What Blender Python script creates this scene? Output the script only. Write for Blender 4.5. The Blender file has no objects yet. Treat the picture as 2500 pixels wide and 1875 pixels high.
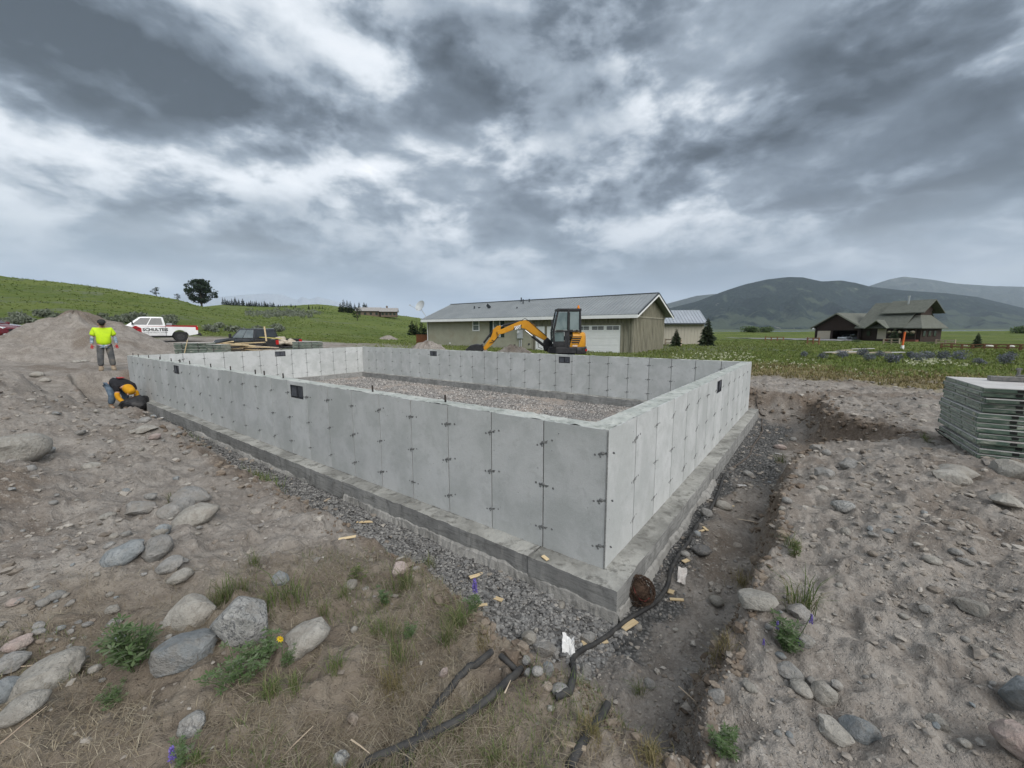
import bpy, math, random
import numpy as np
from mathutils import Vector, Matrix

scene = bpy.context.scene
COL = scene.collection
R = math.radians
rnd = random.Random(7)
nrg = np.random.default_rng(11)

# ------------------------------------------------------------------ camera
EYE = 1.60
FPX, PIT, ROLL = 990.7, R(7.594), R(-0.115)          # focal length in pixels of a 2500 wide picture
cam_d = bpy.data.cameras.new('camera')
cam_d.sensor_fit = 'HORIZONTAL'
cam_d.sensor_width = 36.0
cam_d.lens = 36.0 * FPX / 2500.0
cam_d.clip_start, cam_d.clip_end = 0.05, 90000
cam = bpy.data.objects.new('camera', cam_d)
COL.objects.link(cam)
cam.location = (0, 0, EYE)
cam.rotation_mode = 'XYZ'
cam.rotation_euler = (Matrix.Rotation(math.pi / 2 - PIT, 3, 'X') @ Matrix.Rotation(ROLL, 3, 'Z')).to_euler()
scene.camera = cam

# ------------------------------------------------------------------ render look
scene.view_settings.view_transform = 'Standard'
scene.view_settings.look = 'None'
scene.view_settings.exposure = 1.15
scene.view_settings.gamma = 1.0
scene.render.engine = 'CYCLES'
scene.cycles.use_denoising = True
scene.cycles.max_bounces = 5
scene.cycles.diffuse_bounces = 3
scene.cycles.volume_bounces = 1
scene.cycles.transparent_max_bounces = 6
scene.cycles.caustics_reflective = False
scene.cycles.caustics_refractive = False
scene.cycles.sample_clamp_indirect = 6.0

# ------------------------------------------------------------------ world: storm clouds over a physical sky
SUN_DIR = Vector((0.45, -0.72, 0.78)).normalized()   # towards the veiled sun
sun_elev = math.asin(SUN_DIR.z)
sun_azim = math.atan2(SUN_DIR.x, SUN_DIR.y)
world = bpy.data.worlds.new('World')
scene.world = world
world.use_nodes = True
wn, wl = world.node_tree.nodes, world.node_tree.links
wn.clear()

class NG:
    """small helper that strings nodes together"""
    def __init__(s, tree):
        s.n, s.l = tree.nodes, tree.links
    def node(s, kind, **kw):
        n = s.n.new(kind)
        for k, v in kw.items():
            setattr(n, k, v)
        return n
    def put(s, sock, v):
        if isinstance(v, bpy.types.NodeSocket):
            s.l.new(v, sock)
        elif v is not None:
            if hasattr(sock.default_value, '__len__') and not hasattr(v, '__len__'):
                v = (v, v, v)
            if hasattr(sock.default_value, '__len__') and len(sock.default_value) == 4 and len(v) == 3:
                v = (*v, 1.0)
            sock.default_value = v
    def m(s, op, a, b=None, c=None, clamp=False):
        n = s.node('ShaderNodeMath', operation=op, use_clamp=clamp)
        for i, v in enumerate((a, b, c)):
            s.put(n.inputs[i], v)
        return n.outputs[0]
    def v(s, op, a, b=None):
        n = s.node('ShaderNodeVectorMath', operation=op)
        s.put(n.inputs[0], a)
        s.put(n.inputs[1], b)
        return n.outputs['Value'] if op in ('DOT_PRODUCT', 'LENGTH', 'DISTANCE') else n.outputs['Vector']
    def noise(s, vec, scale, detail=4, rough=0.55, dist=0.0, out='Fac', lac=2.0):
        n = s.node('ShaderNodeTexNoise')
        s.put(n.inputs['Vector'], vec)
        n.inputs['Scale'].default_value = scale
        n.inputs['Detail'].default_value = detail
        n.inputs['Roughness'].default_value = rough
        n.inputs['Distortion'].default_value = dist
        n.inputs['Lacunarity'].default_value = lac
        return n.outputs[0] if out == 'Fac' else n.outputs['Color']
    def voro(s, vec, scale, feature='F1', out='Distance', rand=1.0):
        n = s.node('ShaderNodeTexVoronoi', feature=feature)
        s.put(n.inputs['Vector'], vec)
        n.inputs['Scale'].default_value = scale
        n.inputs['Randomness'].default_value = rand
        return n.outputs[out]
    def ramp(s, fac, stops, interp='LINEAR'):
        n = s.node('ShaderNodeValToRGB')
        n.color_ramp.interpolation = interp
        els = n.color_ramp.elements
        while len(els) < len(stops):
            els.new(0.5)
        for e, (p, c) in zip(els, stops):
            e.position = p
            e.color = (c, c, c, 1) if not hasattr(c, '__len__') else (*c[:3], 1)
        s.put(n.inputs[0], fac)
        return n.outputs[0]
    def mix(s, f, a, b, blend='MIX'):
        n = s.node('ShaderNodeMix', data_type='RGBA', blend_type=blend)
        s.put(n.inputs[0], f)
        s.put(n.inputs[6], a)
        s.put(n.inputs[7], b)
        return n.outputs[2]
    def rng(s, v, a, b, c=0.0, d=1.0, smooth=True):
        n = s.node('ShaderNodeMapRange', interpolation_type='SMOOTHSTEP' if smooth else 'LINEAR')
        for i, q in enumerate((v, a, b, c, d)):
            s.put(n.inputs[i], q)
        return n.outputs[0]

def ray(px, py):
    """viewing direction of a picture point (2500 x 1875)"""
    x, z = (px - 1250) / FPX, (937.5 - py) / FPX
    cr, sr = math.cos(ROLL), math.sin(ROLL)
    X, Z = x * cr - z * sr, x * sr + z * cr
    c, s = math.cos(PIT), math.sin(PIT)
    return np.array([X, c + Z * s, -s + Z * c])
def atz(px, py, z):
    d = ray(px, py); t = (z - EYE) / d[2]
    return np.array([d[0] * t, d[1] * t, z])
def aty(px, py, Y):
    d = ray(px, py); t = Y / d[1]
    return np.array([d[0] * t, Y, EYE + d[2] * t])

g = NG(world.node_tree)
SKY_STRENGTH = 0.10
sky = g.node('ShaderNodeTexSky', sky_type='NISHITA')
sky.sun_disc = False
sky.sun_elevation = sun_elev
sky.sun_rotation = sun_azim
sky.air_density, sky.dust_density = 1.2, 2.0
tc = g.node('ShaderNodeTexCoord')
dirv = g.v('NORMALIZE', tc.outputs['Generated'])
sx = g.node('ShaderNodeSeparateXYZ'); g.put(sx.inputs[0], dirv)
dz = g.m('MAXIMUM', sx.outputs[2], 0.0)
# the cloud sheet: a flat layer seen in perspective
den = g.m('ADD', dz, 0.16)
cxy = g.node('ShaderNodeCombineXYZ')
g.put(cxy.inputs[0], g.m('DIVIDE', sx.outputs[0], den))
g.put(cxy.inputs[1], g.m('DIVIDE', sx.outputs[1], den))
g.put(cxy.inputs[2], 0.35)
P = cxy.outputs[0]
warp = g.v('SUBTRACT', g.noise(P, 1.6, 3, 0.55, 0, 'Color'), (0.5, 0.5, 0.5))
Pw = g.v('ADD', P, g.v('MULTIPLY', warp, (0.30, 0.30, 0.30)))
# heaped billows; each is compared with a copy shifted upwards, which darkens its base and lights its upper rim
hv = g.v('ADD', g.v('MULTIPLY', dirv, (1.0, 1.0, 1.9)), g.v('MULTIPLY', warp, (0.09, 0.09, 0.09)))
big = g.noise(g.v('ADD', hv, (1.3, 0.4, 5.1)), 2.1, 2, 0.5)
heap = g.noise(hv, 3.3, 7, 0.56, 0.0)
heap2 = g.noise(g.v('ADD', hv, (0.0, 0.0, 0.06)), 3.3, 5, 0.56, 0.0)
rim = g.m('MULTIPLY', g.m('SUBTRACT', heap2, heap), 1.9)
mass = g.rng(heap, 0.40, 0.60, 0.36, -0.36)                 # defined edges, flat dark bases
soft = g.m('MULTIPLY', g.m('SUBTRACT', heap, 0.5), -0.8)
body = g.m('ADD', g.m('MULTIPLY_ADD', g.m('SUBTRACT', big, 0.5), 0.6, rim), g.m('ADD', mass, soft))
# cloud masses (negative: thick and dark, positive: thin and bright), each a soft patch of the dome
BLOBS = [
    (480, 230, 540, 130, -12, -0.60), (90, 120, 330, 170, 0, -0.41), (1120, 90, 300, 130, -8, -0.62), (820, 290, 260, 70, -16, -0.41),
    (1400, 280, 200, 190, -40, -0.60), (1790, 360, 330, 80, 17, -0.66), (2360, 160, 330, 160, 20, -0.55), (2360, 440, 330, 75, 12, -0.58),
    (470, 500, 380, 42, -9, -0.48), (950, 565, 420, 42, -12, -0.41), (1560, 490, 240, 45, 8, -0.36), (2100, 60, 160, 60, 10, -0.24),
    (150, 372, 420, 50, -3, 0.56), (660, 380, 330, 62, 3, 0.44), (985, 290, 150, 150, 30, 0.39), (1020, 430, 260, 80, 0, 0.29),
    (1750, 140, 300, 150, 40, 0.29), (560, 80, 140, 40, -20, 0.26), (1850, 440, 160, 40, 12, 0.32), (2190, 255, 200, 50, 35, 0.31), (1340, 560, 260, 35, 0, 0.21), (400, 580, 300, 30, -6, 0.17), (850, 400, 480, 110, 0, 0.22), (1900, 560, 700, 60, 4, -0.22), (420, 90, 170, 60, -20, -0.30)]
dirw = g.v('ADD', dirv, g.v('MULTIPLY', warp, (0.20, 0.20, 0.16)))
acc = None
for (px, py, wx, wy, rot, amp) in BLOBS:
    d = ray(px, py); d = d / np.linalg.norm(d)
    hx = np.array([d[1], -d[0], 0]); hx /= np.linalg.norm(hx)
    up = np.cross(hx, d)
    ca, sa = math.cos(R(rot)), math.sin(R(rot))
    a1 = (hx * ca + up * sa) / (wx / FPX * 0.8)
    a2 = (-hx * sa + up * ca) / (wy / FPX * 0.8)
    q1 = g.m('SUBTRACT', g.v('DOT_PRODUCT', dirw, tuple(a1)), float(a1 @ d))
    q2 = g.m('SUBTRACT', g.v('DOT_PRODUCT', dirw, tuple(a2)), float(a2 @ d))
    e = g.m('EXPONENT', g.m('MULTIPLY', g.m('MULTIPLY_ADD', q1, q1, g.m('MULTIPLY', q2, q2)), -1.0))
    acc = g.m('MULTIPLY', e, amp) if acc is None else g.m('MULTIPLY_ADD', e, amp, acc)
acc = g.m('MULTIPLY', acc, g.rng(sx.outputs[1], -0.1, 0.3))
level = g.m('ADD', body, acc)
cloud = g.ramp(g.m('ADD', g.m('MULTIPLY', level, 0.48), 0.56, None, True),
               [(0.0, (0.060, 0.076, 0.098)), (0.25, (0.135, 0.167, 0.210)), (0.45, (0.280, 0.332, 0.396)),
                (0.60, (0.48, 0.53, 0.59)), (0.78, (0.73, 0.77, 0.82)), (1.0, (0.95, 0.96, 0.98))])
# low down the rain veils everything into an even blue grey
rain = g.mix(g.rng(g.noise(g.v('MULTIPLY', dirv, (1.0, 1.0, 4.0)), 3.0, 3, 0.5), 0.35, 0.65), (0.255, 0.315, 0.378), (0.40, 0.455, 0.515))
low = g.rng(dz, 0.05, 0.30, 1.0, 0.0)
cloud = g.mix(g.m('MULTIPLY', low, 0.85), cloud, rain)
thin = g.rng(level, 0.25, 0.8, 0.0, 0.12)
skyb = g.v('MULTIPLY', sky.outputs[0], (SKY_STRENGTH,) * 3)
cov = g.mix(thin, cloud, skyb)
bg = g.node('ShaderNodeBackground')
g.put(bg.inputs[0], cov)
bg.inputs[1].default_value = 0.56
wo = g.node('ShaderNodeOutputWorld')
wl.new(bg.outputs[0], wo.inputs[0])
world.cycles.sampling_method = 'NONE'        # the overcast dome is smooth: plain sampling is enough

sd = bpy.data.lights.new('sun', 'SUN')
sd.energy = 1.5
sd.angle = R(50)
sd.color = (1.0, 0.965, 0.92)
sun = bpy.data.objects.new('sun', sd)
COL.objects.link(sun)
sun.rotation_euler = (-SUN_DIR).to_track_quat('-Z', 'Y').to_euler()
sun.location = (30, -15, 60)

# ------------------------------------------------------------------ materials
MATS = {}
def pmat(name, c1, c2=None, scale=8.0, rough=0.8, bump=0.0, bscale=None, detail=5, metal=0.0, vary=0.0,
         coord='Object', stretch=(1, 1, 1), c3=None, s3=1.0, spec=0.35, coat=0.0, alpha=None, trans=0.0, dist=0.3, f3=(0.5, 0.7)):
    """procedural material: two noise-mixed colours, an optional larger stain, bump and per-object variation"""
    if name in MATS:
        return MATS[name]
    m = bpy.data.materials.new(name)
    m.use_nodes = True
    t = m.node_tree
    t.nodes.clear()
    q = NG(t)
    b = q.node('ShaderNodeBsdfPrincipled')
    o = q.node('ShaderNodeOutputMaterial')
    t.links.new(b.outputs[0], o.inputs[0])
    tcn = q.node('ShaderNodeTexCoord')
    vec = q.v('MULTIPLY', tcn.outputs[coord], stretch)
    oi = q.node('ShaderNodeObjectInfo')
    vec = q.v('ADD', vec, q.v('MULTIPLY', oi.outputs['Random'], (37.0, 17.0, 5.0)))
    col = c1
    if c2 is not None:
        col = q.mix(q.rng(q.noise(vec, scale, detail, 0.6, dist), 0.35, 0.65), c1, c2)
    if c3 is not None:
        col = q.mix(q.rng(q.noise(vec, s3, 4, 0.6, 0.5), f3[0], f3[1]), col, c3)
    if vary:
        k = q.m('ADD', q.m('MULTIPLY', q.m('SUBTRACT', oi.outputs['Random'], 0.5), 2 * vary), 1.0)
        col = q.mix(1.0, col, q.node('ShaderNodeCombineColor').outputs[0], 'MULTIPLY') if False else q.v('MULTIPLY', col, k)
    q.put(b.inputs['Base Color'], col)
    b.inputs['Roughness'].default_value = rough
    b.inputs['Metallic'].default_value = metal
    b.inputs['Specular IOR Level'].default_value = spec
    b.inputs['Coat Weight'].default_value = coat
    if trans:
        b.inputs['Transmission Weight'].default_value = trans
    if bump:
        bn = q.node('ShaderNodeBump')
        bn.inputs['Strength'].default_value = 1.0
        bn.inputs['Distance'].default_value = bump
        q.put(bn.inputs['Height'], q.noise(vec, bscale or scale * 3, 6, 0.6))
        t.links.new(bn.outputs[0], b.inputs['Normal'])
    MATS[name] = m
    return m

# ------------------------------------------------------------------ mesh helpers
def mesh_np(name, V, F, mat=None, parent=None, smooth=False, link=True):
    """V (n,3), F (m,k) arrays -> one mesh object"""
    me = bpy.data.meshes.new(name)
    V = np.ascontiguousarray(V, dtype=np.float32); F = np.ascontiguousarray(F, dtype=np.int32)
    me.vertices.add(len(V)); me.vertices.foreach_set('co', V.ravel())
    k = F.shape[1]
    me.loops.add(F.size); me.loops.foreach_set('vertex_index', F.ravel())
    me.polygons.add(len(F)); me.polygons.foreach_set('loop_start', np.arange(0, F.size, k, dtype=np.int32))
    me.polygons.foreach_set('loop_total', np.full(len(F), k, dtype=np.int32))
    me.polygons.foreach_set('use_smooth', np.full(len(F), smooth))
    me.update(calc_edges=True)
    if mat: me.materials.append(mat)
    return wrap(name, me, parent) if link else me

def wrap(name, me, parent=None):
    o = bpy.data.objects.new(name, me)
    COL.objects.link(o)
    if parent is not None: o.parent = parent
    return o

def rotz(a):
    c, s = math.cos(a), math.sin(a)
    return np.array([[c, -s, 0], [s, c, 0], [0, 0, 1.0]])
def rotm(rx=0, ry=0, rz=0):
    return np.array((Matrix.Rotation(rz, 3, 'Z') @ Matrix.Rotation(ry, 3, 'Y') @ Matrix.Rotation(rx, 3, 'X')))

class MB:
    """collects shapes and builds them as ONE mesh object"""
    def __init__(s):
        s.V, s.F, s.n = [], [], 0
    def add(s, V, F):
        V = np.asarray(V, float)
        s.V.append(V)
        s.F += [tuple(int(i) + s.n for i in f) for f in F]
        s.n += len(V)
        return s
    def box(s, c, d, rot=None, taper=None):
        x, y, z = d[0] / 2, d[1] / 2, d[2] / 2
        V = np.array([(a * x, b * y, e * z) for e in (-1, 1) for b in (-1, 1) for a in (-1, 1)])
        if taper is not None:
            V[4:, :2] *= taper
        if rot is not None: V = V @ np.asarray(rot).T
        return s.add(V + np.array(c), [(0, 2, 3, 1), (4, 5, 7, 6), (0, 1, 5, 4), (2, 6, 7, 3), (0, 4, 6, 2), (1, 3, 7, 5)])
    def bar(s, p, q, w, h=None):
        """square bar from p to q"""
        p, q = np.array(p, float), np.array(q, float)
        h = h or w
        d = q - p; L = np.linalg.norm(d); d = d / L
        a = np.cross(d, (0, 0, 1.0))
        if np.linalg.norm(a) < 1e-4: a = np.array([1.0, 0, 0])
        a /= np.linalg.norm(a); b = np.cross(a, d)
        return s.box((p + q) / 2, (L, w, h), np.stack([d, a, b], 1))
    def tube(s, pts, rad, n=8, cap=True):
        pts = np.array(pts, float); m = len(pts)
        rad = np.full(m, rad) if np.isscalar(rad) else np.array(rad, float)
        T = np.gradient(pts, axis=0); T /= np.linalg.norm(T, axis=1)[:, None] + 1e-9
        ref = np.array([0, 0, 1.0]) if abs(T[0][2]) < 0.9 else np.array([1.0, 0, 0])
        V = []
        for i in range(m):
            a = np.cross(T[i], ref)
            if np.linalg.norm(a) < 1e-3: a = np.cross(T[i], (0.3, 0.9, 0.1))
            a /= np.linalg.norm(a); b = np.cross(T[i], a)
            ref = np.cross(a, T[i]) if i else ref
            th = np.arange(n) * 2 * math.pi / n
            V.append(pts[i] + rad[i] * (np.cos(th)[:, None] * a + np.sin(th)[:, None] * b))
        F = [(i * n + j, i * n + (j + 1) % n, (i + 1) * n + (j + 1) % n, (i + 1) * n + j) for i in range(m - 1) for j in range(n)]
        if cap: F += [tuple(range(n))[::-1], tuple((m - 1) * n + j for j in range(n))]
        return s.add(np.concatenate(V), F)
    def prism(s, poly, y0, y1, plane='xz'):
        """closed 2-D outline swept from y0 to y1 across the plane"""
        n = len(poly)
        A = np.array(poly, float)
        def lift(v):
            if plane == 'xz': return np.stack([A[:, 0], np.full(n, v), A[:, 1]], 1)
            if plane == 'yz': return np.stack([np.full(n, v), A[:, 0], A[:, 1]], 1)
            return np.stack([A[:, 0], A[:, 1], np.full(n, v)], 1)
        V = np.concatenate([lift(y0), lift(y1)])
        F = [(i, (i + 1) % n, n + (i + 1) % n, n + i) for i in range(n)] + [tuple(range(n))[::-1], tuple(range(n, 2 * n))]
        return s.add(V, F)
    def loft(s, rings, cap=True, closed=True):
        n = len(rings[0]); m = len(rings)
        V = np.concatenate([np.asarray(r, float) for r in rings])
        k = n if closed else n - 1
        F = [(i * n + j, i * n + (j + 1) % n, (i + 1) * n + (j + 1) % n, (i + 1) * n + j) for i in range(m - 1) for j in range(k)]
        if cap: F += [tuple(range(n))[::-1], tuple((m - 1) * n + j for j in range(n))]
        return s.add(V, F)
    def quad(s, a, b, c, d):
        return s.add([a, b, c, d], [(0, 1, 2, 3)])
    def ball(s, c, r, nu=10, nv=7):
        c = np.array(c, float); r = np.array([r] * 3 if np.isscalar(r) else r, float)
        V = [c + r * (0, 0, 1)]
        for i in range(1, nv):
            t = math.pi * i / nv
            V += [c + r * (math.sin(t) * math.cos(2 * math.pi * j / nu), math.sin(t) * math.sin(2 * math.pi * j / nu), math.cos(t)) for j in range(nu)]
        V.append(c - r * (0, 0, 1))
        F = [(0, 1 + j, 1 + (j + 1) % nu) for j in range(nu)]
        F += [(1 + i * nu + j, 1 + (i + 1) * nu + j, 1 + (i + 1) * nu + (j + 1) % nu, 1 + i * nu + (j + 1) % nu) for i in range(nv - 2) for j in range(nu)]
        F += [(len(V) - 1, 1 + (nv - 2) * nu + (j + 1) % nu, 1 + (nv - 2) * nu + j) for j in range(nu)]
        return s.add(V, F)
    def xf(s, M=None, t=(0, 0, 0)):
        for i, v in enumerate(s.V):
            s.V[i] = (v @ np.asarray(M).T if M is not None else v) + np.array(t)
        return s
    def mesh(s, name, mat=None, smooth=False, bevel=0.0, seg=1):
        me = bpy.data.meshes.new(name)
        me.from_pydata(np.concatenate(s.V).tolist(), [], s.F)
        if bevel:
            import bmesh
            bm = bmesh.new(); bm.from_mesh(me)
            bmesh.ops.bevel(bm, geom=[e for e in bm.edges if len(e.link_faces) == 2 and e.calc_face_angle(0) > 0.6], offset=bevel, segments=seg, profile=0.5, affect='EDGES', clamp_overlap=True)
            bm.to_mesh(me); bm.free()
        if smooth is True:
            me.polygons.foreach_set('use_smooth', [True] * len(me.polygons))
        elif smooth:
            me.polygons.foreach_set('use_smooth', [True] * len(me.polygons))
            me.set_sharp_from_angle(angle=smooth)
        if mat: me.materials.append(mat)
        me.validate()
        return me
    def build(s, name, mat=None, parent=None, smooth=False, bevel=0.0, seg=1):
        return wrap(name, s.mesh(name, mat, smooth, bevel, seg), parent)

def tag(o, label=None, cat=None, group=None, kind=None):
    if label: o['label'] = label
    if cat: o['category'] = cat
    if group: o['group'] = group
    if kind: o['kind'] = kind
    return o
def thing(name, label, cat, loc=(0, 0, 0), rz=0.0, group=None):
    o = bpy.data.objects.new(name, None)
    COL.objects.link(o)
    o.empty_display_size = 0.2
    o.location = tuple(float(v) for v in loc); o.rotation_euler = (0, 0, rz)
    return tag(o, label, cat, group)
def copy_tree(o, parent=None):
    c = o.copy(); COL.objects.link(c); c.parent = parent
    for ch in list(o.children):
        copy_tree(ch, c)
    return c
def place(name, me, loc, rot=(0, 0, 0), scale=1.0, parent=None):
    o = wrap(name, me, parent)
    o.location = tuple(float(v) for v in loc); o.rotation_euler = rot
    o.scale = (scale,) * 3 if np.isscalar(scale) else scale
    return o

def text_mesh(name, body, size, mat, bold=0.0, depth=0.002, parent=None, shear=0.0, width=None):
    """lettering as a thin flat mesh, centred, lying in its local xy plane"""
    cu = bpy.data.curves.new(name, 'FONT')
    cu.body, cu.size, cu.extrude, cu.offset, cu.shear = body, size, depth, bold, shear
    cu.align_x, cu.align_y, cu.resolution_u = 'CENTER', 'CENTER', 2
    t = bpy.data.objects.new(name, cu)
    me = bpy.data.meshes.new_from_object(t)
    bpy.data.objects.remove(t); bpy.data.curves.remove(cu)
    me.materials.clear(); me.materials.append(mat)
    if width:
        co = np.empty(len(me.vertices) * 3, np.float32); me.vertices.foreach_get('co', co); co = co.reshape(-1, 3)
        co[:, 0] *= width / max(1e-6, np.ptp(co[:, 0])); me.vertices.foreach_set('co', co.ravel())
    return wrap(name, me, parent)

# ------------------------------------------------------------------ numeric noise for terrain
def vnoise(x, y, seed=0):
    xi = np.floor(x).astype(np.int64); yi = np.floor(y).astype(np.int64)
    fx, fy = x - xi, y - yi
    fx = fx * fx * fx * (fx * (fx * 6 - 15) + 10); fy = fy * fy * fy * (fy * (fy * 6 - 15) + 10)
    def h(a, b):
        n = (a * 374761393 + b * 668265263 + seed * 974634777) & 0xffffffff
        n = ((n ^ (n >> 13)) * 1274126177) & 0xffffffff
        n = ((n ^ (n >> 16)) * 2246822519) & 0xffffffff
        return ((n ^ (n >> 15)) & 0xffffff) / float(0xffffff)
    a, b, c, d = h(xi, yi), h(xi + 1, yi), h(xi, yi + 1), h(xi + 1, yi + 1)
    return (a * (1 - fx) + b * fx) * (1 - fy) + (c * (1 - fx) + d * fx) * fy - 0.5
def fbm(x, y, octv=4, seed=0, gain=0.5):
    s, a, f = 0, 1.0, 1.0
    for i in range(octv):
        s = s + a * vnoise(x * f + 13.7 * i, y * f - 7.3 * i, seed + i)
        a *= gain; f *= 2.03
    return s
def sstep(a, b, x):
    t = np.clip((x - a) / (b - a), 0, 1)
    return t * t * (3 - 2 * t)

# ------------------------------------------------------------------ the foundation's own frame
YAW = 0.6456
C0 = np.array([0.7691, 3.176])
UD = np.array([-math.cos(YAW), math.sin(YAW)])      # along the long front wall
VD = np.array([math.sin(YAW), math.cos(YAW)])       # along the short right wall
WL, WW, WT, WH = 16.56, 8.605, 0.20, 1.20           # length, width, thickness, height of the walls
Z_TOP, Z_FT, Z_FLOOR = 0.80, -0.40, -0.64
def touv(x, y):
    dx, dy = np.asarray(x) - C0[0], np.asarray(y) - C0[1]
    return dx * UD[0] + dy * UD[1], dx * VD[0] + dy * VD[1]
def fuv(u, v):
    return C0[0] + UD[0] * u + VD[0] * v, C0[1] + UD[1] * u + VD[1] * v

# ------------------------------------------------------------------ terrain height
CTRL = np.array([  # u, v, z of the disturbed ground round the foundation
    (-1.3, -3.0, 0.00), (0.5, -2.6, 0.0), (-3.0, -2.6, 0.03), (-0.2, -1.55, -0.12), (1.5, -1.3, -0.13), (1.5, -1.9, -0.02), (3.0, -1.35, -0.10), (3.0, -2.3, 0.10),
    (4.5, -1.4, -0.03), (4.5, -2.2, 0.16), (4.5, -3.2, 0.35), (8, -1.25, 0.0), (8, -2.0, 0.30), (8, -2.7, 0.66), (10.5, -1.3, -0.26), (12, -1.3, -0.36), (13.2, -1.3, -0.40), (12, -2.0, 0.17),
    (12, -2.66, 0.86), (12, -3.6, 1.05), (14.3, -1.5, -0.35), (14, -2.6, 0.40), (16, -1.6, -0.1), (16, -3.2, 0.40), (18.3, -0.4, 0.24), (19, 3, 0.2), (21, -2, 0.35), (18, -5, 0.6),
    (-1.2, -0.5, -0.13), (-1.25, 1, -0.12), (-2.2, 1, 0.02), (-3.2, 0, 0.06), (-4.5, -1.5, 0.08), (-1.2, 3.5, -0.13), (-2.2, 3.2, 0.0), (-3.2, 3.0, 0.03), (-3.0, 4.7, 0.0), (-4.5, 5, 0.0),
    (-2.6, 6.2, -0.10), (-1.9, 5.6, -0.15), (-3.5, 7.5, -0.03), (-1.5, 9, -0.08), (-4, 11, -0.05), (-1, 11, -0.03), (-8, 6, 0.0), (-6, 14, -0.06), (5, 11, -0.03), (10, 11, 0.0), (15, 11.5, 0.0),
    (20, 4, 0.1), (24, 8, -0.1), (30, 9.6, -0.2), (34, 9, 0.1), (40, 8, 0.62), (33, 4, 0.5), (28, 2, 0.4), (36, 14, 0.35), (30, 15, 0.1), (24, 14, -0.1), (10, 25, -0.12), (18, 26, -0.1), (28, 26, 0.05), (10, 33, -0.12), (24, -4, 0.7), (30, -8, 0.8), (37, -3, 0.98), (29, -2.5, 0.45), (4, 16, -0.03), (-8, 20, -0.1), (14, 18, 0.05)])
def disturbed(u, v):
    num = np.zeros_like(u); den = np.zeros_like(u)
    for cu, cv, cz in CTRL:
        w = 1.0 / ((u - cu) ** 2 + (v - cv) ** 2 + 0.12) ** 2
        num += w * cz; den += w
    return num / den

AZ = np.array([-6, -2.2, -1.262, -1.057, -0.966, -0.897, -0.806, -0.761, -0.653, -0.608, -0.516, -0.35, -0.2, 0.0, 0.3])
SA = np.array([0.20, 0.175, 0.1347, 0.113, 0.102, 0.090, 0.0742, 0.0600, 0.0415, 0.033, 0.019, 0.006, 0.0, -0.004, -0.008])
BZ = np.array([-6, -1.0, -0.761, -0.699, -0.585, -0.527, -0.471, -0.425, -0.354, -0.293, -0.252, -0.15, 0.0, 0.15, 0.3])
SB = np.array([0.03, 0.045, 0.058, 0.0616, 0.0566, 0.0586, 0.0616, 0.0576, 0.0485, 0.040, 0.035, 0.02, 0.006, 0.0, -0.006])
def far_land(x, y):
    """the valley floor, the grassy hill on the left and the low ridge behind it"""
    yy = np.maximum(y, 1e-3)
    a = np.clip(x / yy, -6, 6)
    a = np.where(y < 0, np.where(x < 0, -6, 6), a)
    r = np.hypot(x, y)
    flat = np.interp(r, [0, 20, 45, 90, 300, 900, 1500, 6000], [0.0, -0.05, -0.15, -0.85, -2.6, -6.2, -7.5, -9])
    left = sstep(-0.2, -0.9, a)
    flat = flat * (1 - left) + left * np.interp(r, [0, 20, 40, 60, 400], [0.0, 0.15, 0.85, 1.3, 2.0])
    dY = np.where(y < 3, r * 0.7, yy)
    ca = np.interp(a, AZ, SA); cb = np.interp(a, BZ, SB)
    Ya, Yb = 150.0, 330.0
    ta = np.clip((dY - 36) / (Ya - 36), 0, 1)
    ha = (EYE + ca * Ya - flat) * (0.35 * ta + 0.65 * ta ** 1.7)
    ha = ha * np.where(dY > Ya, np.exp(-((dY - Ya) / 110.0) ** 2), 1)
    tb = np.clip((dY - 60) / (Yb - 60), 0, 1)
    hb = (EYE + cb * Yb - flat) * tb ** 1.25
    hb = hb * np.where(dY > Yb, np.exp(-((dY - Yb) / 250.0) ** 2), 1)
    ha, hb = np.maximum(ha, 0), np.maximum(hb, 0)
    h = np.maximum(ha, hb) + 0.25 * np.exp(-np.abs(ha - hb) / 1.0) * (np.minimum(ha, hb) > 0.3)
    roll = fbm(x / 42.0, y / 42.0, 4, 5) * np.clip((r - 40) / 120, 0, 1) * np.clip(h / 4, 0, 1) * 1.3
    return flat + h + roll

def interp(x, xs, ys):
    return np.interp(x, xs, ys)
def bank_s(u, v):
    """0 at the toe of the cut bank, 1 at its top edge, negative in the pit"""
    wob = 0.16 * vnoise(u * 1.3, v * 1.3, 31) + 0.10 * vnoise(u * 3.7, v * 3.7, 32) + 0.05 * vnoise(u * 9.0, v * 9.0, 33)
    tf = interp(u, [-2, 0.2, 0.8, 1.5, 2.5, 4, 8, 14, 17], [1.10, 1.10, 0.82, 0.68, 0.82, 0.70, 0.70, 0.95, 1.0])
    bf = interp(u, [-2, 0.2, 1.0, 2.0, 4, 8, 14, 17], [1.45, 1.42, 1.20, 1.25, 1.35, 1.30, 1.25, 1.3])
    tr = interp(v, [-2, 0, 3.8, 4.8, 6.0, 7.2, 9, 11], [0.80, 0.90, 0.98, 1.15, 1.95, 1.2, 1.1, 1.1])
    br = interp(v, [-2, 0, 3.6, 4.6, 5.4, 6.2, 7.2, 9, 11], [1.03, 1.12, 1.22, 1.45, 2.4, 2.7, 1.6, 1.5, 1.55])
    s1 = (-v - tf + wob) / (bf - tf)
    s2 = (-u - tr + wob) / (br - tr)
    s3 = (u - WL - 0.8 + wob) / 0.7
    s4 = (v - WW - 0.7 + wob) / 0.7
    s = np.maximum(np.maximum(s1, s2), np.maximum(s3, s4))
    return s
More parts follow.
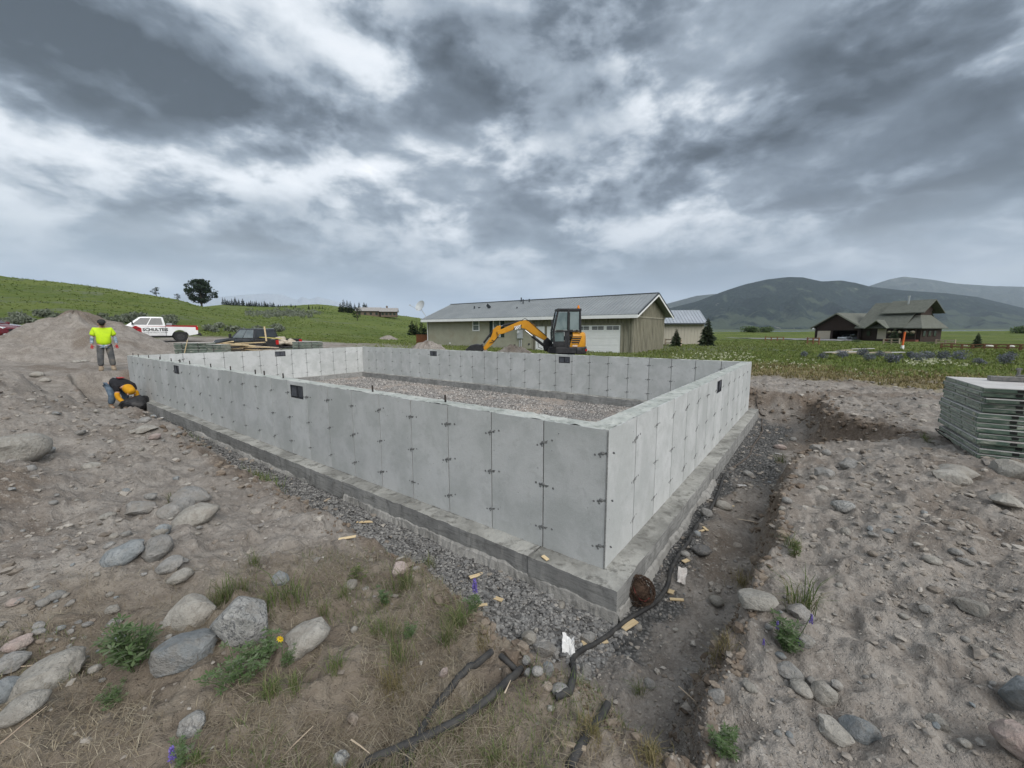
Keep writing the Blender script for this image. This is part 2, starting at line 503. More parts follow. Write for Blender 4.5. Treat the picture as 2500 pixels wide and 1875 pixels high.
def height(x, y, micro=True):
    x = np.asarray(x, float); y = np.asarray(y, float)
    u, v = touv(x, y)
    r = np.hypot(x, y)
    k = sstep(34, 58, r)
    z = disturbed(u, v) * (1 - k) + far_land(x, y) * k
    # the excavation: s = 0 at the toe of the bank, 1 at its top edge
    s = bank_s(u, v)
    sc = np.clip(s, 0, 1)
    prof = sc * sc * (3 - 2 * sc)
    prof = 0.6 * prof + 0.4 * sc ** 0.8
    floor = Z_FLOOR + 0.05 * sstep(0.2, 0.9, -v) - 0.02 * sstep(0.3, 0.9, -u) - 0.10 * sstep(4, 8, v) * sstep(0.1, 0.5, -u)
    inside = (u > -0.35) & (u < WL + 0.35) & (v > -0.35) & (v < WW + 0.35)
    z = floor + (z - floor) * prof
    z = np.where(inside & (s < 0), Z_FLOOR - 0.01, z)
    if micro:
        dirt = 1 - sstep(16, 30, r)
        outside = np.where(inside, 0.15, 1.0)
        z = z + dirt * outside * (0.085 * fbm(x * 1.3, y * 1.3, 3, 2) + 0.045 * fbm(x * 5.0, y * 5.0, 3, 3) * (0.5 + sc) + 0.020 * fbm(x * 17.0, y * 17.0, 3, 4))
        clod = np.maximum(0, fbm(x * 9.0, y * 9.0, 2, 9) - 0.08)
        z = z + dirt * outside * 0.09 * clod
        # crumbling steps along the cut banks
        z = z + np.where((s > 0.0) & (s < 1.25), 0.07 * np.sin(s * 9 + 6 * vnoise(u * 2, v * 2, 8)) * sc * (1.25 - s), 0) * outside
        z = z + sstep(9.3, 10.5, v) * sstep(17, 14, v) * (u < 3) * 0.075 * fbm(x * 0.22 + y * 0.05, y * 2.4, 3, 66)
        z = z + sstep(20, 60, r) * 0.12 * fbm(x * 0.8, y * 0.8, 3, 12)
    return z
def hz(x, y):
    return float(height(np.array([x]), np.array([y]))[0])
def on_ground(px, py, far=400.0):
    """where the sight line of a picture point meets the terrain"""
    d = ray(px, py)
    t = np.concatenate([np.arange(1.0, 30, 0.01), np.geomspace(30, far, 1500)])
    X, Y, Z = d[0] * t, d[1] * t, EYE + d[2] * t
    below = np.nonzero(Z < height(X, Y))[0]
    i = below[0] if len(below) else len(t) - 1
    return np.array([X[i], Y[i], height(X[i:i + 1], Y[i:i + 1])[0]])

# ------------------------------------------------------------------ ground mesh: rings round the viewpoint, fine where it is near
def smoothmask(x, y, sc, seed):
    return fbm(x * sc, y * sc, 4, seed) 
def ground_masks(x, y, z):
    """how much grass, crushed gravel, dry straw turf and sagebrush the soil carries"""
    u, v = touv(x, y); r = np.hypot(x, y)
    a = np.where(y > 0.5, x / np.maximum(y, 0.5), np.sign(x) * 6)
    n1 = smoothmask(x, y, 0.5, 41); n2 = smoothmask(x, y, 2.3, 45); n3 = smoothmask(x, y, 0.12, 47)
    # green field to the right and behind
    edge = 12.6 + 1.2 * n1 * 2 + 0.6 * n2
    right = sstep(edge + 1.5, edge + 6.0, v) * sstep(6.0, 3.0, u)
    behind = sstep(13.5, 16.5, v + 2 * n1) * sstep(-2, 1, u) * sstep(-0.42, -0.2, a + 0.1 * n1)
    r0_ = np.interp(a, [-1.3, -1.0, -0.86, -0.3, -0.12], [36, 38, 47, 49, 42])
    left = sstep(r0_, r0_ + 5, r + 5 * n3) * sstep(-0.1, -0.4, a)
    grass = np.clip(np.maximum(np.maximum(right, behind * 0.8), left), 0, 1)
    grass = np.where((r > 60), 1, grass)
    # dirt track from the yard past the trucks
    # crushed rock in the trench beside the footing
    fr = sstep(-0.98 - 0.1 * n2, -0.80 - 0.1 * n2, v) * (v < 0.1) * sstep(-1.0, 0.4, u) * sstep(13.6, 12.6, u)
    rt = sstep(-1.1, -0.75, u + 0.3 * n1) * (u < 0.2) * sstep(3.0, 4.3, v) * sstep(9.4, 8.4, v)
    rt2 = sstep(-0.56, -0.36, u + 0.25 * n2) * (u < 0.2) * (v < 9.2) * (v > -0.5)
    gravel = np.clip(np.maximum(np.maximum(fr, rt), rt2), 0, 1)
    # dead straw and turf where the photographer stands
    straw = sstep(2.75, 1.7, np.hypot((x + 0.55) / 1.25, y - 0.9) + 0.55 * n1 + 0.25 * n2) * sstep(0.9, -0.1, x + 0.3 * n1)
    straw = straw * sstep(-0.98, -1.15, v)
    dry = sstep(edge - 0.8, edge + 2.0, v) * sstep(edge + 9.0, edge + 4.0, v) * (u < 6)
    return np.stack([grass, gravel, straw, np.clip(dry, 0, 1)], 1)

az_f = np.radians(np.linspace(-68, 68, 1000))
az_c = np.radians(np.concatenate([np.linspace(72, 180, 22), np.linspace(-175, -72, 21)]))
az = np.sort(np.concatenate([az_f, az_c]))
rr = np.concatenate([np.geomspace(0.5, 1.2, 20, endpoint=False), np.geomspace(1.2, 30, 400, endpoint=False),
                     np.geomspace(30, 400, 130, endpoint=False), np.geomspace(400, 6000, 30)])
AA, RR = np.meshgrid(az, rr)
GX, GY = RR * np.sin(AA), RR * np.cos(AA)
GZ = height(GX.ravel(), GY.ravel()).reshape(GX.shape)
nA, nR = len(az), len(rr)
GV = np.stack([GX, GY, GZ], -1).reshape(-1, 3)
i, j = np.meshgrid(np.arange(nR - 1), np.arange(nA), indexing='ij')
j2 = (j + 1) % nA
GF = np.stack([i * nA + j, i * nA + j2, (i + 1) * nA + j2, (i + 1) * nA + j], -1).reshape(-1, 4)[:, ::-1]
cen = len(GV)
GV = np.concatenate([GV, [[0, 0, hz(0.0, 0.0)]]])
masks = ground_masks(GV[:, 0], GV[:, 1], GV[:, 2])
ground = mesh_np('ground', GV, GF, None, None, True)
gme = ground.data
# close the little disc under the viewpoint
import bmesh
bmg = bmesh.new(); bmg.from_mesh(gme); bmg.verts.ensure_lookup_table()
for jj in range(nA):
    fc = bmg.faces.new((bmg.verts[cen], bmg.verts[(jj + 1) % nA], bmg.verts[jj])); fc.smooth = True
bmg.to_mesh(gme); bmg.free()
ca = gme.color_attributes.new('cover', 'FLOAT_COLOR', 'POINT')
ca.data.foreach_set('color', masks.astype(np.float32).ravel())
gu, gv_ = touv(GV[:, 0], GV[:, 1]); gs_ = bank_s(gu, gv_)
bk_ = sstep(0.25, 0.6, gs_) * sstep(1.25, 0.85, gs_) * (np.hypot(GV[:, 0], GV[:, 1]) < 25) * np.clip(0.75 + 2.2 * fbm(gu * 1.4, gv_ * 1.4, 3, 88), 0, 1)
cb_ = gme.color_attributes.new('topsoil', 'FLOAT_COLOR', 'POINT')
cb_.data.foreach_set('color', np.repeat(bk_.astype(np.float32)[:, None], 4, 1).ravel())
tag(ground, kind='structure')

def ground_material():
    m = bpy.data.materials.new('earth'); m.use_nodes = True
    t = m.node_tree; t.nodes.clear(); q = NG(t)
    b = q.node('ShaderNodeBsdfPrincipled'); o = q.node('ShaderNodeOutputMaterial')
    t.links.new(b.outputs[0], o.inputs[0])
    geo = q.node('ShaderNodeNewGeometry'); P = geo.outputs['Position']
    at = q.node('ShaderNodeAttribute', attribute_name='cover')
    sp = q.node('ShaderNodeSeparateColor'); q.put(sp.inputs[0], at.outputs['Color'])
    grass, gravel, straw, dry = sp.outputs[0], sp.outputs[1], sp.outputs[2], at.outputs['Alpha']
    n_big = q.noise(P, 0.55, 3, 0.6, 0.4); n_mid = q.noise(P, 3.2, 4, 0.65, 0.5); n_fin = q.noise(P, 26, 4, 0.7)
    soil = q.mix(q.rng(n_mid, 0.35, 0.68), (0.214, 0.191, 0.169), (0.318, 0.291, 0.262))
    soil = q.mix(q.rng(n_big, 0.50, 0.66), soil, (0.182, 0.152, 0.126))
    soil = q.mix(q.rng(n_fin, 0.52, 0.72, 0, 0.75), soil, (0.39, 0.362, 0.328))
    soil = q.mix(q.rng(n_fin, 0.46, 0.30, 0, 0.6), soil, (0.112, 0.095, 0.080))
    # little stones pressed into the soil
    vs = q.voro(P, 46); vc = vs.node.outputs['Color']
    cs = q.node('ShaderNodeSeparateColor'); q.put(cs.inputs[0], vc)
    peb = q.m('MULTIPLY', q.rng(vs, 0.30, 0.18), q.m('GREATER_THAN', cs.outputs[0], 0.55))
    soil = q.mix(q.m('MULTIPLY', peb, 0.8), soil, q.mix(cs.outputs[1], (0.17, 0.158, 0.148), (0.40, 0.375, 0.34)))
    # darker brown topsoil where the banks were cut
    ab = q.node('ShaderNodeAttribute', attribute_name='topsoil')
    soil = q.mix(q.m('MULTIPLY', ab.outputs['Fac'], 0.75), soil, q.mix(q.rng(n_fin, 0.35, 0.65), (0.105, 0.078, 0.058), (0.185, 0.145, 0.112)))
    # crushed grey rock
    gd = q.voro(P, 34); gv = gd.node.outputs['Color']; gs = q.node('ShaderNodeSeparateColor'); q.put(gs.inputs[0], gv)
    rock = q.mix(gs.outputs[0], (0.085, 0.084, 0.083), (0.235, 0.232, 0.225))
    rock = q.mix(q.rng(gd, 0.32, 0.6, 0, 0.7), rock, (0.05, 0.05, 0.05))
    turf = q.mix(q.rng(n_mid, 0.3, 0.7), (0.150, 0.120, 0.092), (0.235, 0.200, 0.155))
    g_far = q.noise(P, 0.045, 3, 0.6, 0.6); g_mid = q.noise(P, 0.5, 4, 0.65, 0.3); g_fin = q.noise(q.v('MULTIPLY', P, (1, 1, 0.3)), 6.0, 4, 0.7)
    green = q.mix(q.rng(g_far, 0.38, 0.62), (0.085, 0.125, 0.026), (0.130, 0.168, 0.040))
    green = q.mix(q.rng(g_mid, 0.42, 0.62, 0, 0.55), green, (0.165, 0.185, 0.066))
    green = q.mix(q.rng(g_fin, 0.50, 0.34, 0, 0.8), green, (0.056, 0.082, 0.022))
    green = q.mix(q.rng(q.noise(P, 0.085, 4, 0.7, 0.8), 0.56, 0.66, 0, 0.7), green, (0.135, 0.155, 0.105))
    hay = q.mix(q.rng(g_fin, 0.35, 0.6), (0.150, 0.128, 0.062), (0.235, 0.198, 0.105))
    col = q.mix(gravel, soil, rock)
    col = q.mix(q.m('MULTIPLY', straw, 0.85), col, turf)
    col = q.mix(grass, col, green)
    col = q.mix(q.m('MULTIPLY', dry, q.rng(g_mid, 0.30, 0.55)), col, hay)
    q.put(b.inputs['Base Color'], col)
    b.inputs['Roughness'].default_value = 0.95; b.inputs['Specular IOR Level'].default_value = 0.12
    hgt = q.m('ADD', q.m('MULTIPLY', n_fin, 0.030), q.m('ADD', q.m('MULTIPLY', q.noise(P, 90, 3, 0.7), 0.012), q.m('MULTIPLY', peb, 0.010)))
    hgt = q.m('ADD', hgt, q.m('MULTIPLY', gravel, q.m('MULTIPLY', gd, -0.03)))
    hgt = q.m('ADD', hgt, q.m('MULTIPLY', grass, q.m('MULTIPLY', g_fin, 0.25)))
    bn = q.node('ShaderNodeBump'); bn.inputs['Strength'].default_value = 0.9; bn.inputs['Distance'].default_value = 1.0
    q.put(bn.inputs['Height'], hgt); t.links.new(bn.outputs[0], b.inputs['Normal'])
    return m
gme.materials.append(ground_material())

# lake on the valley floor
lake_m = pmat('lake_water', (0.10, 0.14, 0.16), (0.16, 0.20, 0.22), 0.01, 0.18, 0.05, 0.2, spec=0.5)
lb = MB(); lb.quad((-2500, 950, -6.0), (3600, 720, -6.0), (5200, 2700, -6.0), (-3200, 2700, -6.0)); 
lake = lb.build('lake', lake_m); tag(lake, kind='structure')

# ------------------------------------------------------------------ mountains
def mountain(name, sky_pts, Yc, depth, base, mat, seed, rough=0.09, nu=260, nv=60, trees=0.004):
    """a range whose crest rises to the given skyline; sky_pts = (picture x, picture y)"""
    px = np.array([p[0] for p in sky_pts], float); py = np.array([p[1] for p in sky_pts], float)
    a = np.array([ray(x, y)[0] / ray(x, y)[1] for x, y in sky_pts]); s = np.array([ray(x, y)[2] / ray(x, y)[1] for x, y in sky_pts])
    au = np.linspace(a[0], a[-1], nu); cu = np.interp(au, a, s)
    tv = np.linspace(-1, 0.9, nv)
    A, T = np.meshgrid(au, tv)
    Y = Yc + T * depth
    X = A * Y
    H = EYE + np.interp(A, a, s) * Yc - base
    prof = np.where(T <= 0, (1 + T) ** 1.15, 1 - 0.6 * T ** 1.3)
    n = np.abs(fbm(X / 900.0, Y / 900.0, 5, seed, 0.55))
    rid = 1 - 2.0 * np.abs(fbm(A * 9 + T * 1.2, T * 2.2 + A * 2, 4, seed + 9, 0.55))
    Z = base + H * prof * (1 - rough * 2.2 * (1 - np.abs(T)) * np.clip(-T * 6, 0, 1) * n * 2) + H * rough * 2.4 * (rid - 0.6) * np.clip(-T * 5, 0, 1) * np.clip((1 + T) * 4, 0, 1)
    Z = Z + H * trees * vnoise(A * 900, T * 120, seed + 3) * (prof > 0.05)
    Vv = np.stack([X, Y, Z], -1).reshape(-1, 3)
    i, j = np.meshgrid(np.arange(nv - 1), np.arange(nu - 1), indexing='ij')
    Ff = np.stack([i * nu + j, i * nu + j + 1, (i + 1) * nu + j + 1, (i + 1) * nu + j], -1).reshape(-1, 4)
    o = mesh_np(name, Vv, Ff, mat, None, True)
    return tag(o, kind='structure')
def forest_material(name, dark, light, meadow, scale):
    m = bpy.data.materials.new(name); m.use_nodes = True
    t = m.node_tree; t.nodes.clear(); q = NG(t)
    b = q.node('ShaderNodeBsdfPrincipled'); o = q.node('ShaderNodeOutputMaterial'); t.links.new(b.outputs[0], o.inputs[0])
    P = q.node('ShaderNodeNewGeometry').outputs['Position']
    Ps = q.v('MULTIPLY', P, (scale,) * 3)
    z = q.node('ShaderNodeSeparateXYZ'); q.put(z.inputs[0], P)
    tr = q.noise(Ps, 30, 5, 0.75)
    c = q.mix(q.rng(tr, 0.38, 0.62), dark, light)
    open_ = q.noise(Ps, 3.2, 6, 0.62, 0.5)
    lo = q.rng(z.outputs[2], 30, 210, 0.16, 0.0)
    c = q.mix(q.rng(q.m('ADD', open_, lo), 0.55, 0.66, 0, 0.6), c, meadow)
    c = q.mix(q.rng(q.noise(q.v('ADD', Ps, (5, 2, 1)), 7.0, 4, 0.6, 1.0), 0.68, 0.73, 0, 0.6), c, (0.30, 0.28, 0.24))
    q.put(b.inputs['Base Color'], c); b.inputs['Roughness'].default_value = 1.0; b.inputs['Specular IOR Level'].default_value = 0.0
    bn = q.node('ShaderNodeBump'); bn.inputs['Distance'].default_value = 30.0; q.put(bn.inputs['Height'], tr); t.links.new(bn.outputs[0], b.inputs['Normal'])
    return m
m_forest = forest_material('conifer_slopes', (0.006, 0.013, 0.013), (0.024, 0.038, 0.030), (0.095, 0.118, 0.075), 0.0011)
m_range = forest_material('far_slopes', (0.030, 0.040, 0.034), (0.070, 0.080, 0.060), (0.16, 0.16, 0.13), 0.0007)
m_peak = forest_material('haze_paled_peaks', (0.26, 0.28, 0.31), (0.32, 0.34, 0.36), (0.40, 0.41, 0.42), 0.0004)  # rock and snow tones paled, so the colour carries part of the distance haze
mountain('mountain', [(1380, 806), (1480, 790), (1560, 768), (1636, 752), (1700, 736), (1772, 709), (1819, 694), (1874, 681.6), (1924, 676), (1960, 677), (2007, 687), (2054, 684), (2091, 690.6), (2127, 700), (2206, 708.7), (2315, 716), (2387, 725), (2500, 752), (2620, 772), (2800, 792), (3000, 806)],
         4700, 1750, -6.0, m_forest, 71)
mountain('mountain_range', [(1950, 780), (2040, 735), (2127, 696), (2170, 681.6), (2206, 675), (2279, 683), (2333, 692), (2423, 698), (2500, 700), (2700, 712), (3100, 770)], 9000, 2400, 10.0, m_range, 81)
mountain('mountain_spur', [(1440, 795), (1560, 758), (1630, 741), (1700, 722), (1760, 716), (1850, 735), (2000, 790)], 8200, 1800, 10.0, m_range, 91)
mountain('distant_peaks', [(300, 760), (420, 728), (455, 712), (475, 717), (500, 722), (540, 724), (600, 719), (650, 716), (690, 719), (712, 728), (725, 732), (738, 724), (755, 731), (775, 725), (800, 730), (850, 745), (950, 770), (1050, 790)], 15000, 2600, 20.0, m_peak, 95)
# the lakeside plain between the water and the mountain foot
m_plain = pmat('lakeside_plain', (0.075, 0.105, 0.045), (0.13, 0.14, 0.075), 0.004, 1.0, coord='Object', c3=(0.03, 0.045, 0.03), s3=0.006, spec=0.0)
pb = MB(); pb.quad((-4000, 2300, -5.6), (5600, 2000, -5.6), (9000, 6000, 26.0), (-6000, 6000, 26.0))
tag(pb.build('lakeside_plain', m_plain), kind='structure')

# ------------------------------------------------------------------ concrete foundation (local axes: x = along the right wall, y = along the front wall)
FROT = math.pi / 2 - YAW
def concrete(name, c1, c2, c3, rough=0.85, pits=True, vary=0.03, bump=0.004, streak=False):
    m = bpy.data.materials.new(name); m.use_nodes = True
    t = m.node_tree; t.nodes.clear(); q = NG(t)
    b = q.node('ShaderNodeBsdfPrincipled'); o = q.node('ShaderNodeOutputMaterial'); t.links.new(b.outputs[0], o.inputs[0])
    P = q.node('ShaderNodeNewGeometry').outputs['Position']
    oi = q.node('ShaderNodeObjectInfo').outputs['Random']
    big = q.noise(q.v('ADD', P, q.v('MULTIPLY', oi, (11.0, 23.0, 7.0))), 1.9, 4, 0.6, 0.4)
    mid = q.noise(P, 9.0, 5, 0.65, 0.3); fin = q.noise(P, 120, 3, 0.6)
    c = q.mix(q.rng(big, 0.36, 0.66), c1, c2)
    c = q.mix(q.rng(mid, 0.50, 0.68, 0, 0.45 if pits else 0.8), c, c3)
    if streak:
        st = q.noise(q.v('MULTIPLY', P, (5.0, 5.0, 0.55)), 2.2, 4, 0.65)
        c = q.mix(q.rng(st, 0.55, 0.75, 0, 0.55), c, tuple(v * 0.62 for v in c1))
        gr = q.noise(q.v('MULTIPLY', P, (1.2, 1.2, 16.0)), 3.0, 5, 0.7)
        c = q.mix(q.rng(gr, 0.48, 0.66, 0, 0.65), c, tuple(v * 0.55 for v in c1))
    c = q.mix(q.rng(fin, 0.35, 0.65, 0.0, 0.12), c, (0.12, 0.12, 0.12))
    h = q.m('MULTIPLY', mid, bump)
    if pits:
        vd = q.voro(P, 17); cs = q.node('ShaderNodeSeparateColor'); q.put(cs.inputs[0], vd.node.outputs['Color'])
        pit = q.m('MULTIPLY', q.rng(vd, 0.10, 0.06), q.m('GREATER_THAN', cs.outputs[0], 0.84))
        c = q.mix(q.m('MULTIPLY', pit, 0.75), c, (0.07, 0.07, 0.07))
        h = q.m('ADD', h, q.m('MULTIPLY', pit, -0.006))
    k = q.m('ADD', q.m('MULTIPLY', q.m('SUBTRACT', oi, 0.5), 2 * vary), 1.0)
    q.put(b.inputs['Base Color'], q.v('MULTIPLY', c, k))
    b.inputs['Roughness'].default_value = rough; b.inputs['Specular IOR Level'].default_value = 0.25
    bn = q.node('ShaderNodeBump'); bn.inputs['Distance'].default_value = 1.0
    q.put(bn.inputs['Height'], q.m('ADD', h, q.m('MULTIPLY', fin, bump * 0.25))); t.links.new(bn.outputs[0], b.inputs['Normal'])
    return m
m_wall = concrete('formed_concrete', (0.448, 0.465, 0.458), (0.550, 0.562, 0.560), (0.405, 0.416, 0.41), pits=True, vary=0.06)
m_core = concrete('joint_concrete', (0.05, 0.052, 0.052), (0.085, 0.086, 0.085), (0.04, 0.04, 0.04), pits=False)
m_walltop = concrete('trowelled_concrete', (0.36, 0.385, 0.36), (0.48, 0.495, 0.465), (0.21, 0.225, 0.205), pits=False, bump=0.010)
m_foot = concrete('footing_concrete', (0.235, 0.236, 0.23), (0.335, 0.336, 0.326), (0.155, 0.155, 0.15), pits=False, bump=0.010, streak=True)
m_foot_top = concrete('footing_top_concrete', (0.225, 0.223, 0.206), (0.39, 0.387, 0.36), (0.12, 0.117, 0.105), pits=False, bump=0.014)
m_spill = concrete('spilled_concrete', (0.28, 0.274, 0.258), (0.36, 0.352, 0.333), (0.18, 0.176, 0.165), pits=False, bump=0.02)
m_tie = pmat('tie_mark', (0.13, 0.134, 0.134), (0.22, 0.224, 0.222), 60, 0.8)
m_vent = pmat('black_vent_plastic', (0.022, 0.024, 0.028), (0.04, 0.042, 0.05), 20, 0.55)
m_ventpane = pmat('grey_vent_shutter', (0.055, 0.060, 0.072), (0.085, 0.09, 0.105), 14, 0.5)
m_rebar = pmat('dark_anchor_steel', (0.020, 0.020, 0.022), (0.06, 0.045, 0.035), 30, 0.6, metal=0.3)

fx0, fy0 = C0
fnd = thing('concrete_foundation', 'long grey poured concrete foundation wall on a wider footing, open to the sky', 'foundation', (fx0, fy0, Z_FT), FROT)
PW = 0.6096
VH, VWID, VTOP = 0.205, 0.41, 0.055         # vent height, width, distance below the wall top

def rough_sheet(x0, x1, y0, y1, z, step, amp, seed, edge=0.0):
    """a rough horizontal concrete surface, as a grid with skirts"""
    nx = max(2, int(round((x1 - x0) / step)) + 1); ny = max(2, int(round((y1 - y0) / step)) + 1)
    xs, ys = np.linspace(x0, x1, nx), np.linspace(y0, y1, ny)
    X, Y = np.meshgrid(xs, ys)
    Z = z + amp * fbm(X * 7 + seed, Y * 7, 4, seed, 0.6) + amp * 0.5 * fbm(X * 31, Y * 31, 2, seed + 5)
    X2 = X.copy(); Y2 = Y.copy()
    if edge:
        n = edge * fbm(X * 6 + Y * 6, Y * 5 - X * 3, 3, seed + 7)
        X2[:, 0] += n[:, 0]; X2[:, -1] += n[:, -1]; Y2[0] += n[0]; Y2[-1] += n[-1]
    V = np.stack([X2, Y2, Z], -1).reshape(-1, 3)
    i, j = np.meshgrid(np.arange(ny - 1), np.arange(nx - 1), indexing='ij')
    F = np.stack([i * nx + j, i * nx + j + 1, (i + 1) * nx + j + 1, (i + 1) * nx + j], -1).reshape(-1, 4)
    return V, F

# --- wall cores, with openings left for the vents
INS = 0.008
def core(name, along, a0, a1, b0, b1, vents):
    mb = MB()
    def bx(s0, s1, z0, z1):
        if along == 'y': mb.box(((b0 + b1) / 2, (s0 + s1) / 2, (z0 + z1) / 2), (b1 - b0, s1 - s0, z1 - z0))
        else: mb.box(((s0 + s1) / 2, (b0 + b1) / 2, (z0 + z1) / 2), (s1 - s0, b1 - b0, z1 - z0))
    cur = a0
    for c in sorted(vents):
        bx(cur, c - VWID / 2, 0.003, WH - 0.012); bx(c - VWID / 2, c + VWID / 2, 0.003, WH - VTOP - VH); bx(c - VWID / 2, c + VWID / 2, WH - VTOP, WH - 0.012)
        cur = c + VWID / 2
    bx(cur, a1, 0.003, WH - 0.012)
    return mb.build(name, m_core, fnd)
VENT = {'front': [5.19, 11.36], 'right': [4.57], 'back': [5.19, 11.34], 'left': [4.61]}
core('wall_core', 'y', INS, WL - INS, INS, WT - INS, VENT['front'])
core('wall_core', 'y', INS, WL - INS, WW - WT + INS, WW - INS, VENT['back'])
core('wall_core', 'x', WT - INS, WW - WT + INS, INS, WT - INS, VENT['right'])
core('wall_core', 'x', WT - INS, WW - WT + INS, WL - WT + INS, WL - INS, VENT['left'])

# --- cast panels: one plate for each form, proud of the core so that the joints stay recessed
GAP = 0.013
def plate_mesh(w, vent=None):
    """local: x across the panel, y outwards, z up; vent = x of the opening's centre"""
    mb = MB(); T = INS + 0.004; h = WH
    x0, x1 = GAP / 2, w - GAP / 2
    def bx(a, b, z0, z1):
        if b - a > 1e-4: mb.box(((a + b) / 2, -T / 2 + INS - 0.004 + 0.0, (z0 + z1) / 2), (b - a, T, z1 - z0))
    if vent is None: bx(x0, x1, 0.0, h)
    else:
        a, b = vent - VWID / 2, vent + VWID / 2
        bx(x0, max(x0, a), 0, h); bx(min(x1, b), x1, 0, h)
        bx(max(a, x0), min(b, x1), 0, h - VTOP - VH); bx(max(a, x0), min(b, x1), h - VTOP, h)
    return mb.mesh('panel', m_wall, False)
PLATES = {}
def plate(w, vent=None):
    k = (round(w, 3), None if vent is None else round(vent, 3))
    if k not in PLATES: PLATES[k] = plate_mesh(w, vent)
    return PLATES[k]
# tie marks left at the panel joints
tm = MB()
rt = random.Random(3)
for (dx, dzz, rd) in ((-0.075, 0.012, 0.009), (-0.022, 0.002, 0.011), (0.026, -0.006, 0.011), (0.058, -0.010, 0.009), (0.02, -0.022, 0.008)):
    tm.tube([(dx, -0.0002, dzz), (dx, 0.0022, dzz)], [rd, rd * 0.9], 8)
tm.ball((0.002, 0.003, 0.004), (0.017, 0.007, 0.013), 8, 5)
tm.xf(None,(0,0.0035,0))
tm.bar((-0.04, 0.006, 0.014), (0.03, 0.007, -0.004), 0.005)
tm.xf(np.diag([1.25, 1.0, 1.2]))
TIE = tm.mesh('tie_mark', m_tie)
m_seam = pmat('joint_fin', (0.30, 0.31, 0.31), (0.19, 0.195, 0.195), 40, 0.9)
def face_panels(org, ang, length, first, vents, n_ties=True):
    """org: start of the face (local), ang: direction of travel; outward normal = local +y after rotation"""
    edges = [0.0]; e = first
    while e < length - 0.13: edges.append(e); e += PW
    edges.append(length)
    c, s = math.cos(ang), math.sin(ang)
    for i in range(len(edges) - 1):
        a, b = edges[i], edges[i + 1]
        vv = [x - a for x in vents if x - VWID / 2 < b and x + VWID / 2 > a]
        place('panel', plate(b - a, vv[0] if vv else None), (org[0] + c * a, org[1] + s * a, 0), (0, 0, ang), 1.0, fnd)
        if n_ties and i:
            for zt in (0.20, 0.60, 1.00):
                jz, jx = rt.uniform(-0.01, 0.01), rt.uniform(-0.004, 0.004)
                place('tie_mark', TIE, (org[0] + c * (a + jx), org[1] + s * (a + jx), zt + jz), (0, rt.uniform(-0.25, 0.25), ang), rt.uniform(0.85, 1.15), fnd)
# front outside faces -x: travel along +y with outward normal -x  => local +y of plate must be -x: ang = 90 deg
OUT = 0.004
face_panels((-0.0, 0.0), math.pi / 2, WL, 0.608, VENT['front'])
face_panels((WW, 0.0), math.pi, WW, WW - 0.642 - 13 * PW + 0.0, [WW - v for v in VENT['right']]) if False else None
def mirror_face(org, ang, length, joints, vents):
    c, s = math.cos(ang), math.sin(ang)
    ed = [0.0] + sorted(joints) + [length]
    for i in range(len(ed) - 1):
        a, b = ed[i], ed[i + 1]
        vv = [x - a for x in vents if x - VWID / 2 < b and x + VWID / 2 > a]
        place('panel', plate(b - a, vv[0] if vv else None), (org[0] + c * a, org[1] + s * a, 0), (0, 0, ang), 1.0, fnd)
        if i:
            for zt in (0.20, 0.60, 1.00):
                place('tie_mark', TIE, (org[0] + c * a, org[1] + s * a, zt + rt.uniform(-0.01, 0.01)), (0, rt.uniform(-0.25, 0.25), ang), rt.uniform(0.85, 1.15), fnd)
# right outside (normal -y): travel from far end to near corner
mirror_face((WW, 0.0), math.pi, WW, [WW - (0.642 + k * PW) for k in range(13)], [WW - v for v in VENT['right']])
# back inside (normal -x)
mirror_face((WW - WT, WT), math.pi / 2, WL - 2 * WT, [0.44 + k * PW for k in range(26) if 0.44 + k * PW < WL - 2 * WT - 0.1], [v - WT for v in VENT['back']])
# left inside (normal -y)
mirror_face((WW - WT, WL - WT), math.pi, WW - 2 * WT, [0.30 + k * PW for k in range(13) if 0.30 + k * PW < WW - 2 * WT - 0.1], [WW - WT - v for v in VENT['left']])
# sides that face away: plain poured faces
for nm, org, ang, ln in (('wall_face', (WW, WL), -math.pi / 2, WL), ('wall_face', (0, WL), 0.0, WW), ('wall_face', (WT, WL - WT), -math.pi / 2, WL - 2 * WT), ('wall_face', (WT, WT), 0.0, WW - 2 * WT)):
    place(nm, plate(ln), (org[0], org[1], 0), (0, 0, ang), 1.0, fnd)

for zt in (0.2, 0.6, 1.0):
    place('tie_mark', TIE, (0.0, 0.035, zt), (0, 0.1, math.pi / 2), 1.0, fnd)
MB().box((-0.0055, -0.0055, WH / 2), (0.009, 0.009, WH - 0.01), rotz(math.pi / 4)).build('corner_fin', m_tie, fnd)
# --- rough wall tops
for (x0, x1, y0, y1, sd_) in ((0.001, WT - 0.001, 0.001, WL - 0.001, 1), (WW - WT + 0.001, WW - 0.001, 0.001, WL - 0.001, 2), (WT, WW - WT, 0.001, WT - 0.001, 3), (WT, WW - WT, WL - WT + 0.001, WL - 0.001, 4)):
    V, F = rough_sheet(x0, x1, y0, y1, WH + 0.002, 0.025, 0.012, sd_ * 11, 0.006)
    mesh_np('wall_top', V, F, m_walltop, fnd, False)

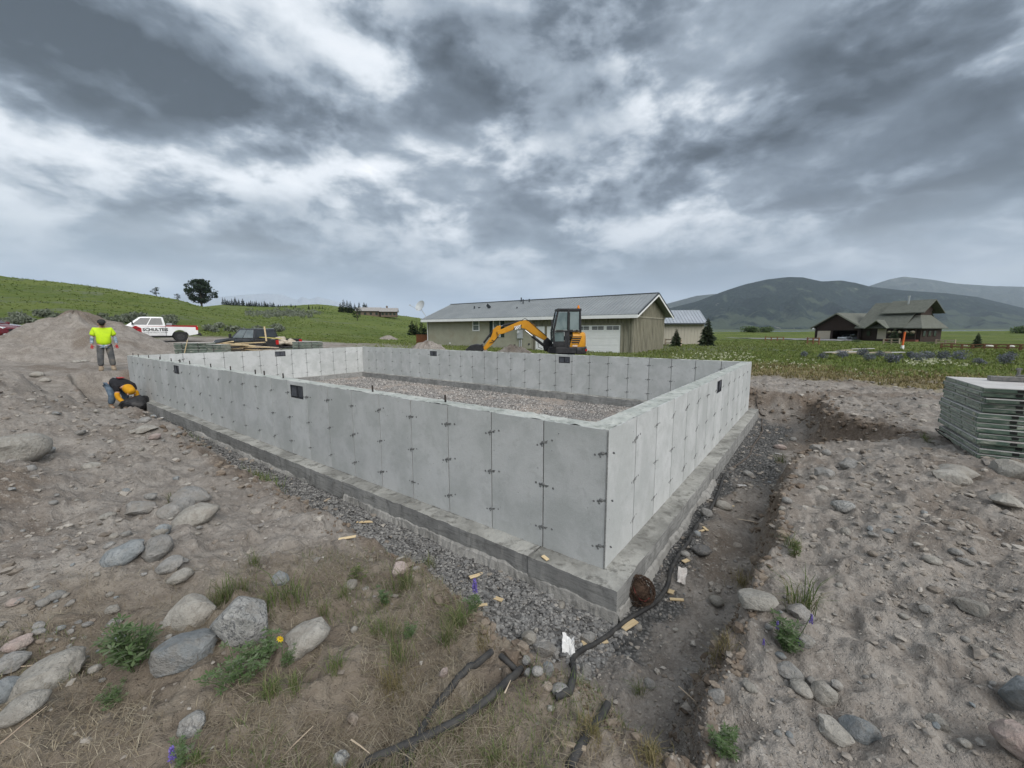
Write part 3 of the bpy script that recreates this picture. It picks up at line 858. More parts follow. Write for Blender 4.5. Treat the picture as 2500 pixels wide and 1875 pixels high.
# --- vents
def vent(org, ang):
    e = MB(); w, h, d = VWID, VH, 0.05
    e.box((0, -0.02, 0), (w - 0.004, 0.012, h - 0.004)); 
    v = e.build('vent', m_vent, fnd)
    v.location = org; v.rotation_euler = (0, 0, ang)
    for sx_ in (-1, 1):
        f = MB(); f.box((sx_ * w * 0.245, -0.008, 0.004), (w * 0.43, 0.006, h * 0.80), rotm(R(4 * sx_), 0, R(3 * sx_))); f.build('shutter', m_ventpane, v)
    f = MB()
    for zz in (-1, 1): f.box((0, -0.004, zz * (h / 2 - 0.008)), (w - 0.008, 0.024, 0.012))
    for xx in (-1, 0, 1): f.box((xx * (w / 2 - 0.010), -0.003, 0), (0.012, 0.022, h - 0.03))
    f.build('vent_frame', m_vent, v)
zc = WH - VTOP - VH / 2
for u_ in VENT['front']: vent((0.004, u_, zc), math.pi / 2)
for u_ in VENT['back']: vent((WW - WT + 0.004, u_, zc), math.pi / 2)
for v_ in VENT['right']: vent((v_, 0.004, zc), math.pi)
for v_ in VENT['left']: vent((v_, WL - WT + 0.004, zc), math.pi)

# --- footing: four strips poured in lengths, each with a rough top
FP, FH = 0.21, 0.34
def strip(x0, x1, y0, y1, seed, dz=0.0):
    V, F = rough_sheet(x0, x1, y0, y1, dz, 0.035, 0.010, seed, 0.012)
    nx = max(2, int(round((x1 - x0) / 0.035)) + 1); ny = max(2, int(round((y1 - y0) / 0.035)) + 1)
    top = mesh_np('footing_top', V, F, m_foot_top, None, False)
    idx = np.arange(nx * ny).reshape(ny, nx)
    ring = np.concatenate([idx[0, :-1], idx[:-1, -1], idx[-1, :0:-1], idx[:0:-1, 0]])
    A = V[ring]; n = len(A)
    rows = []
    for kz, off in ((0.0, 0.0), (0.45, 0.004), (1.0, 0.0)):
        B = A.copy(); cen_ = np.array([(x0 + x1) / 2, (y0 + y1) / 2, 0])
        B[:, 2] = A[:, 2] * (1 - kz) + (-FH) * kz
        rows.append(B)
    VV = np.concatenate(rows)
    FF = np.array([(r_ * n + i, (r_ + 1) * n + i, (r_ + 1) * n + (i + 1) % n, r_ * n + (i + 1) % n) for r_ in range(2) for i in range(n)])
    side = mesh_np('footing', VV, FF, m_foot, fnd, False)
    top.parent = side
strip(-FP - 0.012, WT + FP, -FP, 0.62, 21, 0.004)
strip(-FP, WT + FP, 0.632, 3.65, 22)
strip(-FP - 0.006, WT + FP, 3.66, 9.1, 23, -0.004)
strip(-FP, WT + FP, 9.11, WL + FP, 24)
strip(WT + FP + 0.004, 3.3, -FP, WT + FP, 25); strip(3.31, WW - WT - FP - 0.004, -FP - 0.008, WT + FP, 26)
strip(WW - WT - FP, WW + FP, -FP, 5.6, 27); strip(WW - WT - FP, WW + FP, 5.61, WL + FP, 28)
strip(WT + FP + 0.004, WW - WT - FP - 0.004, WL - WT - FP, WL + FP, 29)
# concrete that oozed out under the forms
def ooze(p0, p1, seed, side, base=-0.235):
    p0, p1 = np.array(p0, float), np.array(p1, float)
    L_ = np.linalg.norm(p1 - p0); n = int(L_ / 0.03); d = (p1 - p0) / L_
    nrm = np.array(side, float)
    rings = []
    for k in range(n + 1):
        s_ = k * L_ / n
        w = 0.045 + 0.05 * float(fbm(np.array([s_ * 1.7 + seed]), np.array([seed * 1.3]), 3, seed)[0]) + 0.02 * math.sin(s_ * 5 + seed)
        w = max(0.012, w); hgt = 0.035 + 0.05 * float(fbm(np.array([s_ * 4.1]), np.array([seed * 2.1]), 3, seed + 2)[0])
        c = p0 + d * s_
        jit = [rt.uniform(-0.008, 0.008) for _ in range(4)]
        prof = [(-0.02, base + 0.05 + hgt), (w * 0.45, base + 0.03 + hgt * 0.8 + jit[0]), (w + jit[1], base - 0.01 + jit[2]), (w * 1.25 + jit[3], base - 0.10)]
        rings.append([(*(c + nrm * a), b) for a, b in prof])
    mb = MB(); mb.loft(rings, cap=False, closed=False)
    mb.build('footing_spill', m_spill, fnd, False)
ooze((-FP, 3.6), (-FP, -FP - 0.02), 3, (-1, 0)); ooze((-FP, -FP), (3.4, -FP), 5, (0, -1), -0.25); ooze((-FP, 9.6), (-FP, 4.6), 6, (-1, 0), -0.27)
# anchor bolts standing in the wet concrete
for u_, v_ in ((16.3, 0.10), (15.6, 0.1), (14.4, 0.1), (13.23, 0.1), (12.17, 0.1), (11.45, 0.1), (10.67, 0.1), (9.26, 0.1), (8.15, 0.1), (6.96, 0.1), (6.58, 0.1), (5.85, 0.1), (3.32, 0.1), (1.97, 0.11), (16.46, 1.3), (16.46, 3.2), (16.46, 5.4)):
    b = MB(); b.tube([(0, 0, -0.05), (rt.uniform(-.004, .004), rt.uniform(-.004, .004), 0.085)], 0.011, 6)
    if abs(u_ - 11.45) < 0.01: b.bar((-0.015, -0.13, 0.045), (0.01, 0.13, 0.05), 0.016)
    o = b.build('anchor_bolt', m_rebar, fnd); o.location = (v_, u_, WH)

# --- crushed rock floor inside
floor_m = ground_material.__call__() if False else None
def gravel_material(name, a, b_, dark, tan, scale):
    m = bpy.data.materials.new(name); m.use_nodes = True
    t = m.node_tree; t.nodes.clear(); q = NG(t)
    b = q.node('ShaderNodeBsdfPrincipled'); o = q.node('ShaderNodeOutputMaterial'); t.links.new(b.outputs[0], o.inputs[0])
    P = q.node('ShaderNodeNewGeometry').outputs['Position']
    d = q.voro(P, scale); cs = q.node('ShaderNodeSeparateColor'); q.put(cs.inputs[0], d.node.outputs['Color'])
    c = q.mix(cs.outputs[0], a, b_); c = q.mix(q.rng(d, 0.35, 0.62, 0, 0.75), c, dark)
    c = q.mix(q.rng(q.noise(P, 0.7, 4, 0.6, 0.5), 0.50, 0.62, 0, 0.8), c, tan)
    q.put(b.inputs['Base Color'], c); b.inputs['Roughness'].default_value = 0.95; b.inputs['Specular IOR Level'].default_value = 0.1
    bn = q.node('ShaderNodeBump'); bn.inputs['Distance'].default_value = 0.03; q.put(bn.inputs['Height'], q.m('MULTIPLY', d, -1.0)); t.links.new(bn.outputs[0], b.inputs['Normal'])
    return m
m_gfloor = gravel_material('floor_gravel', (0.22, 0.21, 0.20), (0.46, 0.435, 0.41), (0.09, 0.085, 0.08), (0.36, 0.31, 0.27), 24)
V, F = rough_sheet(WT + FP + 0.005, WW - WT - FP - 0.005, WT + FP + 0.005, WL - WT - FP - 0.005, -0.215, 0.07, 0.05, 61)
gfl = mesh_np('gravel_floor', V, F, m_gfloor, None, True)
gfl.location = (fx0, fy0, Z_FT); gfl.rotation_euler = (0, 0, FROT); tag(gfl, kind='structure')

# ------------------------------------------------------------------ stones
def ico(sub=2):
    import bmesh
    bm = bmesh.new(); bmesh.ops.create_icosphere(bm, subdivisions=sub, radius=1.0)
    V = np.array([v.co[:] for v in bm.verts]); F = np.array([[v.index for v in f.verts] for f in bm.faces])
    bm.free()
    return V, F
ICO = {k: ico(k) for k in (1, 2, 3)}
def n3(V, f, seed):
    return (vnoise(V[:, 0] * f + seed, V[:, 1] * f + V[:, 2] * 1.7 * f, seed) + vnoise(V[:, 2] * f - seed, V[:, 0] * f * 0.8 + V[:, 1] * f, seed + 4))
def stone_shape(seed, sub=2, angular=0.4, flat=0.7, long=1.25):
    V, F = ICO[sub]
    V = V.copy(); r_ = np.random.default_rng(seed)
    d = 1 + 0.30 * n3(V, 0.9, seed) + 0.14 * n3(V, 2.3, seed + 1) + 0.035 * n3(V, 6.5, seed + 2)
    V = V * d[:, None]
    for _ in range(int(4 + 14 * angular)):                      # knock flat facets off
        n = r_.normal(size=3); n /= np.linalg.norm(n); h = r_.uniform(0.55, 0.85) if angular > 0.3 else r_.uniform(0.8, 0.95)
        e = V @ n - h
        V = V - np.outer(np.maximum(e, 0) * (0.6 + 0.4 * min(1, angular * 1.4)), n)
    V = V * np.array([long, 1.0, flat])
    V /= np.abs(V).max()
    return V, F
def stone_material(name, c1, c2, c3, speck=0.0, vary=0.12):
    m = bpy.data.materials.new(name); m.use_nodes = True
    t = m.node_tree; t.nodes.clear(); q = NG(t)
    b = q.node('ShaderNodeBsdfPrincipled'); o = q.node('ShaderNodeOutputMaterial'); t.links.new(b.outputs[0], o.inputs[0])
    tcn = q.node('ShaderNodeTexCoord'); oi = q.node('ShaderNodeObjectInfo').outputs['Random']
    P = q.v('ADD', q.node('ShaderNodeNewGeometry').outputs['Position'], q.v('MULTIPLY', oi, (7.0, 3.0, 5.0)))
    n1 = q.noise(P, 9, 5, 0.65, 0.4); n2 = q.noise(P, 45, 5, 0.7, 0.2)
    c = q.mix(q.rng(n1, 0.36, 0.64), c1, c2); c = q.mix(q.rng(n2, 0.50, 0.68, 0, 0.7), c, c3)
    if speck: c = q.mix(q.m('MULTIPLY', q.rng(q.noise(P, 42, 5, 0.75, 0.9), 0.50, 0.60), speck), c, (0.10, 0.105, 0.11))
    dirt = q.rng(q.noise(P, 6.5, 5, 0.7), 0.46, 0.66, 0, 0.6)
    c = q.mix(dirt, c, (0.26, 0.235, 0.205))
    k = q.m('ADD', q.m('MULTIPLY', q.m('SUBTRACT', oi, 0.5), 2 * vary), 1.0)
    q.put(b.inputs['Base Color'], q.v('MULTIPLY', c, k)); b.inputs['Roughness'].default_value = 0.88; b.inputs['Specular IOR Level'].default_value = 0.2
    bn = q.node('ShaderNodeBump'); bn.inputs['Distance'].default_value = 0.02; q.put(bn.inputs['Height'], q.m('ADD', n2, q.m('MULTIPLY', n1, 1.5))); t.links.new(bn.outputs[0], b.inputs['Normal'])
    return m
SM = {'grey': stone_material('grey_stone', (0.235, 0.232, 0.222), (0.325, 0.315, 0.30), (0.165, 0.163, 0.16)),
      'tan': stone_material('tan_stone', (0.285, 0.27, 0.242), (0.375, 0.358, 0.325), (0.205, 0.195, 0.175)),
      'speck': stone_material('speckled_granite', (0.32, 0.32, 0.305), (0.40, 0.395, 0.38), (0.21, 0.215, 0.22), 0.8),
      'blue': stone_material('blue_grey_stone', (0.215, 0.235, 0.245), (0.30, 0.315, 0.32), (0.16, 0.175, 0.185)),
      'pink': stone_material('pink_stone', (0.36, 0.285, 0.258), (0.45, 0.375, 0.345), (0.34, 0.28, 0.26)),
      'dark': stone_material('dark_stone', (0.13, 0.13, 0.13), (0.20, 0.195, 0.19), (0.09, 0.09, 0.09)),
      'brown': stone_material('brown_stone', (0.25, 0.205, 0.165), (0.33, 0.285, 0.24), (0.17, 0.14, 0.115))}
def px_size(px, py, dpx, p):
    """metres spanned by dpx picture points at ground point p"""
    c, s = math.cos(PIT), math.sin(PIT)
    return dpx * (p[1] * c - (p[2] - EYE) * s) / FPX
# (picture x, y of the base, width, height, turn, kind, angular, label)
BOULDERS = [
    (598, 1585, 150, 148, -20, 'speck', 0.5, 'large white granite boulder flecked with black, beside the yellow flower'),
    (440, 1635, 155, 140, 10, 'blue', 0.7, 'big blue grey boulder with a flat slanting face among green weeds'),
    (468, 1522, 125, 90, 35, 'tan', 0.6, 'smooth buff boulder resting behind the flat faced blue grey boulder'),
    (742, 1612, 118, 62, 38, 'tan', 0.2, 'long pale pitted boulder lying beside the yellow flower'),
    (470, 1793, 60, 58, 50, 'speck', 0.1, 'small speckled egg shaped cobble alone in the dry straw'),
    (120, 1668, 150, 62, 28, 'tan', 0.3, 'long light grey boulder with a dry stalk leaning across it'),
    (65, 1748, 98, 64, 20, 'tan', 0.25, 'rounded pale green grey boulder below the long light grey boulder'),
    (18, 1722, 70, 66, 30, 'blue', 0.2, 'smooth slate blue boulder touching the pale green grey boulder'),
    (28, 1650, 66, 46, 25, 'grey', 0.3, 'pale grey stone wedged above the slate blue boulder'),
    (478, 1280, 108, 60, 33, 'tan', 0.1, 'long smooth loaf shaped stone, lowest of the cluster on the dirt bank'),
    (468, 1228, 78, 44, -28, 'grey', 0.1, 'smooth oval stone leaning on top of the cluster on the dirt bank'),
    (430, 1262, 72, 46, 15, 'grey', 0.35, 'cracked grey stone in the middle of the cluster on the dirt bank'),
    (345, 1258, 58, 40, 0, 'grey', 0.4, 'half buried grey stone beside the cracked stone of the cluster'),
    (398, 1310, 40, 32, 30, 'blue', 0.1, 'small round blue grey stone under the tip of the loaf shaped stone'),
    (388, 1372, 72, 64, 55, 'grey', 0.3, 'upright wedge shaped stone standing out of the dirt slope'),
    (303, 1378, 86, 40, 25, 'blue', 0.3, 'curved blue grey stone lying flat beside the wedge shaped stone'),
    (342, 1340, 42, 26, 0, 'grey', 0.3, 'flat grey stone above the curved blue grey stone'),
    (443, 1432, 60, 36, 28, 'tan', 0.2, 'oval buff cobble lying above the buff boulder'),
    (420, 1395, 58, 46, 20, 'grey', 0.3, 'grey stone sunk in pale dust below the wedge shaped stone'),
    (20, 1128, 150, 100, 10, 'tan', 0.3, 'huge smooth boulder cut by the picture edge on the left dirt bank'),
    (978, 1415, 46, 52, 62, 'pink', 0.6, 'pink angular stone standing at the edge of the gravel trench'),
    (857, 1438, 38, 22, 45, 'tan', 0.3, 'flat whitish stone lying near the pink angular stone'),
    (684, 1428, 44, 40, 20, 'blue', 0.3, 'grey stone in the grass between the granite boulder and the trench'),
    (866, 1550, 20, 20, 0, 'tan', 0.1, 'small round whitish pebble in the straw right of the pale pitted boulder'),
    (1084, 1658, 26, 30, 10, 'pink', 0.7, 'pinkish wedge of rock beside the black hose'),
    (862, 1780, 32, 34, 20, 'brown', 0.7, 'brown angular lump of rock in the straw near the black hose'),
    (832, 1876, 44, 40, 0, 'speck', 0.3, 'grey speckled stone at the foot of the straw patch'),
    (1320, 1592, 44, 46, 70, 'grey', 0.6, 'grey broken rock standing left of the white paper scrap'),
    (1330, 1605, 52, 50, 20, 'grey', 0.9, 'large blocky broken rock beside the white paper scrap'),
    (1292, 1575, 36, 38, 60, 'tan', 0.3, 'pale egg shaped cobble in the heap of broken rock'),
    (1358, 1610, 32, 36, 40, 'grey', 0.9, 'tall angular shard just left of the white paper scrap'),
    (1340, 1635, 34, 32, 0, 'blue', 0.6, 'blue grey broken rock in front of the white paper scrap'),
    (1285, 1630, 28, 30, 0, 'grey', 0.6, 'small blocky rock at the left of the broken rock heap'),
    (1332, 1648, 34, 28, 50, 'dark', 0.3, 'dark speckled cobble in front of the broken rock heap'),
    (1312, 1660, 30, 24, 10, 'grey', 0.1, 'round grey cobble by the bend of the black hose'),
    (1290, 1655, 22, 22, 0, 'grey', 0.1, 'small round cobble next to the round grey cobble by the hose bend'),
    (1428, 1648, 36, 44, 80, 'grey', 0.6, 'upright grey rock right of the hose loop'),
    (1434, 1575, 34, 28, 0, 'grey', 0.6, 'grey rock between the hose and the footing corner'),
    (1366, 1698, 40, 28, 0, 'grey', 0.2, 'flat round cobble inside the hose loop'),
    (1336, 1692, 30, 24, 0, 'brown', 0.3, 'brownish cobble left of the flat round cobble in the hose loop'),
    (1586, 1682, 26, 24, 0, 'grey', 0.3, 'lone round stone on the trench floor right of the hose'),
    (1712, 1366, 50, 28, 0, 'dark', 0.15, 'dark smooth cobble lying on the trench floor beside the hose'),
    (1672, 1362, 26, 18, 0, 'grey', 0.2, 'small grey cobble next to the dark smooth cobble'),
    (1700, 1312, 26, 18, 0, 'blue', 0.2, 'round blue grey cobble by splintered lath in the trench'),
    (1765, 1245, 44, 18, 0, 'tan', 0.2, 'flat tan stone beside the footing with a lath on it'),
    (1842, 1502, 88, 56, 8, 'tan', 0.4, 'pale folded rock at the bank edge behind purple flowers'),
    (1952, 1512, 60, 44, -10, 'grey', 0.4, 'grey rock with a blue cast behind the purple flowers'),
    (1966, 1585, 42, 44, 80, 'speck', 0.2, 'round white cobble right of the purple flower clump'),
    (1932, 1662, 58, 44, 10, 'grey', 0.4, 'half buried grey rock above the two touching cobbles'),
    (1953, 1700, 54, 32, 0, 'tan', 0.1, 'flat cream cobble touching a rounder grey cobble'),
    (2005, 1718, 54, 62, 90, 'tan', 0.15, 'tall round grey cobble touching the flat cream cobble'),
    (2042, 1688, 26, 28, 0, 'grey', 0.3, 'small stone on the right of the tall round cobble'),
    (1828, 1692, 34, 22, -20, 'tan', 0.15, 'small smooth white pebble left of the touching cobbles'),
    (1748, 1722, 36, 44, 70, 'grey', 0.5, 'thin grey slab of rock sticking out of the trench bank'),
    (2100, 1812, 88, 66, -20, 'blue', 0.5, 'blue grey boulder with a cracked face on the right bank'),
    (2285, 1772, 40, 40, -50, 'tan', 0.4, 'pale wedge stone on the right bank'),
    (2032, 1812, 70, 52, -30, 'tan', 0.6, 'flat buff rock sunk beside the cracked blue grey boulder'),
    (2495, 1742, 100, 118, -20, 'blue', 0.5, 'large slate blue boulder cut by the picture edge on the right bank'),
    (2480, 1870, 130, 60, 0, 'pink', 0.4, 'low pinkish boulder at the corner of the right bank'),
    (2057, 1254, 54, 36, 0, 'speck', 0.15, 'single round light cobble on the upper part of the right bank'),
    (2275, 1380, 42, 24, 0, 'tan', 0.1, 'smooth oval cobble in the middle of the right bank'),
    (2332, 1362, 30, 20, 0, 'grey', 0.2, 'grey cobble behind the smooth oval cobble'),
    (2356, 1378, 30, 18, 0, 'grey', 0.3, 'flat grey stone beside the grey cobble on the right bank'),
    (2370, 1500, 66, 36, -10, 'tan', 0.5, 'broad flat buff stone sunk in the right bank'),
    (2260, 1502, 28, 20, 0, 'grey', 0.3, 'small grey stone left of the broad flat buff stone'),
    (2205, 1515, 22, 14, 0, 'tan', 0.2, 'little white stone left of the small grey stone'),
    (2130, 1316, 30, 18, 0, 'grey', 0.4, 'small pale stone below the single round light cobble'),
    (2450, 1248, 66, 44, 0, 'tan', 0.5, 'pale dusty boulder on the right bank below the stacked forms'),
    (2340, 1166, 84, 40, 0, 'tan', 0.5, 'wide flat pale rock in the soil in front of the stacked forms'),
    (2470, 1165, 90, 44, 0, 'tan', 0.5, 'big pale rock against the foot of the stacked forms'),
    (2320, 1175, 70, 26, 0, 'tan', 0.4, 'low pale rock lying left of the wide flat pale rock'),
    (2082, 1140, 54, 24, 0, 'grey', 0.4, 'flat blue topped rock in the soil beyond the right trench'),
    (2012, 1162, 44, 30, 0, 'grey', 0.3, 'grey rock at the lip of the right trench'),
    (2018, 1112, 20, 18, 60, 'grey', 0.2, 'small upright cobble above the right trench'),
    (1992, 1102, 30, 22, 0, 'grey', 0.3, 'rounded stone next to the small upright cobble'),
    (2008, 1200, 26, 16, 0, 'tan', 0.4, 'small stone below the grey rock at the trench lip'),
    (1902, 1098, 30, 14, 0, 'pink', 0.4, 'flat pinkish stone on the gravel of the right trench'),
    (1825, 1162, 26, 18, -20, 'grey', 0.2, 'light grey cobble beside the thin hose in the right trench'),
    (1936, 1078, 16, 12, 0, 'grey', 0.2, 'small stone on the far gravel of the right trench'),
    (2255, 992, 22, 14, 0, 'tan', 0.2, 'pale stone lying on the wheel ruts'),
    (358, 1062, 46, 22, 10, 'tan', 0.6, 'flat pale slab at the edge of the far trench'),
    (380, 1075, 26, 18, 20, 'pink', 0.6, 'angular pinkish rock beside the flat pale slab'),
    (326, 1060, 26, 16, 10, 'tan', 0.5, 'small pale rock left of the flat pale slab'),
    (92, 922, 26, 14, 0, 'tan', 0.2, 'whitish cobble on the crest of the left dirt bank'),
    (112, 932, 24, 14, 0, 'tan', 0.2, 'whitish cobble half hidden behind another on the left dirt bank'),
    (186, 885, 18, 10, 0, 'tan', 0.2, 'round pale rock in front of the big dirt pile'),
    (206, 884, 14, 8, 0, 'tan', 0.3, 'smaller pale rock beside the round pale rock at the dirt pile'),
    (1428, 1562, 30, 26, 0, 'dark', 0.6, 'black stained rock close to the footing corner'),
    (1560, 1543, 22, 18, 0, 'tan', 0.6, 'white block of stone under the black hose by the wood strip'),
    (36, 1485, 34, 22, 10, 'pink', 0.3, 'pale pink cobble in the cobble patch on the left slope'),
    (140, 1468, 40, 22, 10, 'grey', 0.15, 'rounded cobble at the top of the cobble patch'),
    (276, 1500, 34, 24, 10, 'tan', 0.4, 'pale angular cobble above the green weeds'),
    (48, 1592, 54, 30, 12, 'pink', 0.2, 'pink and white cobble in the cobble patch'),
    (265, 1262, 32, 20, 0, 'tan', 0.6, 'flat square pale stone alone on the left slope'),
    (222, 1142, 36, 14, 0, 'tan', 0.3, 'white flat stone on the upper left slope'),
]
_n = 0
for (bx_, by_, w_, h_, turn, kind, ang, lab) in BOULDERS:
    p = on_ground(bx_, by_)
    sw = px_size(bx_, by_, w_, p); sh = px_size(bx_, by_, h_, p)
    V, F = stone_shape(100 + _n, 3 if w_ > 45 else 2, ang, 1.0, 1.0)
    me = mesh_np('boulder' if w_ > 60 else 'cobble' if ang < 0.35 else 'rock', V, F, SM[kind], None, True, link=False)
    if ang > 0.28: me.set_sharp_from_angle(angle=R(28))
    view = p[:2] / np.linalg.norm(p[:2])
    o = place(me.name.split('.')[0], me, (p[0] + view[0] * sw * 0.28, p[1] + view[1] * sw * 0.28, 0), (0, 0, 0), 1.0)
    o.scale = (sw * 0.56, sw * 0.48, max(0.5 * sh, 0.30 * sw) * 1.0)
    tilt = R(turn) if abs(turn) < 60 else R(turn - 90 if turn > 0 else turn + 90)
    o.rotation_euler = (R(rnd.uniform(-8, 8)), -tilt * 0.55, math.atan2(-p[0], p[1]) * -0.0 + R(rnd.uniform(-12, 12)) - math.atan2(view[0], view[1]))
    o.location.z = hz(o.location.x, o.location.y) + o.scale[2] * 0.40
    tag(o, lab, 'stone' if w_ < 60 else 'boulder')
    _n += 1

# look-alike cobbles scattered over the dug earth
shapes = []
for k in range(10):
    V, F = stone_shape(500 + k, 2, 0.15 + 0.06 * k, 0.62 + 0.03 * k, 1.0 + 0.05 * k)
    shapes.append([mesh_np('stone', V, F, SM[kk], None, True, link=False) for kk in ('grey', 'tan', 'blue', 'brown')])
def dug(x, y):
    u, v = touv(x, y)
    return not (-0.3 < u < WL + 0.3 and -0.3 < v < WW + 0.3)
cnt = 0; tries = 0
while cnt < 205 and tries < 4000:
    tries += 1
    zone = rnd.random()
    if zone < 0.28: px, py = rnd.gauss(120, 110), rnd.gauss(1540, 75)
    elif zone < 0.45: px, py = rnd.gauss(320, 150), rnd.gauss(1250, 120)
    elif zone < 0.60: px, py = rnd.uniform(0, 600), rnd.uniform(930, 1400)
    elif zone < 0.9: px, py = rnd.uniform(1850, 2500), rnd.uniform(1130, 1850)
    else: px, py = rnd.uniform(1250, 1900), rnd.uniform(1200, 1750)
    if not (0 <= px <= 2500 and 880 <= py <= 1860): continue
    p = on_ground(px, py)
    if not dug(p[0], p[1]) or p[1] > 16: continue
    d = px_size(px, py, min(34, 9 + rnd.expovariate(1 / 7.0)), p)
    d = min(max(d, 0.02), 0.22)
    ck = rnd.choices((0, 1, 2, 3), (5, 5, 2, 1))[0]
    o = place('stone', shapes[rnd.randrange(10)][ck], (p[0], p[1], p[2] + d * 0.12), (R(rnd.uniform(-20, 20)), R(rnd.uniform(-20, 20)), rnd.uniform(0, 6.3)), d * 0.55)
    zn = ('on the left slope beside the cobble patch' if px < 620 and py > 1420 else 'on the dirt bank left of the front wall' if px < 900 else 'on the earth bank right of the trench' if px > 1850 else 'on the trench floor by the footing')
    big_ = 'palm sized' if d > 0.07 else 'small'
    tag(o, big_ + ' ' + ('grey', 'buff', 'blue grey', 'brown')[ck] + ' stone lying loose ' + zn, 'stone', 'loose stones ' + zn)
    cnt += 1

# pebbles and crumbs of soil: far too many to count
def stones_np(name, X, Y, Z, S, mat, seed, sub=1, flat=0.65, smooth=False):
    V0, F0 = ICO[sub]; n = len(X); k = len(V0)
    r_ = np.random.default_rng(seed)
    var = 1 + 0.25 * r_.normal(size=(8, k, 1)); base = V0[None] * var
    pick = r_.integers(0, 8, n); ang = r_.uniform(0, 6.283, n)
    P_ = base[pick] * np.stack([r_.uniform(0.8, 1.4, n), r_.uniform(0.7, 1.1, n), flat * r_.uniform(0.7, 1.2, n)], 1)[:, None, :]
    c, s = np.cos(ang)[:, None], np.sin(ang)[:, None]
    Q = np.stack([P_[..., 0] * c - P_[..., 1] * s, P_[..., 0] * s + P_[..., 1] * c, P_[..., 2]], -1) * S[:, None, None]
    Q += np.stack([X, Y, Z], 1)[:, None, :]
    F = (F0[None] + (np.arange(n) * k)[:, None, None]).reshape(-1, 3)
    o = mesh_np(name, Q.reshape(-1, 3), F, mat, None, smooth)
    return tag(o, kind='stuff')
def island_material(name, cols, rough=0.9):
    """one colour per loose piece of the mesh"""
    m = bpy.data.materials.new(name); m.use_nodes = True
    t = m.node_tree; t.nodes.clear(); q = NG(t)
    b = q.node('ShaderNodeBsdfPrincipled'); o = q.node('ShaderNodeOutputMaterial'); t.links.new(b.outputs[0], o.inputs[0])
    gi = q.node('ShaderNodeNewGeometry')
    c = q.ramp(gi.outputs['Random Per Island'], [(i_ / (len(cols) - 1), c_) for i_, c_ in enumerate(cols)])
    c = q.v('MULTIPLY', c, q.rng(q.noise(gi.outputs['Position'], 60, 3, 0.6), 0.3, 0.7, 0.8, 1.15))
    q.put(b.inputs['Base Color'], c); b.inputs['Roughness'].default_value = rough; b.inputs['Specular IOR Level'].default_value = 0.15
    return m
m_peb = island_material('pebble_mix', [(0.14, 0.12, 0.10), (0.25, 0.222, 0.192), (0.21, 0.20, 0.19), (0.29, 0.262, 0.23), (0.18, 0.155, 0.13), (0.38, 0.355, 0.32), (0.22, 0.192, 0.165)])
N = 22000
aa = np.radians(nrg.uniform(-60, 60, N)); rr_ = np.exp(nrg.uniform(np.log(1.25), np.log(17), N))
X, Y = rr_ * np.sin(aa), rr_ * np.cos(aa)
u_, v_ = touv(X, Y)
mk = ground_masks(X, Y, X * 0)
keep = ~((u_ > -0.25) & (u_ < WL + 0.25) & (v_ > -0.25) & (v_ < WW + 0.25)) & (mk[:, 0] < 0.3) & (nrg.uniform(size=N) > mk[:, 2] * 0.85) & (fbm(X * 1.1, Y * 1.1, 3, 77) + 0.25 * nrg.normal(size=N) > -0.12)
X, Y = X[keep], Y[keep]; rk = rr_[keep]
S = np.clip(rk * (0.0016 + 0.0018 * nrg.exponential(1.0, len(X))), 0.003, 0.05)
stones_np('pebbles', X, Y, height(X, Y) + S * 0.15, S, m_peb, 5)
# crushed rock heaped in the trench beside the footing
m_rock = island_material('crushed_rock', [(0.085, 0.084, 0.083), (0.155, 0.153, 0.15), (0.235, 0.232, 0.225), (0.115, 0.114, 0.113), (0.29, 0.284, 0.272), (0.175, 0.168, 0.16)])
N = 22000
us = 12.5 * nrg.beta(0.8, 1.9, N) - 0.3; vs = -FP - 0.03 - nrg.uniform(0, 0.72, N)
X, Y = fuv(us, vs)
us2 = -FP - 0.02 - nrg.uniform(0, 0.95, 5000) ** 1.3; vs2 = nrg.uniform(-0.3, 8.6, 5000)
keep2 = (nrg.uniform(size=5000) < np.where(vs2 > 3.6, 1.0, 0.45)) & (us2 > np.where(vs2 > 3.6, -1.2, -0.55))
X2, Y2 = fuv(us2[keep2], vs2[keep2])
X, Y = np.concatenate([X, X2]), np.concatenate([Y, Y2])
mk = ground_masks(X, Y, X * 0)[:, 1]
kp = mk > nrg.uniform(0.15, 0.8, len(X)); X, Y = X[kp], Y[kp]
S = nrg.uniform(0.005, 0.0145, len(X)) * (1 + 0.7 * (nrg.uniform(size=len(X)) > 0.92))
stones_np('crushed_gravel', X, Y, height(X, Y) + S * 0.3, S, m_rock, 6)
# clods of brown topsoil fallen along the cut banks
m_clod = island_material('soil_clods', [(0.11, 0.085, 0.065), (0.17, 0.135, 0.105), (0.22, 0.185, 0.15), (0.14, 0.11, 0.085)])
X, Y, _r = (lambda a_, q_: (q_ * np.sin(a_), q_ * np.cos(a_), q_))(np.radians(nrg.uniform(-56, 56, 30000)), np.exp(nrg.uniform(np.log(1.3), np.log(14), 30000)))
cu_, cv_ = touv(X, Y); cs_ = bank_s(cu_, cv_)
kp = (cs_ > 0.05) & (cs_ < 1.2) & ((cu_ < 0.6) | (nrg.uniform(size=len(X)) < 0.25)); X, Y, _r = X[kp], Y[kp], _r[kp]
S = np.clip(_r * (0.0022 + 0.0024 * nrg.exponential(1.0, len(X))), 0.004, 0.05)
stones_np('soil_clods', X, Y, height(X, Y) + S * 0.2, S, m_clod, 15, 1, 0.8)
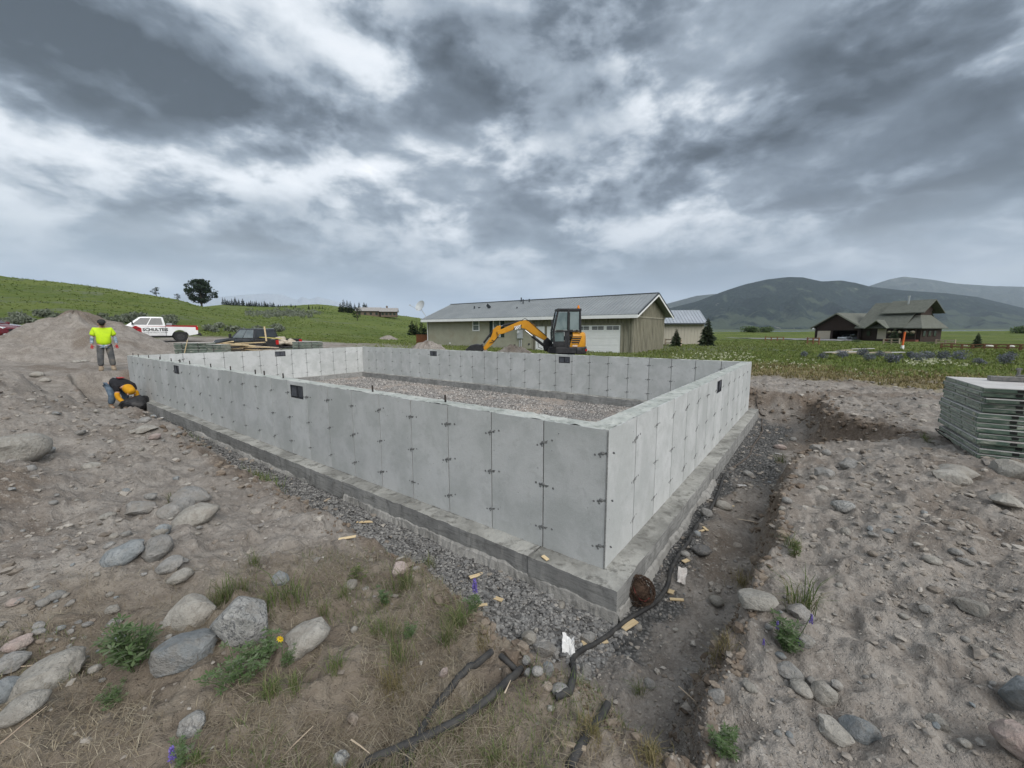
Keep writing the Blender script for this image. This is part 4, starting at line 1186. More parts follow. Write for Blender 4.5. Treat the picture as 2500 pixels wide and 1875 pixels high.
# washed rock on the floor inside the walls
m_fl = island_material('washed_rock', [(0.22, 0.21, 0.20), (0.40, 0.38, 0.36), (0.50, 0.48, 0.45), (0.30, 0.28, 0.265), (0.44, 0.40, 0.37), (0.18, 0.175, 0.17)])
N = 15000
us = nrg.uniform(WT + FP + .05, WL - WT - FP - .05, N); vs = nrg.uniform(WT + FP + .05, WW - WT - FP - .05, N)
X, Y = fuv(us, vs)
kp = fbm(us * 0.6, vs * 0.9, 3, 90) + 0.35 * (vs / WW) > 0.02; X, Y = X[kp], Y[kp]
S = nrg.uniform(0.014, 0.034, len(X))
stones_np('floor_stones', X, Y, np.full(len(X), Z_FT - 0.215) + 0.008, S, m_fl, 8)

# ------------------------------------------------------------------ heaps of spoil
m_heap = MATS.setdefault('heap', gme.materials[0])
def heap(name, label, cx, cy, rx, ry, h, rot, seed, base, sharp=1.3, n=90):
    """a dumped cone of earth with rills and clods"""
    th = np.linspace(0, 2 * math.pi, n, endpoint=False); rr__ = np.linspace(0, 1.0, 46)
    T, Q = np.meshgrid(th, rr__)
    lx, ly = Q * np.cos(T) * rx, Q * np.sin(T) * ry
    c, s = math.cos(rot), math.sin(rot)
    X, Y = cx + lx * c - ly * s, cy + lx * s + ly * c
    edge = 1 + 0.25 * fbm(np.cos(T) * 1.5 + seed, np.sin(T) * 1.5, 3, seed)
    q = np.clip(Q / edge, 0, 1.2)
    prof = np.clip(1 - np.sqrt(q * q + 0.018), 0, 1) ** sharp
    Z = base + h * prof + prof ** 0.4 * (0.22 * h * fbm(X * 0.9, Y * 0.9, 4, seed + 1) + 0.13 * fbm(X * 4, Y * 4, 4, seed + 2) + 0.16 * fbm(np.degrees(T) * 0.12, Q * 2.5, 3, seed + 3))
    Z = np.where(Q > 0.97, np.minimum(Z, base - 0.25), Z)
    V = np.stack([X - cx, Y - cy, Z - base], -1).reshape(-1, 3)
    i, j = np.meshgrid(np.arange(45), np.arange(n), indexing='ij')
    F = np.stack([i * n + j, i * n + (j + 1) % n, (i + 1) * n + (j + 1) % n, (i + 1) * n + j], -1).reshape(-1, 4)[:, ::-1]
    o = mesh_np(name, V, F, m_heap, None, True); o.location = (cx, cy, base)
    at_ = o.data.color_attributes.new('cover', 'FLOAT_COLOR', 'POINT'); at_.data.foreach_set('color', np.zeros(len(V) * 4, np.float32))
    return tag(o, label, 'dirt pile')
heap('dirt_pile', 'tall heap of bare grey earth behind the standing worker in the bright yellow shirt', -20.0, 18.8, 4.35, 4.3, 2.32, R(20), 11, 0.28, 1.0)
heap('dirt_pile', 'small pointed heap of earth in front of the tan house beside the wooden deck', -4.2, 20.2, 1.9, 1.7, 1.45, 0.2, 12, -0.05, 1.1)
heap('dirt_pile', 'low rounded heap of earth below the excavator boom', 0.1, 18.8, 1.9, 1.0, 0.98, 0.15, 13, -0.05, 0.8)
heap('dirt_pile', 'low clump of earth right beside the excavator bucket', -1.5, 18.9, 0.8, 0.7, 0.95, 0.0, 14, -0.05, 0.6)
heap('dirt_pile', 'tiny tan mound of soil out in the green field left of the tan house', -21.2, 70.0, 1.7, 1.4, 0.75, 0.0, 15, hz(-21.2, 70.0) + 0.05, 0.9)

# ------------------------------------------------------------------ vehicles
m_tyre = pmat('tyre_rubber', (0.018, 0.018, 0.019), (0.03, 0.03, 0.03), 20, 0.85)
m_rim = pmat('dark_alloy', (0.05, 0.05, 0.052), (0.09, 0.09, 0.09), 10, 0.4, metal=0.6)
m_alloy = pmat('silver_alloy', (0.45, 0.46, 0.47), (0.55, 0.56, 0.57), 10, 0.3, metal=0.8)
m_glass = pmat('tinted_glass', (0.018, 0.022, 0.026), (0.03, 0.035, 0.04), 2, 0.06, spec=0.6)
m_glass2 = pmat('clear_car_glass', (0.14, 0.17, 0.18), (0.22, 0.25, 0.26), 1.5, 0.06, spec=0.6)
m_trim = pmat('black_trim', (0.018, 0.018, 0.02), (0.03, 0.03, 0.03), 30, 0.5)
m_white = pmat('white_car_paint', (0.78, 0.79, 0.80), (0.72, 0.73, 0.73), 2.0, 0.22, coat=0.5, c3=(0.60, 0.58, 0.54), s3=1.3, f3=(0.62, 0.85))
m_redp = pmat('red_decal', (0.36, 0.012, 0.018), (0.30, 0.01, 0.015), 5, 0.3)
m_black = pmat('black_car_paint', (0.020, 0.021, 0.024), (0.032, 0.033, 0.036), 3, 0.12, coat=0.6)
m_maroon = pmat('maroon_car_paint', (0.115, 0.008, 0.014), (0.14, 0.012, 0.018), 3, 0.2, coat=0.6)
m_tail = pmat('red_lamp', (0.42, 0.012, 0.014), (0.5, 0.02, 0.02), 14, 0.2)
m_lamp = pmat('clear_lamp', (0.62, 0.64, 0.66), (0.75, 0.77, 0.78), 14, 0.15)
m_chrome = pmat('chrome', (0.55, 0.56, 0.58), None, rough=0.15, metal=1.0)
m_black_print = pmat('black_print', (0.015, 0.015, 0.016), None, rough=0.5)
m_white_print = pmat('white_print', (0.80, 0.80, 0.80), None, rough=0.5)
m_grey_print = pmat('grey_print', (0.22, 0.22, 0.23), None, rough=0.5)
m_amber = pmat('amber_lamp', (0.75, 0.20, 0.02), (0.8, 0.3, 0.03), 9, 0.25)

def wheel(parent, x, y, rad, wid, rim_mat, name='wheel'):
    side = 1 if y > 0 else -1
    w = MB()
    prof = [(rad * 0.60, -wid / 2), (rad * 0.93, -wid / 2), (rad, -wid * 0.36), (rad, wid * 0.36), (rad * 0.93, wid / 2), (rad * 0.60, wid / 2)]
    n = 24
    w.loft([[(r_ * math.cos(2 * math.pi * k / n), t_, r_ * math.sin(2 * math.pi * k / n)) for k in range(n)] for r_, t_ in prof], cap=False)
    o = w.build(name, m_tyre, parent, R(40)); o.location = (x, y, rad)
    rm = MB()
    rm.tube([(0, -wid * 0.3, 0), (0, side * wid * 0.30, 0)], rad * 0.60, 20)
    for k in range(6):
        a = k * math.pi / 3
        rm.box((rad * 0.33 * math.cos(a), side * wid * 0.36, rad * 0.33 * math.sin(a)), (rad * 0.50, wid * 0.12, rad * 0.13), rotm(0, -a, 0))
    rm.tube([(0, 0, 0), (0, side * wid * 0.44, 0)], rad * 0.14, 10)
    rm.build('rim', rim_mat, o, R(40))
    return o

def arch(cx, r_, z0, x_from, x_to, n=9):
    """points of a wheel arch from x_from to x_to"""
    t0 = math.acos(max(-1, min(1, (x_from - cx) / r_))); t1 = math.acos(max(-1, min(1, (x_to - cx) / r_)))
    return [(cx + r_ * math.cos(t0 + (t1 - t0) * k / n), z0 + r_ * math.sin(t0 + (t1 - t0) * k / n)) for k in range(n + 1)]

def face_quad(c4, u0, u1, v0, v1, push):
    """panel on a four-cornered face: c4 = lower-left, lower-right, upper-right, upper-left seen from outside"""
    A, B, C_, D_ = [np.array(p, float) for p in c4]
    f = lambda u, v: (A * (1 - u) + B * u) * (1 - v) + (D_ * (1 - u) + C_ * u) * v
    n = np.cross(B - A, D_ - A); n /= np.linalg.norm(n)
    q = [f(u0, v0), f(u1, v0), f(u1, v1), f(u0, v1)]
    return [p + n * push for p in q], n

def glass_panel(parent, name, c4, u0, u1, v0, v1, mat, push=0.008, thick=0.012):
    q, n = face_quad(c4, u0, u1, v0, v1, push)
    V = q + [p - n * thick for p in q]
    mb = MB(); mb.add(V, [(0, 1, 2, 3), (7, 6, 5, 4), (0, 4, 5, 1), (1, 5, 6, 2), (2, 6, 7, 3), (3, 7, 4, 0)])
    return mb.build(name, mat, parent)

def pickup(label, loc, rz, paint, tyre_r=0.42, lift=0.0, gate_down=False, rim=None, dark_bumper=True, rail=None):
    t = thing('pickup_truck', label, 'pickup truck', loc, rz)
    W2 = 0.98; xf, xr, x_fw, x_rw = 2.92, -2.92, 1.98, -1.78
    zb, zr, ar = 0.46 + lift, 1.24 + lift, tyre_r * 1.22
    az_ = tyre_r
    # front body: bonnet, doors and lower cab
    low = [(-0.92, zb)] + [(x_fw - ar, zb)] + arch(x_fw, ar, az_, x_fw - ar * 0.98, x_fw + ar * 0.98)[0:] + [(xf - 0.08, zb + 0.05), (xf, zb + 0.25), (xf - 0.02, zr - 0.22), (xf - 0.25, zr - 0.06), (1.25, zr + 0.06), (1.1, zr + 0.03), (-0.92, zr + 0.03)]
    low = [p for k, p in enumerate(low)]
    b = MB(); b.prism(low, -W2, W2); b.build('body', paint, t, R(35), bevel=0.03, seg=2)
    # bed: two sides, front wall, floor
    bed = [(xr, zb + 0.12), (x_rw - ar, zb)] + arch(x_rw, ar, az_, x_rw - ar * 0.98, x_rw + ar * 0.98) + [(x_rw + ar, zb), (-0.94, zb), (-0.94, zr), (xr, zr)]
    for s_ in (-1, 1):
        bb = MB(); bb.prism(bed, s_ * W2 - 0.07 * (s_ > 0) * 1.0, s_ * W2 + 0.07 * (s_ < 0)); bb.build('bed_side', paint, t, R(35), bevel=0.012)
        if rail:
            q = MB(); q.box(((xr - 0.94) / 2, s_ * (W2 - 0.036), zr + 0.012), (abs(xr) - 0.98, 0.10, 0.05)); q.build('bed_rail', rail, t)
    fl = MB(); fl.box(((xr - 0.94) / 2, 0, zb + 0.25), (abs(xr) - 0.96, 2 * W2 - 0.16, 0.05)); fl.box((-0.97, 0, (zb + zr) / 2 + 0.1), (0.06, 2 * W2 - 0.16, zr - zb - 0.22)); fl.build('bed_floor', m_trim, t)
    tg = MB()
    if gate_down: tg.box((xr - 0.26, 0, zb + 0.26), (0.52, 2 * W2 - 0.10, 0.07))
    else: tg.box((xr + 0.02, 0, (zr + zb) / 2 + 0.13), (0.07, 2 * W2 - 0.12, zr - zb - 0.28))
    tg.build('tailgate', paint if not gate_down else m_trim, t, bevel=0.01)
    # greenhouse
    zt = zr + 0.66; zl = zr + 0.02
    bot = [(1.36, -0.93, zl), (1.36, 0.93, zl), (-0.92, 0.93, zl), (-0.92, -0.93, zl)]
    top = [(0.56, -0.78, zt), (0.56, 0.78, zt), (-0.80, 0.78, zt), (-0.80, -0.78, zt)]
    mid = [(0.38, -0.73, zt + 0.035), (0.38, 0.73, zt + 0.035), (-0.70, 0.73, zt + 0.035), (-0.70, -0.73, zt + 0.035)]
    gh = MB(); gh.loft([bot, top, mid]); gh.build('cab', paint, t, R(30), bevel=0.02, seg=2)
    L4 = [bot[2], bot[1], top[1], top[2]][0:4]
    left = [bot[1], bot[2], top[2], top[1]]; right = [bot[3], bot[0], top[0], top[3]]
    glass_panel(t, 'side_window', left, 0.10, 0.50, 0.08, 0.90, m_glass2 if paint is m_black else m_glass); glass_panel(t, 'side_window', left, 0.53, 0.93, 0.08, 0.90, m_glass2 if paint is m_black else m_glass)
    glass_panel(t, 'side_window', right, 0.50, 0.90, 0.08, 0.90, m_glass); glass_panel(t, 'side_window', right, 0.07, 0.47, 0.08, 0.90, m_glass)
    glass_panel(t, 'windshield', [bot[0], bot[1], top[1], top[0]], 0.06, 0.94, 0.06, 0.93, m_glass2)
    glass_panel(t, 'rear_window', [bot[2], bot[3], top[3], top[2]], 0.08, 0.92, 0.14, 0.86, m_glass)
    # doors: thin seams and handles
    for s_ in (-1, 1):
        for x_ in (1.08, 0.12, -0.88):
            sm = MB(); sm.box((x_, s_ * (W2 + 0.001), (zb + zr) / 2 + 0.06), (0.012, 0.006, zr - zb - 0.14)); sm.build('door_seam', m_trim, t)
        for x_ in (0.26, -0.72):
            hd = MB(); hd.box((x_, s_ * (W2 + 0.012), zr - 0.12), (0.20, 0.03, 0.035)); hd.build('door_handle', m_trim if paint is m_black else paint, t, bevel=0.008)
        mi = MB(); mi.bar((1.0, s_ * 0.96, zr + 0.08), (1.0, s_ * 1.12, zr + 0.16), 0.04); mi.box((0.98, s_ * 1.17, zr + 0.20), (0.09, 0.16, 0.26)); mi.build('side_mirror', m_trim, t, bevel=0.02)
        hl = MB(); hl.box((xf - 0.09, s_ * 0.80, zr - 0.26), (0.16, 0.34, 0.20)); hl.build('headlight', m_lamp, t, bevel=0.02)
        tl = MB(); tl.box((xr + 0.06, s_ * (W2 - 0.05), zr - 0.20), (0.16, 0.12, 0.30)); tl.build('taillight', m_tail, t, bevel=0.015)
        st = MB(); st.box((0.1, s_ * (W2 - 0.02), zb - 0.02), (2.3, 0.16, 0.06)); st.build('side_step', m_trim, t)
    gr = MB(); gr.box((xf - 0.02, 0, zr - 0.28), (0.06, 1.25, 0.34)); gr.build('grille', m_trim, t)
    bm_ = m_trim if dark_bumper else m_chrome
    fb = MB(); fb.box((xf + 0.03, 0, zb + 0.12), (0.18, 1.92, 0.24)); fb.build('front_bumper', bm_, t, bevel=0.03)
    rb = MB(); rb.box((xr - 0.10, 0, zb + 0.12), (0.20, 1.86, 0.20)); rb.box((xr - 0.24, 0, zb + 0.02), (0.18, 0.12, 0.10)); rb.build('rear_bumper', bm_, t, bevel=0.025)
    un = MB(); un.box((0.1, 0, zb - 0.06), (4.6, 1.1, 0.16)); un.build('underbody', m_trim, t)
    for x_ in (x_fw, x_rw):
        wl_ = MB(); wl_.box((x_, 0, az_ + 0.12), (ar * 1.7, 1.70, 0.5)); wl_.build('wheel_well', m_trim, t)
        for s_ in (-1, 1): wheel(t, x_, s_ * (W2 - 0.12), tyre_r, 0.29, rim or m_rim)
    return t, (xf, xr, W2, zb, zr, zt)

# white truck: nose to the left, driver's side to us
wz = 0.62
wt, D = pickup('white pickup truck with a red hexagon emblem and black lettering on its door', (-28.6, 32.4, hz(-28.6, 32.4) - 0.02), math.atan2(-0.66, -0.75), m_white, 0.44, 0.06, rail=m_redp)
xf, xr, W2, zb, zr, zt = D
lg = MB(); R0 = 0.36
lg.prism([(0.82 + R0 * math.cos(R(30 + 60 * k)), (zb + zr) / 2 + 0.03 + R0 * math.sin(R(30 + 60 * k))) for k in range(6)], W2 + 0.002, W2 + 0.006)
lg.build('door_emblem', m_redp, wt)
def lettering(body, size, mat, parent, loc, ang, width=None, bold=0.0, tilt=math.pi / 2):
    o = text_mesh('lettering', body, size, mat, bold, 0.0015, parent, 0.0, width)
    o.location = loc; o.rotation_euler = (tilt, 0, ang)
    return o
lettering('SC', 0.42, m_black_print, wt, (0.82, W2 + 0.009, (zb + zr) / 2 + 0.03), math.pi, 0.44, 0.012)
lettering('SCHULTEIS', 0.30, m_black_print, wt, (-0.30, W2 + 0.006, (zb + zr) / 2 + 0.08), math.pi, 1.50, 0.012)
lettering('CONSTRUCTION', 0.10, m_grey_print, wt, (-0.30, W2 + 0.006, (zb + zr) / 2 - 0.13), math.pi, 1.42, 0.002)
sw_ = MB(); sw_.prism([(-2.9, zr - 0.02), (-0.96, zr - 0.02), (1.0, zr + 0.0), (1.0, zr - 0.015), (-0.96, zr - 0.06), (-2.9, zr - 0.10)], W2 + 0.001, W2 + 0.004); sw_.build('red_stripe', m_redp, wt)
tb = MB(); tb.box((-1.15, 0, zr + 0.10), (0.36, 1.5, 0.22)); tb.build('toolbox', m_alloy, wt, bevel=0.02)

# black truck: tail towards us with the gate down
bt, D2 = pickup('black crew cab pickup truck with its tailgate down and a load in the bed', (-17.6, 28.2, hz(-17.6, 28.2)), math.atan2(0.32, -0.947), m_black, 0.40, 0.0, gate_down=True, dark_bumper=False)
m_tarp = pmat('crumpled_tan_tarp', (0.36, 0.31, 0.24), (0.52, 0.47, 0.38), 5, 0.85, 0.02, 12)
m_yellow_board = pmat('yellow_board', (0.55, 0.47, 0.10), (0.60, 0.52, 0.16), 6, 0.7)
def lump(seed, sx_, sy_, sz_, sub=3, f=1.6, amp=0.35):
    V, F = ICO[sub]; V = V.copy()
    V = V * (1 + amp * n3(V, f, seed) + amp * 0.5 * n3(V, f * 2.6, seed + 3) + amp * 0.2 * n3(V, f * 6, seed + 5))[:, None] * np.array([sx_, sy_, sz_])
    return V, F
for k, (lx, ly, lz, s3_) in enumerate(((-2.2, 0.35, 0.98, (0.5, 0.45, 0.30)), (-1.7, -0.30, 1.02, (0.55, 0.5, 0.34)), (-2.5, -0.45, 0.94, (0.35, 0.35, 0.26)))):
    V, F = lump(40 + k, *s3_)
    o = mesh_np('tarp_bundle', V, F, m_tarp, None, True)
    ca_, sa_ = math.cos(bt.rotation_euler.z), math.sin(bt.rotation_euler.z)
    o.location = (bt.location.x + lx * ca_ - ly * sa_, bt.location.y + lx * sa_ + ly * ca_, bt.location.z + lz)
    tag(o, ['crumpled tan tarp heaped at the left of the black truck bed', 'big crumpled tan tarp filling the middle of the black truck bed', 'smaller tan tarp roll at the tail of the black truck bed'][k], 'tarp')
yb = MB(); yb.box((0, 0, 0), (1.7, 0.24, 0.03)); o = yb.build('yellow_board', m_yellow_board)
o.location = (bt.location.x + (-1.8) * ca_ - 0.5 * sa_, bt.location.y + (-1.8) * sa_ + 0.5 * ca_, bt.location.z + 1.31); o.rotation_euler = (0, R(-3), bt.rotation_euler.z); tag(o, 'yellow board laid over the load of the black truck', 'board')

# maroon car at the left edge: only its nose shows
def suv(label, loc, rz):
    t = thing('maroon_car', label, 'car', loc, rz)
    W2 = 0.92; tr = 0.36; ar = 0.45
    low = [(-1.9, 0.34)] + [(-1.4 - ar, 0.34)] + arch(-1.4, ar, tr, -1.4 - ar * 0.98, -1.4 + ar * 0.98) + [(1.35 - ar, 0.30)] + arch(1.35, ar, tr, 1.35 - ar * 0.98, 1.35 + ar * 0.98) + [(2.10, 0.34), (2.28, 0.50), (2.24, 0.78), (2.02, 0.92), (1.05, 1.06), (-2.0, 1.08), (-2.2, 0.7)]
    b = MB(); b.prism(low, -W2, W2); b.build('body', m_maroon, t, R(35), bevel=0.05, seg=2)
    bot = [(1.1, -0.86, 1.05), (1.1, 0.86, 1.05), (-2.0, 0.86, 1.07), (-2.0, -0.86, 1.07)]
    top = [(0.25, -0.62, 1.62), (0.25, 0.62, 1.62), (-1.75, 0.62, 1.62), (-1.75, -0.62, 1.62)]
    gh = MB(); gh.loft([bot, top]); gh.build('cabin', m_maroon, t, R(30), bevel=0.05, seg=2)
    glass_panel(t, 'windshield', [bot[0], bot[1], top[1], top[0]], 0.06, 0.94, 0.06, 0.92, m_glass)
    for q4, nm in (([bot[1], bot[2], top[2], top[1]], 'l'), ([bot[3], bot[0], top[0], top[3]], 'r')):
        glass_panel(t, 'side_window', q4, 0.12, 0.46, 0.12, 0.88, m_glass); glass_panel(t, 'side_window', q4, 0.5, 0.88, 0.12, 0.88, m_glass)
    for s_ in (-1, 1):
        hl = MB(); hl.box((2.02, s_ * 0.70, 0.82), (0.40, 0.34, 0.14), rotm(0, R(14), R(-22 * s_))); hl.build('headlight', m_lamp, t, bevel=0.03)
        fg = MB(); fg.box((2.20, s_ * 0.66, 0.46), (0.14, 0.26, 0.09)); fg.build('fog_lamp', m_lamp, t, bevel=0.02)
        mi = MB(); mi.box((0.85, s_ * 1.02, 1.10), (0.12, 0.2, 0.14)); mi.build('side_mirror', m_maroon, t, bevel=0.03)
        for x_ in (1.35, -1.4): wheel(t, x_, s_ * (W2 - 0.1), tr, 0.23, m_alloy)
    gr = MB(); gr.box((2.25, 0, 0.66), (0.06, 1.0, 0.16)); gr.box((2.27, 0, 0.42), (0.06, 1.1, 0.14)); gr.build('grille', m_trim, t)
    for x_ in (1.35, -1.4):
        wl_ = MB(); wl_.box((x_, 0, tr + 0.1), (ar * 1.6, 1.6, 0.4)); wl_.build('wheel_well', m_trim, t)
    return t
suv('dark red car with only its front end showing beside the tall dirt heap', (-30.6, 23.2, hz(-30.6, 23.2)), R(8))

# ------------------------------------------------------------------ mini excavator
m_exy = pmat('excavator_yellow', (0.58, 0.27, 0.018), (0.52, 0.23, 0.015), 2.5, 0.38, c3=(0.36, 0.20, 0.05), s3=2.2, f3=(0.58, 0.8))
m_exb = pmat('excavator_black', (0.016, 0.017, 0.019), (0.030, 0.030, 0.032), 6, 0.5)
m_exg = pmat('cab_glass', (0.10, 0.14, 0.145), (0.20, 0.25, 0.25), 1.2, 0.08, spec=0.6)
m_hyd = pmat('hydraulic_chrome', (0.50, 0.51, 0.52), None, rough=0.2, metal=1.0)
m_hose = pmat('black_hose', (0.016, 0.016, 0.017), None, rough=0.6)
EX, EY = 2.30, 17.2
ez = hz(EX, EY)
KX = EY / FPX
ex = thing('mini_excavator', 'yellow and black mini excavator with its boom folded forward behind the foundation', 'excavator', (EX, EY, ez), math.pi + R(2))
def exl(zx, zy, o=(960, 680, .1808)):
    """side view: forward distance and height of a point of the machine"""
    px, py = o[0] + zx * o[2], o[1] + zy * o[2]
    p = aty(px, py, EY)
    return (EX - p[0], p[2] - ez)
Z4 = (1260, 680, .226)
# tracks and undercarriage
for s_ in (-1, 1):
    tk = MB()
    path = [(-0.85, 0.05), (0.85, 0.05), (1.02, 0.16), (1.06, 0.28), (0.98, 0.42), (0.84, 0.48), (-0.84, 0.48), (-0.98, 0.42), (-1.06, 0.28), (-1.02, 0.16)]
    tk.prism(path, s_ * 0.62 - 0.16, s_ * 0.62 + 0.16)
    for k in range(22):
        x_ = -0.84 + k * 0.08
        tk.box((x_, s_ * 0.62, 0.025), (0.045, 0.32, 0.05)); tk.box((x_, s_ * 0.62, 0.50), (0.045, 0.32, 0.035))
    tk.build('track', m_tyre, ex)
uc = MB(); uc.box((0, 0, 0.34), (1.0, 0.95, 0.22)); uc.tube([(0, 0, 0.45), (0, 0, 0.66)], 0.36, 18); uc.build('undercarriage', m_exb, ex)
bl = MB(); bl.box((1.42, 0, 0.24), (0.08, 1.55, 0.36)); bl.bar((0.9, 0.45, 0.3), (1.4, 0.45, 0.25), 0.09); bl.bar((0.9, -0.45, 0.3), (1.4, -0.45, 0.25), 0.09); bl.build('dozer_blade', m_exb, ex, bevel=0.01)
# upper structure
fr_ = MB(); fr_.prism([(-0.72, -0.60), (-0.60, -0.74), (0.55, -0.74), (0.78, -0.40), (0.78, 0.40), (0.55, 0.74), (-0.60, 0.74), (-0.72, 0.60)], 0.66, 0.92, 'xy'); fr_.build('slewing_frame', m_exb, ex, bevel=0.03, seg=2)
cw = MB()
rings = []
for z_, k_ in ((0.64, 0.97), (0.70, 1.0), (0.88, 1.0), (0.93, 0.97)):
    pts = []
    for i_ in range(13):
        a = R(90 + 180 * i_ / 12)
        pts.append((-0.36 + 0.48 * k_ * math.cos(a), 0.78 * k_ * math.sin(a), z_))
    rings.append(pts + [(-0.30, -0.78 * k_, z_), (-0.30, 0.78 * k_, z_)])
cw.loft(rings); cw.build('counterweight', m_exb, ex, R(50))
hd = MB()
rings = []
for z_, k_ in ((0.93, 0.98), (1.00, 1.0), (1.36, 0.98), (1.47, 0.93), (1.53, 0.80)):
    pts = []
    for i_ in range(13):
        a = R(90 + 180 * i_ / 12)
        pts.append((-0.34 + 0.46 * k_ * math.cos(a), 0.74 * k_ * math.sin(a), z_))
    rings.append(pts + [(-0.02 * k_ - 0.02 * (z_ > 1.3), -0.74 * k_, z_), (-0.02 * k_ - 0.12 * (z_ > 1.3), 0.74 * k_, z_)])
hd.loft(rings); hood = hd.build('engine_hood', m_exy, ex, R(50))
lv = MB(); lv.prism([(-0.50, 1.36), (-0.12, 1.36), (-0.07, 1.02), (-0.36, 1.02)], 0.725, 0.738); lv.build('grille_panel', m_exb, hood)
for k in range(4):
    s_ = MB(); s_.box((-0.285 + 0.03 * k, 0.742, 1.32 - 0.085 * k), (0.36 - 0.015 * k, 0.012, 0.022)); s_.build('louvre', m_exy, hood)
ts = MB(); ts.box((-0.64, 0.52, 0.80), (0.05, 0.18, 0.085), rotm(0, 0, R(-36))); ts.xf(None, (-0.06, 0.06, 0)); ts.build('rear_lamp', m_tail, ex)
# cab
cb = (-0.44, 0.62); yb0, yb1 = -0.02, 0.73
cf = MB()
zc0, zc1 = 0.92, 2.42
for (x_, y_, z_) in ((cb[0], yb0, 1.50), (cb[0], yb1, 1.50), (0.04, yb1, zc0)):
    cf.bar((x_, y_, z_), (x_ * 0.96 + 0.012, y_ if y_ < 0.1 else y_ - 0.05, zc1), 0.075)
for y_ in (yb0, yb1):
    yy = y_ - 0.05 * (y_ > 0.1)
    cf.bar((cb[1], y_, zc0), (cb[1] + 0.03, y_, 1.55), 0.07); cf.bar((cb[1] + 0.03, y_, 1.55), (0.48, yy, zc1 - 0.06), 0.07)
    cf.bar((cb[0], y_, 1.57), (0.62, y_, 1.57), 0.06)
cf.box((0.02, 0.33, zc1), (0.98, 0.78, 0.10)); cf.box((0.30, 0.355, 0.98), (0.66, 0.76, 0.14))
cf.build('cab_frame', m_exb, ex, bevel=0.015)
dp = MB(); dp.box((0.12, yb1 - 0.005, 1.25), (0.16, 0.05, 0.62)); dp.box((0.42, yb1 - 0.005, 1.07), (0.42, 0.045, 0.18)); dp.build('cab_panel', m_exb, ex)
for nm, (x0, x1, x2, z0, z1) in (('cab_window', (-0.39, -0.01, -0.01, 1.62, 2.34)), ('cab_window', (0.10, 0.58, 0.46, 1.62, 2.32)), ('door_window', (0.22, 0.59, 0.60, 1.14, 1.53))):
    gw = MB(); gw.prism([(x0, z0), (x1, z0), (x2, z1), (x0, z1)], yb1 - 0.05, yb1 - 0.035); gw.build(nm, m_exg, ex)
gw = MB(); gw.quad((cb[1] + 0.02, yb0 + .03, 1.12), (cb[1] + 0.02, yb1 - .03, 1.12), (cb[1] + 0.02, yb1 - .03, 1.55), (cb[1] + 0.02, yb0 + .03, 1.55)); gw.quad((cb[1] + 0.02, yb0 + .03, 1.58), (cb[1] + 0.02, yb1 - .03, 1.58), (0.49, yb1 - .08, 2.34), (0.49, yb0 + .03, 2.34)); gw.build('windscreen', m_exg, ex)
gw = MB(); gw.box((cb[0], 0.34, 2.0), (0.012, 0.62, 0.70)); gw.build('rear_glass', m_exg, ex)
gw = MB(); gw.box((0.02, yb0 - 0.01, 2.0), (0.84, 0.012, 0.68)); gw.build('side_glass', m_exg, ex)
st = MB(); st.box((0.10, 0.34, 1.28), (0.44, 0.44, 0.16)); st.box((-0.10, 0.34, 1.75), (0.14, 0.42, 0.62)); st.build('seat', m_trim, ex, bevel=0.03)
bk = MB(); bk.tube([(-0.36, 0.60, 2.46), (-0.36, 0.60, 2.52)], 0.06, 10); bk.tube([(-0.36, 0.60, 2.52), (-0.36, 0.60, 2.60)], [0.045, 0.035], 10); bk.build('beacon', m_amber, ex)
mr = MB(); mr.bar((0.64, 0.74, 1.5), (0.72, 0.84, 1.75), 0.02); mr.box((0.74, 0.88, 1.88), (0.05, 0.14, 0.26)); mr.build('side_mirror', m_exb, ex)
# boom, stick, bucket
boom_px = [(2095, 800), (1985, 700), (1900, 615), (1850, 582), (1790, 560), (1720, 572), (1600, 622), (1470, 682), (1405, 705), (1400, 740), (1425, 757), (1490, 745), (1620, 695), (1740, 668), (1800, 690), (1880, 748), (2045, 836)]
def pl(pts, o=(960, 680, .1808)): return [exl(x, y, o) for x, y in pts]
bo = MB(); bo.prism(pl(boom_px), -0.12, 0.06); bo.xf(None, (0, -0.28, 0)); boom = bo.build('boom', m_exy, ex, bevel=0.015)
YB = -0.31
sb = MB(); sb.prism(pl([(2090, 795), (2140, 840), (2140, 985), (2050, 985), (2030, 900), (2045, 836)]), -0.16, 0.10); sb.xf(None, (0, -0.28, 0)); sb.build('swing_post', m_exb, ex, bevel=0.02)
stick_px = [(1455, 632), (1405, 640), (1345, 690), (1340, 735), (1320, 790), (1215, 930), (1222, 968), (1250, 970), (1310, 915), (1365, 860), (1410, 800), (1432, 748), (1450, 690)]
sk = MB(); sk.prism(pl(stick_px), YB - 0.075, YB + 0.075); stick = sk.build('stick', m_exy, ex, bevel=0.012)
def cyl(a, b, r0, r1, y_, frac=0.6):
    a, b = np.array((a[0], y_, a[1])), np.array((b[0], y_, b[1])); m_ = a + (b - a) * frac
    c_ = MB(); c_.tube([a, m_], r0, 12); o = c_.build('hydraulic_cylinder', m_exb, ex, R(50))
    d_ = MB(); d_.tube([m_, b], r1, 10); d_.build('piston_rod', m_hyd, o, R(50))
cyl(exl(1735, 572), exl(1440, 648), 0.05, 0.028, YB, 0.86)
cyl(exl(2040, 905), exl(1785, 700), 0.055, 0.03, YB - 0.14, 0.62); cyl(exl(2040, 905), exl(1785, 700), 0.055, 0.03, YB + 0.14, 0.62)
cyl(exl(1350, 700), exl(1205, 890), 0.042, 0.024, YB, 0.9)
